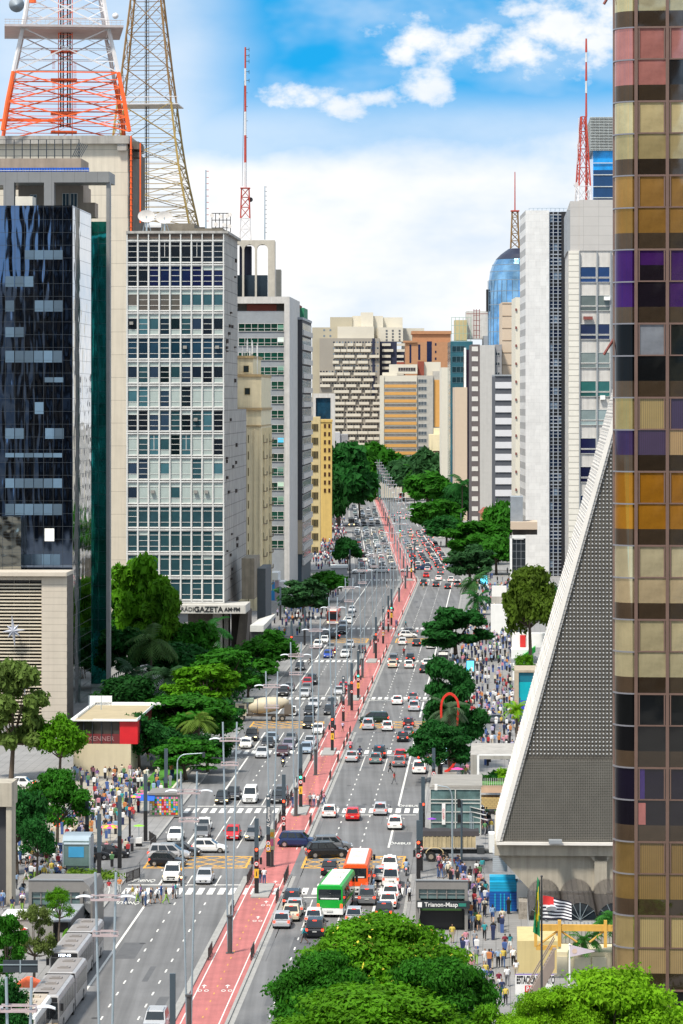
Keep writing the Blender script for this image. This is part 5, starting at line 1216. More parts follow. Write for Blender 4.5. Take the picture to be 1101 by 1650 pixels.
tree(205, 1040, 52, 1015, 580, 'round', gd, 'dark tree under the tall bright trees beside the green glass', n=12000, seed=33, size=.5)
tree(290, 1060, 55, 1040, 575, 'round', g3, 'dark green tree in the grove below the lettered canopy', n=12000, seed=34, size=.5)
tree(372, 1060, 70, 1046, 545, 'loose', g2, 'wide layered tree over the left pavement beside the mixer truck', n=19000, seed=35, size=.42)
tree(430, 1030, 46, 1020, 610, 'round', g2, 'green tree at the kerb beyond the mixer truck', n=11000, seed=36, size=.48)
tree(300, 1135, 82, 1120, 470, 'layered', g2, 'wide dark-and-light layered tree at the left kerb beside the red shop', n=24000, seed=37, size=.38)
tree(262, 1180, 50, 1172, 455, 'round', g3, 'dark layered tree above the newsstand', n=12000, seed=38, size=.36)
tree(335, 1190, 42, 1182, 450, 'round', gd, 'dark dense tree above the grass verge', n=10000, seed=39, size=.38)
tree(200, 960, 40, 948, 625, 'loose', g2, 'green tree filling the gap beside the green glass strip', n=11000, seed=31, size=.55)
tree(315, 1020, 44, 1004, 600, 'round', g2, 'rounded tree below the lettered canopy, left of the pier palm', n=11000, seed=33, size=.5)
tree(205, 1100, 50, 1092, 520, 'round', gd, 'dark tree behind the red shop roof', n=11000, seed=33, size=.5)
tree(330, 1090, 64, 1078, 520, 'loose', g1, 'bushy tree in the grove, right of the dark palm', n=12000, seed=34, size=.5)
tree(400, 1090, 34, 1080, 560, 'round', g3, 'rounded tree just left of the mixer truck cab', n=8000, seed=39, size=.4)
tree(355, 1135, 38, 1128, 490, 'layered', g3, 'dark layered tree between the yellowish palm and the mixer truck', n=12000, seed=38, size=.36)
tree(225, 1140, 40, 1150, 450, 'round', g3, 'round tree overhanging the red shop corner', n=9000, seed=22, size=.38)
tree(300, 1200, 52, 1190, 440, 'layered', g2, 'low layered tree behind the newsstand', n=12000, seed=38, size=.36)
tree(490, 965, 44, 938, 765, 'loose', g5, 'dark blue-green tree at the left kerb before the orange bus', n=12000, seed=41, size=.6)
tree(528, 940, 32, 922, 830, 'round', g2, 'small rounded tree below the yellow building', n=9000, seed=42, size=.6)
tree(560, 890, 22, 868, 985, 'round', g3, 'small dark tree at the left kerb by the fourth junction', n=7000, seed=43, size=.7)
tree(545, 760, 52, 722, 1330, 'round', g3, 'large dark tree mass left of the far traffic', n=14000, seed=44, size=1.0)
tree(528, 800, 30, 770, 1260, 'round', gd, 'dark tree below the orange-yellow building', n=9000, seed=45, size=.9)
tree(580, 780, 26, 752, 1420, 'round', g2, 'lighter tree beside the far traffic on the left', n=8000, seed=46, size=1.0)
tree(612, 740, 42, 720, 1690, 'round', g2, 'rounded tree in front of the stepped apartment block', n=12000, seed=47, size=1.2)
tree(650, 752, 34, 738, 1660, 'round', g5, 'blue-green tree left of the far palm', n=10000, seed=48, size=1.2)
tree(690, 745, 40, 732, 1600, 'round', g5, 'blue-green tree under the orange panelled building', n=12000, seed=49, size=1.2)
tree(575, 740, 28, 738, 1695, 'round', g1, 'pale green tree at the far left end of the avenue', n=8000, seed=50, size=1.2)
tree(690, 785, 38, 766, 1500, 'round', g2, 'bright green tree above the far right pavement', n=11000, seed=51, size=1.0)
tree(705, 822, 42, 806, 1250, 'round', g2, 'dense green tree beside the red bus', n=12000, seed=52, size=.9)
tree(735, 800, 26, 782, 1320, 'round', g3, 'dark tree below the peach gable', n=8000, seed=53, size=.9)
tree(720, 838, 34, 832, 1140, 'round', g3, 'dark green tree behind the right traffic signals', n=9000, seed=54, size=.8)
tree(765, 862, 52, 846, 1020, 'loose', g2, 'broad bright green tree at the right kerb near the fourth junction', n=16000, seed=55, size=.8)
tree(812, 840, 34, 805, 1040, 'round', g2, 'tall green tree in front of the striped building', n=11000, seed=56, size=.8)
tree(800, 885, 36, 868, 960, 'round', g2, 'green tree left of the low glass building', n=11000, seed=57, size=.75)
tree(758, 900, 42, 884, 900, 'loose', g5, 'dark blue-green umbrella tree over the right kerb', n=12000, seed=58, size=.6)
tree(735, 1005, 60, 985, 640, 'loose', g3, 'dark spreading tree over the right lanes', n=26000, seed=59, size=.40)
tree(729, 1095, 60, 1074, 455, 'loose', g3, 'dark layered tree behind the red ribbon sculpture', n=30000, seed=60, size=.34)
tree(708, 1160, 46, 1162, 438, 'layered', g3, 'lower dark tree in front of the red ribbon sculpture', n=15000, seed=61, size=.36)
tree(855, 935, 44, 920, 590, 'willow', (.075, .13, .012), 'olive green weeping tree in front of the marble tower', n=16000, seed=62, size=.42)
tree(885, 955, 34, 935, 600, 'round', g3, 'dark tree between the weeping tree and the slanted building', n=10000, seed=63, size=.48)
tree(845, 1060, 18, 1052, 560, 'round', g1, 'small bush on the low white terrace', n=4000, seed=64, size=.4, name='shrub')
tree(833, 1150, 12, 1140, 500, 'loose', g4, 'light green shrub beside the blue flag', n=3500, seed=65, size=.36, name='shrub')

def palm(x, top, Z, label, r=3.2, col=g2, lean=0, trunkcol=None, group='palm trees', base=0.0):
    t = thing('palm_tree', label, 'palm tree', (lat(x, Z), Z, base), rng.uniform(0, 6), group); h = hgt(top, Z) - base - r * .35
    m = MB(); m.tube([(lean * math.sin(q * 1.5), 0, h * q) for q in np.linspace(0, 1, 7)], .2, 7); m.build('trunk', bark, t)
    f = MB(); rr = random.Random(int(x)); x0 = lean * math.sin(1.5)
    for i in range(22):
        a = i * 2.4; el = rr.uniform(-.1, 1.2); L_ = r * rr.uniform(.85, 1.1); p = Vector((x0, 0, h)); d = Vector((math.cos(a) * math.cos(el), math.sin(a) * math.cos(el), math.sin(el))); side = Vector((-math.sin(a), math.cos(a), 0))
        for k in range(11):
            p2 = p + d * L_ / 11; w = r * .26 * math.sin(math.pi * (k + 1.2) / 12.5)
            for sg in (-1, 1):
                q = p2 + side * sg * w + d * w * .5 - Vector((0, 0, w * .45)); f.quad(p, p2, q); 
            p = p2; d = (d - Vector((0, 0, .17))).normalized()
    o = f.build('fronds', leaf, t); o.color = (*col, 1); return t
palm(243, 1015, 560, 'tall palm with hanging flower sacks behind the red shop', 6, (.06, .12, .03), .6)
palm(215, 1070, 545, 'low grey-green palm between the glass tower and the red shop', 5, (.03, .07, .035))
palm(270, 1075, 540, 'dark palm right of the tall palm', 5, (.03, .08, .03))
palm(338, 1000, 655, 'palm growing in front of the lettered canopy pier', 5.5, g3)
palm(320, 1150, 462, 'yellowish palm in the grove by the left kerb', 3.5, (.12, .2, .03))
palm(765, 925, 800, 'solitary palm at the right kerb beyond the dark spreading tree', 5, (.04, .12, .03))
palm(770, 955, 780, 'shorter palm just below the solitary palm', 4.5, g3)
palm(745, 770, 1300, 'tall palm in front of the peach gable', 8, g3); palm(724, 1132, 448, 'grey-green palm inside the ribbon sculpture', 3.4, (.07, .12, .06)); palm(833, 1135, 470, 'bright young palm beside the blue banner', 2.6, g4)
palm(990, 1466, 290, 'bright palm between the vault roofs and the bronze tower', 3.0, (.05, .2, .03)); palm(940, 1500, 290, 'small palm partly hidden by the yellow beam', 2.2, (.05, .2, .03), base=2.0)
palm(668, 752, 1600, 'far palm at the end of the avenue', 7, g2)
# ------------------------------------------------------------------ vehicles
carglass = mat('car_glass', (0.015, 0.02, 0.024), 0.05, var=.2, spec=.7)
plate = mat('number_plate', (.45, .45, .43), .5)
plastic = mat('black_plastic', (.018, .018, .02), .6)
SPEC = {  # length, width, height, belt, cabin rear base/roof rear/roof front/windscreen base (fraction of length from the rear)
 'hatchback': (3.9, 1.68, 1.50, .93, (.02, .13, .55, .74)), 'saloon': (4.4, 1.72, 1.45, .92, (.14, .27, .58, .74)), 'suv': (4.5, 1.84, 1.72, 1.06, (.01, .09, .60, .76)),
 'van': (4.6, 1.80, 2.0, 1.12, (.005, .04, .74, .90)), 'pickup': (5.1, 1.82, 1.78, 1.08, (.36, .42, .62, .76)), 'minivan': (4.6, 1.84, 1.68, 1.0, (.01, .08, .62, .80))}
def car_meshes(kind):
    L, Wd, H, bl, (a, b, c, d) = SPEC[kind]; hw = Wd / 2; Y = lambda f: -L / 2 + f * L
    low = .24
    def ring(y, w, zt, zb=low, cr=.06): return [(-w * .93, y, zb), (-w, y, zb + .16), (-w, y, zt - .22), (-w * .94, y, zt - cr * .5), (-w * .8, y, zt), (w * .8, y, zt), (w * .94, y, zt - cr * .5), (w, y, zt - .22), (w, y, zb + .16), (w * .93, y, zb)]
    hood = bl - (.10 if kind != 'van' else .12)
    rear_t = bl - (.04 if kind in ('hatchback', 'suv', 'van', 'minivan') else .0)
    if kind == 'pickup': rear_t = bl - .1
    body = MB(); body.loft([ring(Y(0), hw * .88, rear_t - .25, low + .12), ring(Y(.02), hw * .95, rear_t - .08, low + .04), ring(Y(.08), hw * .99, rear_t), ring(Y(a + .02 if a > .08 else .12), hw, bl), ring(Y(.5), hw, bl), ring(Y(d), hw, bl - .02), ring(Y(d + (.99 - d) * .6), hw * .97, hood - .03), ring(Y(.975), hw * .92, hood - .17, low + .03), ring(Y(1.0), hw * .82, hood - .34, low + .12)])
    # cabin shell
    tw = hw * .80; bw = hw * .93; zb = bl - .03
    bot = [(-bw, Y(a)), (bw, Y(a)), (bw, Y(d)), (-bw, Y(d))]; top = [(-tw, Y(b)), (tw, Y(b)), (tw, Y(c)), (-tw, Y(c))]
    body.loft([[(x, y, zb) for x, y in bot], [(x * .985, y, H - .05) for x, y in top], [(x * .92, y + (.08 if y < 0 else -.08) * 1.0, H) for x, y in top]])
    if kind == 'pickup': body.box(-hw * .8, hw * .8, Y(.04), Y(.34), bl - .05, bl + .002)
    def lerp(p, q, t): return tuple(p[i] + (q[i] - p[i]) * t for i in range(3))
    B3 = [(x, y, zb) for x, y in bot]; T3 = [(x * .985, y, H - .05) for x, y in top]
    def pane(i, j, off, s0=.06, s1=.94, t0=.10, t1=.92):
        m = MB(); o = Vector(off)
        P = lambda s, t: tuple(Vector(lerp(lerp(B3[i], B3[j], s), lerp(T3[i], T3[j], s), t)) + o)
        return m, P, (s0, s1, t0, t1)
    def mk_(lst, name):
        m = MB()
        for i, j, off, s0, s1 in lst:
            _, P, (_, _, t0, t1) = pane(i, j, off); m.quad(P(s0, t0), P(s1, t0), P(s1, t1), P(s0, t1))
        return m.mesh(name, [carglass])
    parts = {}
    parts['rear_window'] = mk_([(0, 1, (0, -.025, .012), .07, .93)], 'rear_window')
    parts['windscreen'] = mk_([(2, 3, (0, .03, .012), .06, .94)], 'windscreen')
    sp = ([(.08, .30), (.34, .62), (.66, .93)] if kind in ('suv', 'van', 'minivan') else [(.10, .50), (.55, .92)])
    parts['side_window_r'] = mk_([(1, 2, (.02, 0, .006), s0, s1) for s0, s1 in sp], 'side_window'); parts['side_window_l'] = mk_([(3, 0, (-.02, 0, .006), 1 - s1, 1 - s0) for s0, s1 in sp], 'side_window')
    m = MB(); m.box(-hw * .9, hw * .9, Y(0) - .05, Y(0) + .12, low + .06, low + .30); parts['rear_bumper'] = m.mesh('bumper', [paint])
    m = MB(); m.box(-hw * .84, hw * .84, Y(1) - .1, Y(1) + .04, low + .02, low + .28); m.mat(1).box(-hw * .42, hw * .42, Y(1) + .02, Y(1) + .05, low + .10, low + .24); m.mat(1).box(-hw * .5, hw * .5, Y(.99), Y(1) + .02, hood - .42, hood - .27); parts['front_bumper'] = m.mesh('bumper', [paint, plastic])
    m = MB(); m.box(-.2, .2, Y(0) - .06, Y(0) - .035, rear_t - .40, rear_t - .28); m.box(-.2, .2, Y(1) + .045, Y(1) + .06, low + .12, low + .24); parts['number_plate'] = m.mesh('number_plate', [plate])
    zt = rear_t - .16
    for sg, nm in ((-1, 'l'), (1, 'r')):
        m = MB(); m.box(sg * hw * .68, sg * hw * .93, Y(0.0) - .01, Y(.05), zt - .13, zt + .06); parts['tail_light_' + nm] = m
        m = MB(); m.box(sg * hw * .56, sg * hw * .90, Y(.965), Y(1.0) + .01, hood - .34, hood - .20); parts['headlight_' + nm] = m
        m = MB(); m.box(sg * (hw + .02), sg * (hw + .2), Y(d) - .22, Y(d) - .10, bl + .02, bl + .16); parts['mirror_' + nm] = m.mesh('mirror', [paint])
    wr = .31 if kind not in ('suv', 'pickup') else .36; wh = MB()
    wh.cyl((-.1, 0, 0), (.1, 0, 0), wr, wr, 16); wh.mat(1).cyl((-.112, 0, 0), (.112, 0, 0), wr * .6, wr * .6, 12)
    wheel = wh.mesh('wheel', [rubber, chrome]); tyre = MB().cyl((-.1, 0, 0), (.1, 0, 0), wr, wr, 16).mesh('tyre', [rubber]); rim = MB().cyl((-.112, 0, 0), (.112, 0, 0), wr * .6, wr * .6, 12).mesh('rim', [chrome]); wl = [(sx * (hw - .09), Y(f), wr) for sx in (-1, 1) for f in (.17, .82)]
    under = MB(); under.box(-hw * .86, hw * .86, Y(.03), Y(.97), .12, low + .12)
    under2 = under.mesh('underside', [plastic])
    return dict(body=body.mesh('body', [paint]), parts=parts, wheel=wheel, tyre=tyre, rim=rim, wl=wl, L=L, hw=hw, H=H, Y=Y, under=under2, bodymb=body)
CM = {k: car_meshes(k) for k in SPEC}
for k, c in CM.items():
    for nm in list(c['parts']):
        p = c['parts'][nm]
        if isinstance(p, MB):
            base = nm.rsplit('_', 1)[0]
            c['parts'][nm] = p.mesh(base, [tail if base == 'tail_light' else headl]); c['parts'][nm + '*'] = p.mesh(base, [taillit if base == 'tail_light' else warmlamp])
    # a compact single mesh for cars too distant to show separate parts
    mb = MB(); slots = []
    def addm(me):
        off = len(mb.v); mp = []
        for m_ in me.materials:
            if m_ not in slots: slots.append(m_)
            mp.append(slots.index(m_))
        mb.v += [tuple(v.co) for v in me.vertices]
        for pl in me.polygons: mb.f.append(tuple(off + q for q in pl.vertices)); mb.m.append(mp[pl.material_index])
    addm(c['body']); addm(c['under'])
    for nm, p in c['parts'].items():
        if nm.endswith('*') or nm.startswith(('mirror',)): continue
        if nm.startswith('tail'): p = c['parts'][nm + '*']
        addm(p)
    for w in c['wl']:
        off = len(mb.v); mb.v += [(v.co.x + w[0], v.co.y + w[1], v.co.z + w[2]) for v in c['wheel'].vertices]
        for m_ in c['wheel'].materials:
            if m_ not in slots: slots.append(m_)
        for pl in c['wheel'].polygons: mb.f.append(tuple(off + q for q in pl.vertices)); mb.m.append(slots.index(c['wheel'].materials[pl.material_index]))
    c['far'] = mb.mesh('car', slots)
    sl2 = [headl if s == headl else s for s in slots]
CCOL = {'white': (.72, .72, .70), 'silver': (.42, .43, .45), 'grey': (.15, .155, .165), 'black': (.012, .013, .016), 'red': (.50, .01, .015), 'dark blue': (.012, .03, .10), 'blue': (.01, .05, .32), 'light blue': (.25, .32, .40), 'teal grey': (.16, .22, .22),
        'maroon': (.05, .012, .018), 'green black': (.01, .03, .02), 'beige': (.55, .48, .36), 'purple grey': (.20, .18, .24), 'orange': (.75, .12, .02)}
vehicles = []
def car(x, y, kind, col, face='away', lit=True, ang=0.0, label=None, taxi=False, full=None, Z=None, X=None):
    if Z is None: X, Z, _ = G(x, y)
    c = CM[kind]; L = c['L']; side = 'right' if face in ('away',) else 'left'
    rz = heading(Z) + ang + (math.pi if face == 'toward' else 0)
    if face in ('away', 'toward'):               # y is the visible end's bottom
        d = Vector((math.sin(-heading(Z)), math.cos(heading(Z)))) * (L / 2); X += d.x; Z += d.y
    t = thing('car', 'car', 'car', (X, Z, .0), rz); full = (Z < 600) if full is None else full
    jc = jit(CCOL[col], .08)
    if full:
        put('body', c['body'], t, color=jc); put('underside', c['under'], t)
        for nm, p in c['parts'].items():
            if nm.endswith('*'): continue
            if nm.startswith('tail') and lit and face != 'toward': p = c['parts'][nm + '*']
            if nm.startswith('head') and lit == 'h': p = c['parts'][nm + '*']
            base = nm[:-2] if nm[-2:] in ('_l', '_r') else nm
            put(base, p, t, color=jc if col not in ('beige',) else jc)
        for w in c['wl']: put('rim', c['rim'], put('wheel', c['tyre'], t, w))
        if lit and face == 'away': m = MB(); m.box(-.18, .18, c['Y'](SPEC[kind][4][1]) - .06, c['Y'](SPEC[kind][4][1]) + .02, c['H'] - .10, c['H'] - .03); m.build('brake_light', taillit, t)
        if kind in ('suv', 'minivan'): 
            for sx in (-.6, .6): m = MB(); m.box(sx - .02, sx + .02, -.9, .7, c['H'] + .02, c['H'] + .07); m.build('roof_rail', steel, t)
        if taxi: m = MB(); m.box(-.25, .25, -.1, .05, c['H'] - .01, c['H'] + .13); m.build('taxi_sign', white, t)
    else: put('body', c['far'], t, color=jc)
    vehicles.append(dict(o=t, X=X, Z=Z, kind=kind, col=col, face=face, label=label, taxi=taxi)); return t
A, T = 'away', 'toward'
near_cars = [
 (530, 1319, 'hatchback', 'white', A), (568, 1323.5, 'hatchback', 'red', A), (612.6, 1315, 'hatchback', 'silver', A), (636.3, 1338, 'saloon', 'white', A, 1, 1),
 (566.2, 1229, 'saloon', 'silver', A), (605, 1231.7, 'hatchback', 'teal grey', A), (611, 1223, 'suv', 'black', A), (642.7, 1237, 'saloon', 'grey', A), (644.8, 1226, 'hatchback', 'red', A),
 (682.6, 1229, 'saloon', 'black', A, 1, 1), (675.4, 1248, 'suv', 'white', A), (649, 1196.3, 'saloon', 'black', A), (658, 1188, 'saloon', 'grey', A), (593, 1177, 'suv', 'silver', A), (624.1, 1179, 'hatchback', 'white', A),
 (658, 1173, 'hatchback', 'maroon', A), (667, 1147, 'suv', 'silver', A), (665.5, 1131, 'saloon', 'grey', A), (640, 1136.5, 'saloon', 'white', A), (632.5, 1077, 'saloon', 'beige', A), (634, 1069, 'suv', 'grey', A), (659, 1077.5, 'hatchback', 'white', A, 1, 1), (661, 1066, 'hatchback', 'black', A),
 (683.5, 1085, 'saloon', 'black', A), (688, 1075, 'saloon', 'white', A), (648.5, 1040, 'hatchback', 'white', A), (671, 1042, 'saloon', 'black', A), (694, 1046, 'saloon', 'white', A, 0), (697, 1074, 'hatchback', 'silver', A), (712, 1160, 'hatchback', 'silver', A),
 (470, 1465, 'suv', 'black', A), (474, 1476, 'saloon', 'silver', A), (468, 1486, 'saloon', 'beige', A), (453.5, 1497.5, 'hatchback', 'silver', A), (530, 1412, 'saloon', 'black', A), (507, 1513, 'suv', 'black', A), (505, 1492, 'hatchback', 'white', A), (570, 1490, 'hatchback', 'silver', A),
 (627.5, 1405, 'saloon', 'white', A, 1, 1), (613.5, 1422, 'hatchback', 'silver', A), (629.5, 1431, 'van', 'white', A), (629, 1453, 'saloon', 'white', A, 1, 1), (625, 1466, 'saloon', 'white', A), (618, 1482, 'saloon', 'black', A),
 (591, 1460, 'suv', 'grey', A),
 (357, 1297, 'hatchback', 'black', T, 'h'), (374.7, 1290, 'saloon', 'black', T), (402, 1295.6, 'van', 'white', T), (446.7, 1295.6, 'saloon', 'black', T), (452, 1288, 'hatchback', 'grey', T), (280.3, 1358, 'saloon', 'white', T, 0, 1), (324, 1354, 'hatchback', 'grey', T), (326, 1342, 'saloon', 'white', T),
 (373.5, 1355, 'hatchback', 'red', T), (406.6, 1356, 'saloon', 'grey', T, 'h'), (275.5, 1423, 'suv', 'white', T, 'h', 1), (327.5, 1426.5, 'saloon', 'silver', T), (247, 1670, 'suv', 'silver', T), (237, 1692, 'saloon', 'grey', T),
 (404.5, 1195, 'suv', 'black', T, 'h'), (395.4, 1207, 'saloon', 'white', T, 'h', 1), (430, 1206.5, 'saloon', 'black', T), (437, 1198, 'saloon', 'light blue', T), (420.8, 1222.6, 'saloon', 'silver', T), (454.4, 1219.5, 'saloon', 'maroon', T), (463.5, 1209, 'saloon', 'purple grey', T), (468, 1198.5, 'saloon', 'grey', T),
 (492.5, 1215.5, 'hatchback', 'light blue', T), (499, 1204.5, 'saloon', 'silver', T), (511.8, 1184, 'hatchback', 'white', T), (497, 1175, 'suv', 'black', T, 'h'), (498, 1154, 'hatchback', 'black', T), (504.5, 1141, 'saloon', 'silver', T), (530, 1153, 'hatchback', 'black', T), (534, 1140, 'saloon', 'grey', T), (469, 1154.5, 'saloon', 'white', T, 0, 1),
 (490, 1124.5, 'saloon', 'silver', T), (493.6, 1115.5, 'saloon', 'grey', T), (494.5, 1107, 'hatchback', 'red', T), (502, 1104, 'suv', 'black', T), (545.4, 1121, 'saloon', 'silver', T), (553, 1114.5, 'hatchback', 'red', T), (455.4, 1122.6, 'suv', 'black', T), (465.4, 1114.5, 'saloon', 'grey', T),
 (482.7, 1081, 'saloon', 'black', T), (528, 1061, 'hatchback', 'blue', T), (555.3, 1060.5, 'saloon', 'white', T), (558, 1052.5, 'saloon', 'grey', T), (582.6, 1052.7, 'hatchback', 'black', T, 'h'), (563.5, 1044, 'saloon', 'silver', T, 'h'), (522.6, 1037, 'hatchback', 'white', T), (511.8, 1046, 'suv', 'white', T), (532.6, 1049, 'saloon', 'grey', T),
 (550.8, 1022.7, 'suv', 'black', T), (553, 1014, 'suv', 'silver', T), (560.8, 1005.5, 'saloon', 'white', T), (565.3, 995.4, 'saloon', 'grey', T), (567, 987, 'saloon', 'silver', T),
 (682.5, 944, 'suv', 'green black', A), (702.5, 946, 'saloon', 'black', A), (721.5, 949.5, 'saloon', 'black', A), (687, 931, 'hatchback', 'red', A), (707, 936, 'saloon', 'white', A), (727, 938, 'hatchback', 'white', A), (710, 926, 'saloon', 'grey', A), (689, 921, 'saloon', 'silver', A), (737, 945, 'saloon', 'white', A)]
for c in near_cars:
    x, y, kind, col, face = c[:5]; lit = c[5] if len(c) > 5 else (True if face == A else False); car(x, y, kind, col, face, lit, taxi=len(c) > 6)
Q = R(90)
side_cars = [(337, 1375, 'hatchback', 'white', -Q, 'white hatchback turning right across the Campinas junction'), (272, 1386, 'minivan', 'silver', -Q, 'silver people carrier seen side-on in the Campinas junction'),
 (291, 1380, 'saloon', 'black', -Q - .1, 'black saloon half hidden behind the silver people carrier in the junction'), (270, 1397, 'hatchback', 'black', -Q - .15, 'black hatchback crossing in front of the silver people carrier'),
 (481, 1366, 'suv', 'dark blue', -Q - .05, 'dark blue estate car crossing the red cycle path'), (527, 1383, 'suv', 'black', -Q + .25, 'black off-roader with chrome wheels turning in the junction behind the orange bus'), (535, 1373, 'suv', 'grey', -Q + .1, 'grey off-roader with white roof behind the black off-roader'),
 (603, 1165, 'minivan', 'green black', Q, 'dark green minivan crossing the right lanes side-on'), (658, 1028, 'hatchback', 'white', -Q, 'white car side-on at the third junction'), (657, 1023, 'saloon', 'grey', Q, 'grey car side-on behind the white one at the third junction'),
 (531, 1030, 'saloon', 'black', Q, 'black saloon side-on at the left end of the third junction'), (614.5, 923, 'suv', 'white', Q, 'large white off-roader side-on at the fourth junction'), (579, 924.5, 'suv', 'white', Q, 'white car side-on at the left end of the fourth junction'),
 (657, 922, 'saloon', 'white', Q, 'white saloon side-on across the cycle path at the fourth junction'), (684, 918.5, 'suv', 'dark blue', Q, 'dark blue van side-on right of the cycle path at the fourth junction'),
 (175, 1383, 'saloon', 'black', -Q, 'glossy black saloon leaving the left side street'), (150, 1386, 'hatchback', 'black', -Q, 'black hatchback behind the slate column in the left side street'), (95, 1382, 'saloon', 'dark blue', Q, 'dark blue car in the left side street behind the glass lift'),
 (128, 1318, 'saloon', 'teal grey', -Q - .5, 'dark taxi with lit headlamp amid the plaza crowd'), (28, 1271, 'saloon', 'white', Q, 'white car parked behind the layered tree on the plaza'), (20, 1392, 'hatchback', 'white', Q, 'white and green car at the far left of the side street'),
 (803, 1166, 'saloon', 'grey', -Q, 'grey car crossing the crowded right pavement'), (745, 1152, 'saloon', 'silver', -Q, 'silver car under the dark layered tree on the right')]
for x, y, kind, col, ang, lb_ in side_cars:
    X, Z, _ = G(x, y); 
    if Z > 700 and 0: pass
    car(0, 0, kind, col, 'side', True, ang, lb_, X=X, Z=Z + .9, full=Z < 800)
# queues further up the avenue: lanes filled bumper to bumper
def free(u, Z, gap=5.6, du=1.6):
    return all(abs(v['Z'] - Z) > gap or abs(v['X'] - AX(u, Z)) > du for v in vehicles)
rj = random.Random(21); lanesL = [-3.7, -6.6, -9.5, -12.8]; lanesR = [3.8, 6.9, 10.1, 13.1]
pal_ = ['white', 'silver', 'silver', 'grey', 'grey', 'black', 'black', 'white', 'light blue', 'red', 'teal grey', 'beige']
n_far = 0
for lanes, face, zr, dens in ((lanesL, T, [(992, 1285), (1330, 1560)], (.93, .6)), (lanesR, A, [(985, 1288), (1330, 1480)], (.9, .25))):
    for (z0, z1), dn in zip(zr, dens):
        for li, u in enumerate(lanes):
            Z = z0 + rj.uniform(0, 4)
            while Z < z1:
                dd = dn * (1.0 if not (face == A and Z > 1180) else .5)
                if rj.random() < dd and free(u, Z) and n_far < 330:
                    uu = u + rj.uniform(-.35, .35); car(0, 0, rj.choice(['hatchback', 'saloon', 'saloon', 'hatchback', 'suv']), rj.choice(pal_), face, face == A, X=AX(uu, Z), Z=Z, full=False); n_far += 1
                Z += rj.uniform(6.2, 9.0) if Z < 1300 else rj.uniform(9, 22)
# labels for the cars: carriageway, lane, stretch between crossings, order
stretch = [(0, 337, 'before the nearest crossing'), (337, 353, 'just past the nearest crossing'), (353, 374, 'in the Campinas junction'), (374, 410, 'just beyond the Campinas junction'), (410, 474, 'between second and third crossings'), (474, 506, 'before the mixer truck junction'), (506, 528, 'in the mixer truck junction'), (528, 562, 'just past the mixer truck junction'),
           (562, 645, 'between fourth and fifth crossings'), (645, 686, 'before the third junction'), (686, 735, 'around the third junction'), (735, 940, 'between third and fourth junctions'), (940, 990, 'at the fourth junction'), (990, 1090, 'in the near part of the far queue'), (1090, 1190, 'in the middle of the far queue'), (1190, 1300, 'in the deep part of the far queue'), (1300, 1400, 'past the fifth junction'), (1400, 2500, 'near the end of the avenue')]
lane_n = ['by the median', 'second lane', 'third lane', 'kerb lane']
occ = {}
for v in sorted(vehicles, key=lambda q: q['Z']):
    o = v['o']; nm = 'taxi' if v['taxi'] else {'suv': 'off-roader', 'saloon': 'saloon', 'hatchback': 'hatchback', 'van': 'van', 'minivan': 'people carrier', 'pickup': 'pickup'}[v['kind']]
    if v['label']: lb_ = v['label']
    else:
        u = v['X'] - axis(v['Z']); lns = [3.7, 6.7, 9.8, 13]; li = min(range(4), key=lambda i: abs(abs(u) - lns[i])); st = [s for s in stretch if s[0] <= v['Z'] < s[1]][0][2]
        dr = 'outbound' if v['face'] == A else 'oncoming'; base = '%s %s %s, %s, %s' % (dr, v['col'], nm, lane_n[li], st); k = occ.get(base, 0); occ[base] = k + 1
        lb_ = base if k == 0 else ['', 'second', 'third', 'fourth', 'fifth', 'sixth', 'seventh', 'eighth', 'ninth', 'tenth', 'eleventh', 'twelfth'][k] + ' ' + base
    LABELS['car'].remove(o); tag(o, lb_, 'taxi' if v['taxi'] else 'car', 'cars on the avenue')
LABELS.pop('car', None)
cars_ = sorted([v for v in vehicles if v.get('kind')], key=lambda q: q['Z']); qm = MB(); qs = []
for v in cars_[285:]:                              # beyond the nearest 285 the queue reads as one mass
    o = v['o']; me = CM[v['kind']]['far']; pm = mat('queue_' + v['col'].replace(' ', '_'), CCOL[v['col']], .3); off = len(qm.v); c_, s_ = math.cos(o.rotation_euler.z), math.sin(o.rotation_euler.z)
    qm.v += [(o.location.x + p.co.x * c_ - p.co.y * s_, o.location.y + p.co.x * s_ + p.co.y * c_, p.co.z) for p in me.vertices]; ms_ = [pm if m_ == paint else m_ for m_ in me.materials]
    for m_ in ms_:
        if m_ not in qs: qs.append(m_)
    for pl in me.polygons: qm.f.append(tuple(off + q for q in pl.vertices)); qm.m.append(qs.index(ms_[pl.material_index]))
    for ch in list(o.children_recursive): bpy.data.objects.remove(ch)
    bpy.data.objects.remove(o); vehicles.remove(v)
if qs: tag(qm.build('traffic_queue', qs), 'the farthest cars of the traffic queues, too small to tell apart', 'traffic', kind='stuff')

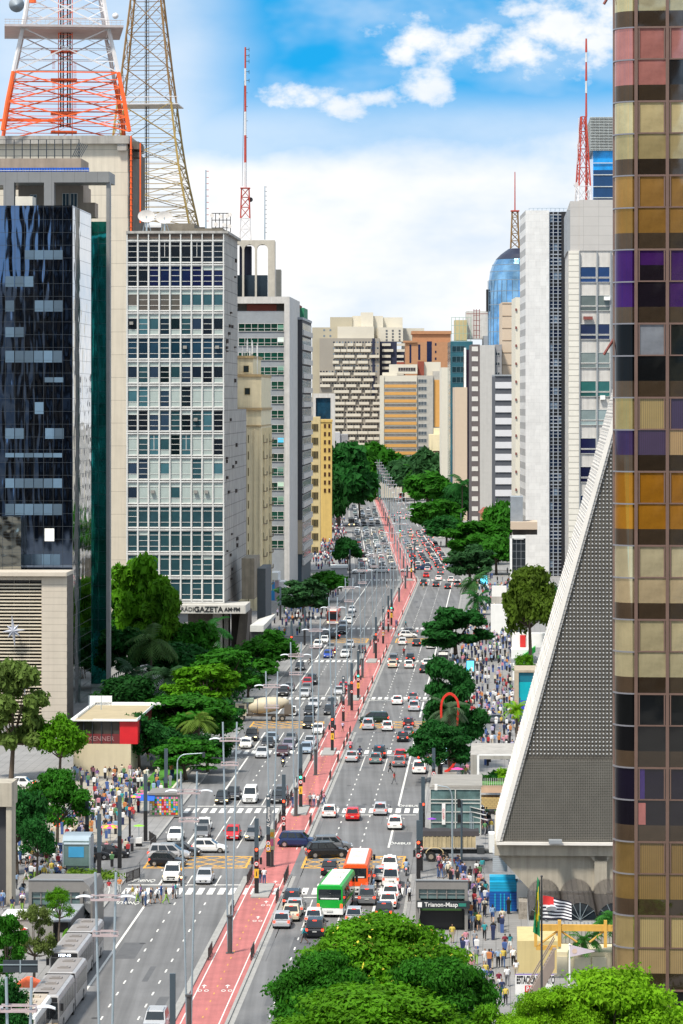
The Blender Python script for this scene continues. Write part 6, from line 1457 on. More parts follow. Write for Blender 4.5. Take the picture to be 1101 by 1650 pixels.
# buses and lorries
roofm = mat('bus_roof_grey', (.24, .22, .21), .6, var=.12, scale=.4); roofw = mat('bus_roof_white', (.62, .60, .56), .6, var=.12, scale=.5, streak=0)
def bus(x, y, face, L, cols_, label, roof=roofw, joint=None, sign=None, ang=0.0, lights=True, W_=2.55, H_=3.15, windows='rear'):
    X, Z, _ = G(x, y); d = L / 2; rz = heading(Z) + ang; X -= math.sin(rz) * d; Z += math.cos(rz) * d
    t = thing('bus', label, 'bus', (X, Z, 0), rz + (math.pi if face == T else 0), 'buses on the avenue'); hw = W_ / 2; yb, yf = -L / 2, L / 2
    m_up, m_low = cols_; m = MB(); secs = [(yb, yf)] if not joint else [(yb, yb + L * .42), (yb + L * .46, yf)]
    def rg(y, w, z0, z1): return [(-w, y, z0), (-w, y, z1 - .35), (-w * .93, y, z1 - .1), (-w * .75, y, z1), (w * .75, y, z1), (w * .93, y, z1 - .1), (w, y, z1 - .35), (w, y, z0)]
    for a, b in secs:
        m.mat(0).loft([rg(a, hw * .97, .95, H_ - .06), rg(a + .15, hw, .95, H_), rg(b - .2, hw, .95, H_), rg(b, hw * .97, .95, H_ - .12)]); m.mat(1).box(-hw * .995, hw * .995, a + .02, b - .02, .32, .95)
    m.build('body', [m_up, m_low], t)
    m = MB()
    for a, b in secs: m.box(-hw * .72, hw * .72, a + .5, b - .5, H_ + .002, H_ + .03)
    m.build('roof', roof, t)
    for q in ([.25, .45, .72] if not joint else [.12, .3, .58, .72, .86]): m = MB(); y = yb + L * q; m.box(-.5, .5, y - .35, y + .35, H_ + .03, H_ + .14); m.box(-.32, .32, y - .2, y + .2, H_ + .14, H_ + .2); m.build('roof_hatch', roof, t)
    if joint: m = MB(); [m.box(-hw * .92, hw * .92, yb + L * (.42 + k * .01), yb + L * (.426 + k * .01), .5, H_ - .08 + .05 * (k % 2)) for k in range(4)]; m.build('bellows', rubber, t)
    for sg in (-1, 1):
        for a, b in secs:
            n = max(3, int((b - a) / 1.5)); 
            for k in range(n): 
                q0 = a + .4 + (b - a - .8) * k / n; q1 = a + .4 + (b - a - .8) * (k + 1) / n - .12; m = MB(); m.box(sg * hw, sg * (hw + .012), q0, q1, 1.35, 2.62); m.build('side_window', carglass, t)
    for a in [yb + 2.4, yf - 2.6] + ([yb + L * .5] if joint else []):
        for sg in (-1, 1): m = MB(); m.cyl((sg * (hw - .28), a, .48), (sg * (hw + .015), a, .48), .48, .48, 16); m.mat(1).cyl((sg * (hw + .015), a, .48), (sg * (hw + .03), a, .48), .26, .26, 10); m.build('wheel', [rubber, chrome], t)
    m = MB(); m.box(-hw * .86, hw * .86, yb - .02, yb + .01, 1.75, 2.75); m.build('rear_window', carglass, t)
    m = MB(); m.box(-hw * .70, hw * .70, yb - .035, yb - .02, 1.80, 1.92); m.build('window_stripe', white, t)
    m = MB(); m.box(-hw * .9, hw * .9, yf - .02, yf + .02, 1.25, 2.55); m.build('windscreen', carglass, t)
    m = MB(); m.box(-hw * .86, hw * .86, yf - .02, yf + .025, 2.6, 2.95); m.build('destination_board', black, t)
    if sign: 
        o = text(sign, .30, 'destination_number', mat('led_white', (.8, .85, 1), .4, emit=((.75, .85, 1), 1.2)), t, (0, yf + .03, 2.77), (R(90), 0, math.pi), .004, 1.1, bold=.012)
    for sg in (-1, 1):
        m = MB(); m.box(sg * hw * .80, sg * hw * .96, yb - .03, yb + .01, .95, 1.35); m.build('tail_light', taillit if lights and face == A else tail, t)
        m = MB(); m.box(sg * hw * .62, sg * hw * .9, yf - .01, yf + .03, .62, .85); m.build('headlight', warmlamp if lights and face == T else headl, t)
        m = MB(); m.box(sg * (hw + .05), sg * (hw + .3), yf - .25, yf - .1, 1.9, 2.5); m.build('mirror', black, t)
    m = MB(); m.box(-.3, .3, yb - .03, yb, .55, .72); m.build('number_plate', plate, t); vehicles.append(dict(o=t, X=X, Z=Z)); return t
greenb = mat('bus_green', (.005, .33, .03), .35); orangeb = mat('bus_orange', (.80, .10, .015), .35); greyb = mat('bus_silver', (.40, .385, .38), .35, .2); redb = mat('bus_red', (.5, .02, .02), .35); blueb = mat('bus_blue', (.02, .06, .35), .4); whb = mat('bus_white', (.66, .66, .64), .4)
bus(531.5, 1479, A, 11.5, (greenb, white), 'green and white city bus seen from behind at the nearest crossing', ang=-R(3.5))
bus(573, 1443, A, 12.5, (orangeb, whb), 'orange city bus with cream roof in the Campinas junction')
bus(104, 1592, T, 18, (greyb, greyb), 'silver articulated bus with a lit number board in the left bus lane', roof=roofm, joint=True, sign='175P-10')
bus(70, 1668, T, 18, (greyb, greyb), 'silver articulated bus directly in front of the one with the lit board', roof=roofm, joint=True)
bus(31, 1705, T, 11, (whb, whb), 'pale bus partly hidden by leaves at the bottom left edge', roof=mat('bus_roof_tan', (.42, .36, .29), .6))
bus(536, 1007.5, T, 12, (mat('bus_red_orange', (.5, .06, .02), .4), whb), 'orange and white bus facing the viewer at the third crossing, left lanes')
bus(693.7, 852, A, 12, (redb, redb), 'red bus seen from behind in the far right lanes'); bus(712, 868, A, 12, (blueb, whb), 'blue and white bus behind the red bus on the right'); bus(567, 848, T, 12, (whb, whb), 'white bus facing the viewer in the far left kerb lane'); bus(648, 805, A, 12, (redb, whb), 'tiny distant red bus where the avenue ends')
bus(714, 1079, A, 7, (greyb, greyb), 'silver minibus seen from behind under the dark spreading tree', W_=2.2, H_=2.7); bus(586, 905, T, 7, (whb, whb), 'white minibus facing the viewer amid the far left queue', W_=2.2, H_=2.7)
def truck_wheel(t, x, y, r=.5): m = MB(); m.cyl((x - .15, y, r), (x + .15, y, r), r, r, 18); m.mat(1).cyl((x - .17, y, r), (x + .17, y, r), r * .5, r * .5, 12); m.build('wheel', [rubber, mat('hub_beige', (.28, .24, .19), .6)], t)
# concrete mixer, seen side-on, front to the left
X, Z, _ = G(425, 1163); t = thing('mixer_truck', 'beige concrete mixer truck crossing the left lanes side-on', 'mixer truck', (X, Z + 1.2, 0), R(90))
mixc = mat('mixer_cream', (.50, .44, .32), .6, var=.12, scale=.7)
m = MB(); P_ = [(-3.9, .35), (-3.3, .7), (-2.2, 1.05), (-.6, 1.25), (.6, 1.25), (1.6, 1.05), (2.3, .75), (2.4, .3)]
m.loft([[(r * math.cos(a), y, 2.45 + .12 * (-y) + r * math.sin(a)) for a in np.linspace(0, 2 * math.pi, 21)[:-1]] for y, r in P_]); m.build('mixer_drum', mixc, t, True)
m = MB()
for y, r in ((-2.2, 1.08), (.9, 1.24)): m.loft([[(r * math.cos(a), yy, 2.45 + .12 * (-y) + r * math.sin(a)) for a in np.linspace(0, 2 * math.pi, 21)[:-1]] for yy in (y, y + .12)], cap=False)
m.build('drum_band', mat('band_grey', (.2, .19, .18), .6), t)
m = MB(); m.box(-.9, .9, 2.7, 4.4, .9, 2.75); m.build('cab', mixc, t); m = MB(); m.box(-.92, .92, 3.0, 3.9, 1.8, 2.5); m.build('cab_window', carglass, t)
m = MB(); m.box(-.5, .5, -3.9, 2.7, .75, 1.1); m.box(-.9, -.3, -4.4, -3.2, 1.1, 2.6); m.cyl((0, -3.9, 2.5), (0, -4.9, 1.3), .35, .25, 8); m.box(-.6, .6, 1.7, 2.5, 1.1, 2.2); m.build('chassis', mat('chassis_brown', (.12, .10, .08), .8), t)
m = MB(); m.box(-.8, .8, 1.6, 3.3, 3.0, 3.55); m.build('water_tank', mat('tank_green', (.25, .32, .24), .6), t)
for x in (-1.05, 1.05):
    for y in (3.4, -1.6, -2.9): truck_wheel(t, x, y)
vehicles.append(dict(o=t, X=X, Z=Z))
# tipper truck, right, seen side-on, front to the right
X, Z, _ = G(738, 1389); t = thing('tipper_truck', 'cream tipper truck with dark tarpaulin in the right side street', 'tipper truck', (X, Z + 1.3, 0), -R(90))
m = MB(); m.box(-1.2, 1.2, -4.1, 1.9, 1.55, 2.75)
for q in np.arange(-4.1, 1.95, .46): m.box(-1.27, 1.27, q - .05, q + .05, 1.5, 2.78)
m.build('tipper_body', mat('tipper_cream', (.52, .43, .26), .7, var=.18, streak=.35), t)
m = MB(); m.loft([[(-1.25, y, 2.78), (-1.0, y, 3.3 + .1 * math.sin(y * 2)), (0, y, 3.5 + .1 * math.sin(y * 3)), (1.0, y, 3.3), (1.25, y, 2.78)] for y in np.linspace(-4.2, 2.3, 12)]); m.build('tarpaulin', mat('tarpaulin_dark', (.03, .027, .03), .8, bump=.3), t)
m = MB(); m.box(-.5, .5, -4, 4.4, .8, 1.15); m.box(-1.1, 1.1, 2.1, 2.9, .8, 1.5); m.build('chassis', mat('chassis_dark', (.04, .045, .05), .7), t)
m = MB(); m.box(-1.2, 1.2, 3.4, 5.4, 1.0, 3.0); m.build('cab', white, t); m = MB(); m.box(-1.21, 1.21, 4.2, 5.2, 1.95, 2.75); m.box(-1.1, 1.1, 5.38, 5.42, 1.9, 2.75); m.build('cab_window', carglass, t)
m = MB()
for y in (-2.5, ): m.tube([(x, y + .95 * math.cos(a), .95 + .6 * math.sin(a)) for x in (1.25,) for a in np.linspace(0, math.pi, 8)], .06); m.tube([(x, y + .95 * math.cos(a) + 1.5, .95 + .6 * math.sin(a)) for x in (-1.25,) for a in np.linspace(0, math.pi, 8)], .06)
m.build('mudguard', mat('tipper_cream2', (.5, .4, .22), .7), t)
for x in (-1.05, 1.05):
    for y in (-2.9, -1.5, 4.4): truck_wheel(t, x, y, .55)

# ------------------------------------------------------------------ people
def skin_body(pose):
    s, a, bend = pose; V = []; E = []; Rr = []
    def v(p, r, par=None):
        V.append(p); Rr.append(r if hasattr(r, '__len__') else (r, r)); i = len(V) - 1
        if par is not None: E.append((par, i))
        return i
    pel = v((0, 0, .95), (.15, .12)); sp = v((0, 0, 1.15), (.135, .11), pel); ch = v((0, .0, 1.34), (.155, .115), sp); nk = v((0, 0, 1.49), .055, ch); h0 = v((0, .01, 1.56), .06, nk); h1 = v((0, .02, 1.63), (.08, .098), h0); h2 = v((0, .015, 1.70), (.065, .075), h1)
    nose = v((0, .125, 1.615), .014, h1)
    for sg in (-1, 1):
        sh = v((sg * .19, 0, 1.42), .055, ch); f = a * sg; el = v((sg * .25, f * .12 + bend * .05, 1.14), .042, sh); wr = v((sg * .24, f * .26 + bend * .22, .92 + abs(f) * .03 + bend * .16), .028, el)
        d = (Vector(V[wr]) - Vector(V[el])).normalized(); pm = v(tuple(Vector(V[wr]) + d * .07), (.034, .018), wr)
        for k, (o, l) in enumerate(((-.03, .075), (-.01, .085), (.01, .08), (.03, .062))):
            p0 = Vector(V[pm]) + d * .035 + Vector((0, o, 0)); q = v(tuple(p0), .0095, pm); q2 = v(tuple(p0 + d * l * .55 + Vector((-sg * .008, 0, 0))), .0088, q); v(tuple(p0 + d * l + Vector((-sg * .025, 0, 0))), .0075, q2)
        th = v(tuple(Vector(V[wr]) + d * .05 + Vector((-sg * .01, .04, 0))), .0105, wr); v(tuple(Vector(V[th]) + d * .045 + Vector((0, .012, 0))), .009, th)
        hp = v((sg * .09, 0, .90), .095, pel); g = s * sg; kn = v((sg * .10, -g * .16 + abs(s) * .04, .50), .062, hp); an = v((sg * .10, -g * .34 - (.10 if g > .3 else 0), .10 + (.10 if g > .3 else 0)), .042, kn); v((sg * .105, V[an][1] + .15, .045 + (.05 if g > .3 else 0)), (.035, .03), an)
    me = bpy.data.meshes.new('skel'); me.from_pydata(V, E, []); o = bpy.data.objects.new('skel', me); COL.objects.link(o)
    md_ = o.modifiers.new('skin', 'SKIN'); sv = me.skin_vertices[0].data
    for i, r in enumerate(Rr): sv[i].radius = r; sv[i].use_root = (i == 0)
    o.modifiers.new('sub', 'SUBSURF').levels = 1
    bpy.context.view_layer.update()
    out = bpy.data.meshes.new_from_object(o.evaluated_get(bpy.context.evaluated_depsgraph_get())); bpy.data.objects.remove(o); return out
def extract(me, test, off, name, m):
    me.update(); co = [v.co.copy() for v in me.vertices]; no = [v.normal.copy() for v in me.vertices]; mp = {}; V = []; Fc = []
    for p in me.polygons:
        if test(p.center, p.normal):
            f = []
            for i in p.vertices:
                if i not in mp: mp[i] = len(V); V.append(tuple(co[i] + no[i] * off))
                f.append(mp[i])
            Fc.append(f)
    r = bpy.data.meshes.new(name); r.from_pydata(V, [], Fc); r.materials.append(m); r.polygons.foreach_set('use_smooth', [True] * len(Fc)); r.update(); return r
POSES = {'stand': (.05, .1, 0), 'walk': (.9, .8, 0), 'stride': (-.9, -.8, 0), 'phone': (.1, .1, 1.0), 'stroll': (.5, .4, .3)}
PB = {}
for nm, ps in POSES.items():
    me = skin_body(ps); me.name = 'body'; me.materials.clear(); me.materials.append(skin); me.polygons.foreach_set('use_smooth', [True] * len(me.polygons))
    arm = lambda c: abs(c.x) > .17
    D_ = {'body': me}
    D_['tshirt'] = extract(me, lambda c, n: 1.47 > c.z > .93 and (not arm(c) or c.z > 1.22), .012, 'top', cloth)
    D_['shirt'] = extract(me, lambda c, n: 1.47 > c.z > .93 and (not arm(c) or c.z > .95), .012, 'top', cloth)
    D_['dress'] = extract(me, lambda c, n: 1.44 > c.z > .55 and not (arm(c) and c.z > .6), .03, 'dress', cloth)
    D_['trousers'] = extract(me, lambda c, n: .99 > c.z > .13 and abs(c.x) < .2, .014, 'trousers', cloth)
    D_['shorts'] = extract(me, lambda c, n: .99 > c.z > .56 and abs(c.x) < .2, .02, 'shorts', cloth)
    D_['shoes'] = extract(me, lambda c, n: c.z < (.13 if abs(ps[0]) < .3 else .12), .008, 'shoes', cloth)
    D_['hair'] = extract(me, lambda c, n: c.z > 1.58 and (c.z > 1.68 or c.y < .03), .012, 'hair', cloth); D_['long_hair'] = extract(me, lambda c, n: c.z > 1.40 and abs(c.x) < .13 and (c.z > 1.68 or c.y < .01), .02, 'long_hair', cloth)
    PB[nm] = D_
TOPC = {'white': (.72, .72, .72), 'black': (.012, .012, .015), 'red': (.36, .03, .035), 'blue': (.05, .10, .28), 'light blue': (.25, .36, .52), 'pink': (.55, .22, .27), 'grey': (.22, .23, .25), 'navy': (.015, .025, .08), 'green': (.08, .20, .08), 'yellow': (.55, .42, .08), 'orange': (.5, .19, .06), 'purple': (.16, .08, .24), 'lilac': (.42, .38, .52), 'teal': (.02, .25, .28), 'maroon': (.16, .01, .03), 'cream': (.62, .55, .42)}
BOTC = {'jeans': ((.05, .09, .20), 'trousers'), 'black trousers': ((.012, .012, .015), 'trousers'), 'beige trousers': ((.45, .38, .27), 'trousers'), 'white trousers': ((.65, .65, .63), 'trousers'), 'black shorts': ((.015, .015, .018), 'shorts'), 'blue shorts': ((.04, .09, .25), 'shorts'), 'white shorts': ((.65, .65, .63), 'shorts'), 'grey trousers': ((.15, .15, .16), 'trousers'), 'green trousers': ((.22, .38, .06), 'trousers')}
people = []; rp = random.Random(77); used = set()
SK = [(.50, .30, .20), (.42, .24, .15), (.28, .15, .09), (.55, .36, .26), (.12, .06, .035)]
def person(X, Z, area, rz=None, top=None, bot=None, pose=None, extra=None, z=.13, label=None, scale=None, dress=False):
    if top is None:
        for _ in range(60):
            top = rp.choice(list(TOPC) + ['white'] * 4 + ['black'] * 4 + ['grey', 'navy', 'light blue', 'blue', 'cream']); bot = rp.choice(list(BOTC)) ; dress = False
            if (area, top, bot, extra) not in used: break
    if bot is None: bot = rp.choice(['jeans', 'black trousers'])
    used.add((area, top, bot, extra)); pose = pose or rp.choice(list(POSES)); rz = rp.uniform(-.5, .5) + rp.choice([0, math.pi]) if rz is None else rz
    D_ = PB[pose]; lb_ = label or 'person in %s top and %s%s, %s' % (top, bot, (' ' + extra) if extra else '', area)
    t = thing('person', lb_, 'person', (X, Z, z), rz + heading(Z), 'people on foot'); sc = scale or rp.uniform(.92, 1.05); t.scale = (sc,) * 3
    put('body', D_['body'], t, color=rp.choice(SK)); long = rp.random() < .4
    if dress: put('dress', D_['dress'], t, color=TOPC[top])
    else:
        put('top', D_[rp.choice(['tshirt', 'tshirt', 'shirt'])], t, color=jit(TOPC[top], .1)); bc = BOTC[bot]; put(bc[1], D_[bc[1]], t, color=jit(bc[0], .2))
    put('shoes', D_['shoes'], t, color=rp.choice([(.02, .02, .02), (.4, .4, .4), (.15, .08, .04)])); hc = rp.choice([(.012, .009, .007), (.02, .012, .008), (.06, .03, .015), (.20, .12, .05), (.25, .25, .25)])
    put('long_hair' if long else 'hair', D_['long_hair' if long else 'hair'], t, color=hc)
    people.append(t); return t
def P(x, y, area, **k): X, Z, _ = G(x, y); return person(X, Z, area, **k)
# individually placed walkers: near right pavement
rw = 'right pavement by the car park sign'
for x, y, top, bot, pose, rz in [(729, 1522, 'yellow', 'beige trousers', 'stand', 3.1), (751, 1530, 'pink', 'white shorts', 'walk', 0), (752, 1543, 'lilac', 'white shorts', 'stroll', 3.1), (765, 1530, 'grey', 'jeans', 'walk', 3.1), (767.5, 1557, 'grey', 'green trousers', 'walk', 3.1), (781.5, 1560, 'white', 'white shorts', 'phone', 3.1), (792, 1563, 'blue', 'beige trousers', 'walk', 3.1), (803, 1562, 'light blue', 'black trousers', 'stride', 0), (811, 1562, 'yellow', 'jeans', 'walk', 0), (827.5, 1561, 'white', 'black trousers', 'walk', 0),
                             (781, 1517, 'teal', 'black trousers', 'walk', 3.1), (795, 1516, 'black', 'jeans', 'walk', 3.1), (808, 1502, 'lilac', 'black trousers', 'walk', 3.1), (809.5, 1496, 'cream', 'jeans', 'stroll', 3.1), (794, 1489, 'light blue', 'blue shorts', 'walk', 0), (814, 1538, 'maroon', 'white trousers', 'walk', 0), (822, 1535, 'teal', 'white shorts', 'stroll', 0), (762, 1502, 'light blue', 'grey trousers', 'walk', 3.1), (771.5, 1502, 'yellow', 'black shorts', 'stride', 3.1), (781, 1480, 'black', 'black trousers', 'walk', 0),
                             (764, 1450, 'purple', 'white trousers', 'walk', 3.1), (772, 1440, 'orange', 'jeans', 'stroll', 0), (775, 1452, 'white', 'black trousers', 'stride', 0), (783, 1449, 'teal', 'jeans', 'walk', 0), (787.5, 1462, 'blue', 'beige trousers', 'walk', 0), (766, 1474, 'navy', 'grey trousers', 'walk', 3.1), (773, 1472, 'pink', 'jeans', 'walk', 3.1), (753, 1440, 'pink', 'black shorts', 'stroll', 0), (767.5, 1425, 'maroon', 'black trousers', 'walk', 0), (777.5, 1410, 'teal', 'grey trousers', 'walk', 0),
                             (778, 1590, 'light blue', 'jeans', 'stroll', 3.1), (783, 1583, 'yellow', 'blue shorts', 'walk', 3.1), (791, 1592, 'navy', 'white shorts', 'walk', 3.1), (804, 1598, 'maroon', 'white shorts', 'walk', 0), (817.5, 1592, 'white', 'grey trousers', 'walk', 0), (793, 1606, 'black', 'black shorts', 'stand', 0), (809, 1612, 'navy', 'jeans', 'walk', 0), (832, 1578, 'white', 'jeans', 'stroll', 0), (760, 1576, 'pink', 'jeans', 'stand', 0), (815, 1622, 'yellow', 'black trousers', 'walk', 0)]:
    if (rw, top, bot, None) in used: bot = [q for q in BOTC if (rw, top, q, None) not in used][0]
    used.add((rw, top, bot, None)); P(x, y, rw, top=top, bot=bot, pose=pose, rz=rz)
rm = 'behind the right metro entrance'
for i in range(22): P(706 + rp.uniform(0, 48), rp.uniform(1402, 1418), rm)
# crossing on the left
lc = 'on the nearest left zebra'
for x, y in [(203, 1458), (222, 1455), (230, 1459), (235, 1461), (243, 1457), (246, 1456), (254, 1456), (260, 1452), (268, 1457), (279, 1449), (287, 1447), (283, 1448), (214, 1453), (227, 1452)]: P(x, y, lc, z=0, rz=rp.choice([-1.4, 1.5]))
for x, y, top, bot, lb_, pose in [(419, 1425, 'black', 'jeans', 'person in black standing on the nearest median island', 'stand'), (426, 1426, 'white', 'jeans', 'person in white taking a photo on the nearest median island', 'phone'), (500, 1301, 'grey', 'black trousers', 'person in grey check waiting on the median, left of four', 'stand'), (506, 1301, 'white', 'jeans', 'person in white shirt waiting on the median, second of four', 'phone'), (512.5, 1302, 'white', 'grey trousers', 'person in white and grey waiting on the median, third of four', 'stand'),
                            (522, 1297, 'pink', 'jeans', 'person in pink leaving the median crossing, right of four', 'walk'), (472, 1302, 'navy', 'jeans', 'person with a teal bag stepping off the left edge of the median', 'walk'), (552.5, 1180, 'lilac', 'black shorts', 'person in lilac walking on the cycle path by the yellow panel', 'walk'), (629, 1246, 'black', 'black trousers', 'person in black crossing the right lanes', 'stride'), (635.5, 1264, 'red', 'grey trousers', 'person in red shirt standing on the right lanes', 'walk'),
                            (490.5, 1521, 'teal', 'black shorts', 'person in teal top and shorts crossing near the bottom tree', 'stride'), (638.5, 1010, 'purple', 'jeans', 'person in purple standing on the third median island', 'stand'), (654, 1011, 'teal', 'black trousers', 'person in teal crossing the right lanes at the fifth crossing', 'stride'), (651, 1058, 'red', 'black trousers', 'person in red walking between the right lanes', 'walk'), (500, 1072, 'black', 'black trousers', 'person in dark suit crossing the left lanes at the fifth crossing', 'stride'),
                            (634, 1445, 'grey', 'jeans', 'person in grey walking behind the white van', 'walk'), (644, 1447, 'pink', 'black trousers', 'person in pink shirt walking behind the white van', 'walk'), (657.5, 1446, 'grey', 'jeans', 'person in grey tee at the right kerb crossing', 'walk'), (660, 1455, 'white', 'black trousers', 'person in white at the right kerb beside the metro entrance', 'stand'), (605, 1447, 'cream', 'black trousers', 'person in cream crossing behind the orange bus', 'stride'), (602, 1440, 'light blue', 'beige trousers', 'person in light blue and khaki crossing behind the orange bus', 'stride'),
                            (333.6, 1242, 'orange', 'jeans', 'person in salmon shirt standing by the left grass verge', 'phone'), (142.5, 1482, 'black', 'black trousers', 'person in black standing behind the silver bus', 'stand'), (26, 1435, 'light blue', 'black trousers', 'person in light blue shirt and black trousers, alone on the left pavement', 'walk'), (603, 935, 'navy', 'jeans', 'person in navy crossing the left lanes at the fourth crossing', 'stride'), (580, 935, 'black', 'black trousers', 'person in black at the left end of the fourth crossing', 'walk'),
                            (634, 936, 'maroon', 'jeans', 'person in maroon crossing near the median at the fourth crossing', 'stride'), (622.5, 947, 'black', 'white shorts', 'person in white shorts walking in the left lanes', 'walk'), (682.5, 949, 'light blue', 'beige trousers', 'person in pale blue walking behind the dark off-roader', 'walk'), (43, 1423, 'navy', 'white shorts', 'person with white shorts on the left pavement behind the metro entrance', 'walk'),
                            (705, 1275, 'purple', 'white shorts', 'person in purple sitting height by the advertising column', 'stand')]:
    X, Z, _ = G(x, y); u = X - axis(Z); person(X, Z, '', rz=rp.choice([-1.5, 1.5]) if pose in ('stride',) else rp.uniform(-1, 1), top=top, bot=bot, pose=pose, label=lb_, z=0.02 if abs(u) < 14.7 else .13)
# crowds on the pavements: the individuals
def crowd(n, x0, x1, y0, y1, area, dmin=.55):
    k = 0; pts = []
    while k < n:
        y = rp.uniform(y0, y1); x = rp.uniform(x0(y) if callable(x0) else x0, x1(y) if callable(x1) else x1); X, Z, _ = G(x, y)
        if any((X - a) ** 2 + (Z - b) ** 2 < dmin ** 2 for a, b in pts): 
            n -= .2; continue
        pts.append((X, Z)); person(X, Z, area); k += 1
crowd(22, 772, 840, 1318, 1352, 'in the slanted building shade')
crowd(10, lambda y: 748, 835, 1170, 1205, 'before the roof garden slab')
crowd(16, 770, 832, 1120, 1165, 'near the pavement grey car')
crowd(12, 742, 760, 1235, 1262, 'by the pink parasol')
crowd(8, 30, 100, 1395, 1400, 'near the glass lift')
crowd(24, 55, 105, 1408, 1425, 'crossing the left side street')
crowd(34, lambda y: 120 + (y - 1290) * -.2, 175, 1300, 1365, 'left of the slim pole')
crowd(30, 165, 222, 1262, 1330, 'beside the rainbow umbrella')
crowd(12, 185, 245, 1225, 1262, 'below the red shop')
crowd(8, 120, 190, 1243, 1262, 'before the cream wall')
crowd(10, 0, 40, 1448, 1478, 'beside the left tents')
crowd(8, 120, 200, 1440, 1447, 'behind the left metro entrance')
# dense distant crowds, too many to count
def lowp(mb, X, Z, z, top, bot):
    s_ = rp.uniform(.92, 1.06); a = rp.uniform(-.1, .1)
    mb.mat(bot).loft([[(X - .15, Z - .1, z), (X + .15, Z - .1, z), (X + .15, Z + .12, z), (X - .15, Z + .12, z)], [(X - .17, Z - .1, z + .9 * s_), (X + .17, Z - .1, z + .9 * s_), (X + .17, Z + .1, z + .9 * s_), (X - .17, Z + .1, z + .9 * s_)]])
    mb.mat(top).loft([[(X - .18, Z - .1, z + .88 * s_), (X + .18, Z - .1, z + .88 * s_), (X + .18, Z + .1, z + .88 * s_), (X - .18, Z + .1, z + .88 * s_)], [(X - .25, Z - .12, z + 1.35 * s_), (X + .25, Z - .12, z + 1.35 * s_), (X + .25, Z + .12, z + 1.35 * s_), (X - .25, Z + .12, z + 1.35 * s_)], [(X - .1, Z - .08, z + 1.46 * s_), (X + .1, Z - .08, z + 1.46 * s_), (X + .1, Z + .08, z + 1.46 * s_), (X - .1, Z + .08, z + 1.46 * s_)]])
    mb.mat(rp.choice([16, 17])).sph((X, Z, z + 1.6 * s_), .1, .11, .13, 6, 4)
CMAT = [mat('crowd_%s' % k.replace(' ', '_'), c, .85) for k, c in TOPC.items()] + [mat('crowd_skin', (.42, .24, .15), .7), mat('crowd_hair', (.02, .014, .01), .8)]
crowd_mb = MB()
def mass(n, ur, zr, bias=(0, 0, 0, 1, 1, 1, 2, 3, 4, 6, 6, 7, 7, 8, 12, 15, 5, 10)):
    for i in range(n): Z = rp.uniform(*zr); lowp(crowd_mb, AX(rp.uniform(*ur), Z), Z, .13, rp.choice(bias), rp.choice([1, 7, 6, 3, 1]))
rb_ = (0, 0, 0, 2, 2, 2, 3, 5, 1, 7, 6, 4)
mass(620, (-33, -17), (985, 1500), rb_); mass(150, (-27, -16), (705, 900)); mass(320, (17, 28), (640, 905)); mass(150, (15.5, 27), (520, 640)); mass(60, (15, 30), (905, 1300))
mass(110, (-34, -19), (374, 418)); mass(60, (-32, -18), (415, 445)); mass(50, (17, 25), (385, 402)); mass(110, (18.5, 28), (455, 560)); mass(40, (-42, -24), (330, 350)); mass(24, (19, 23), (330, 352)); mass(60, (-36, -24), (290, 325)); mass(24, (17.5, 26), (285, 335)); mass(30, (-26, -16), (355, 372))
o = crowd_mb.build('crowd', CMAT); tag(o, 'dense crowd of pedestrians packing both pavements along the avenue', 'crowd', kind='stuff')
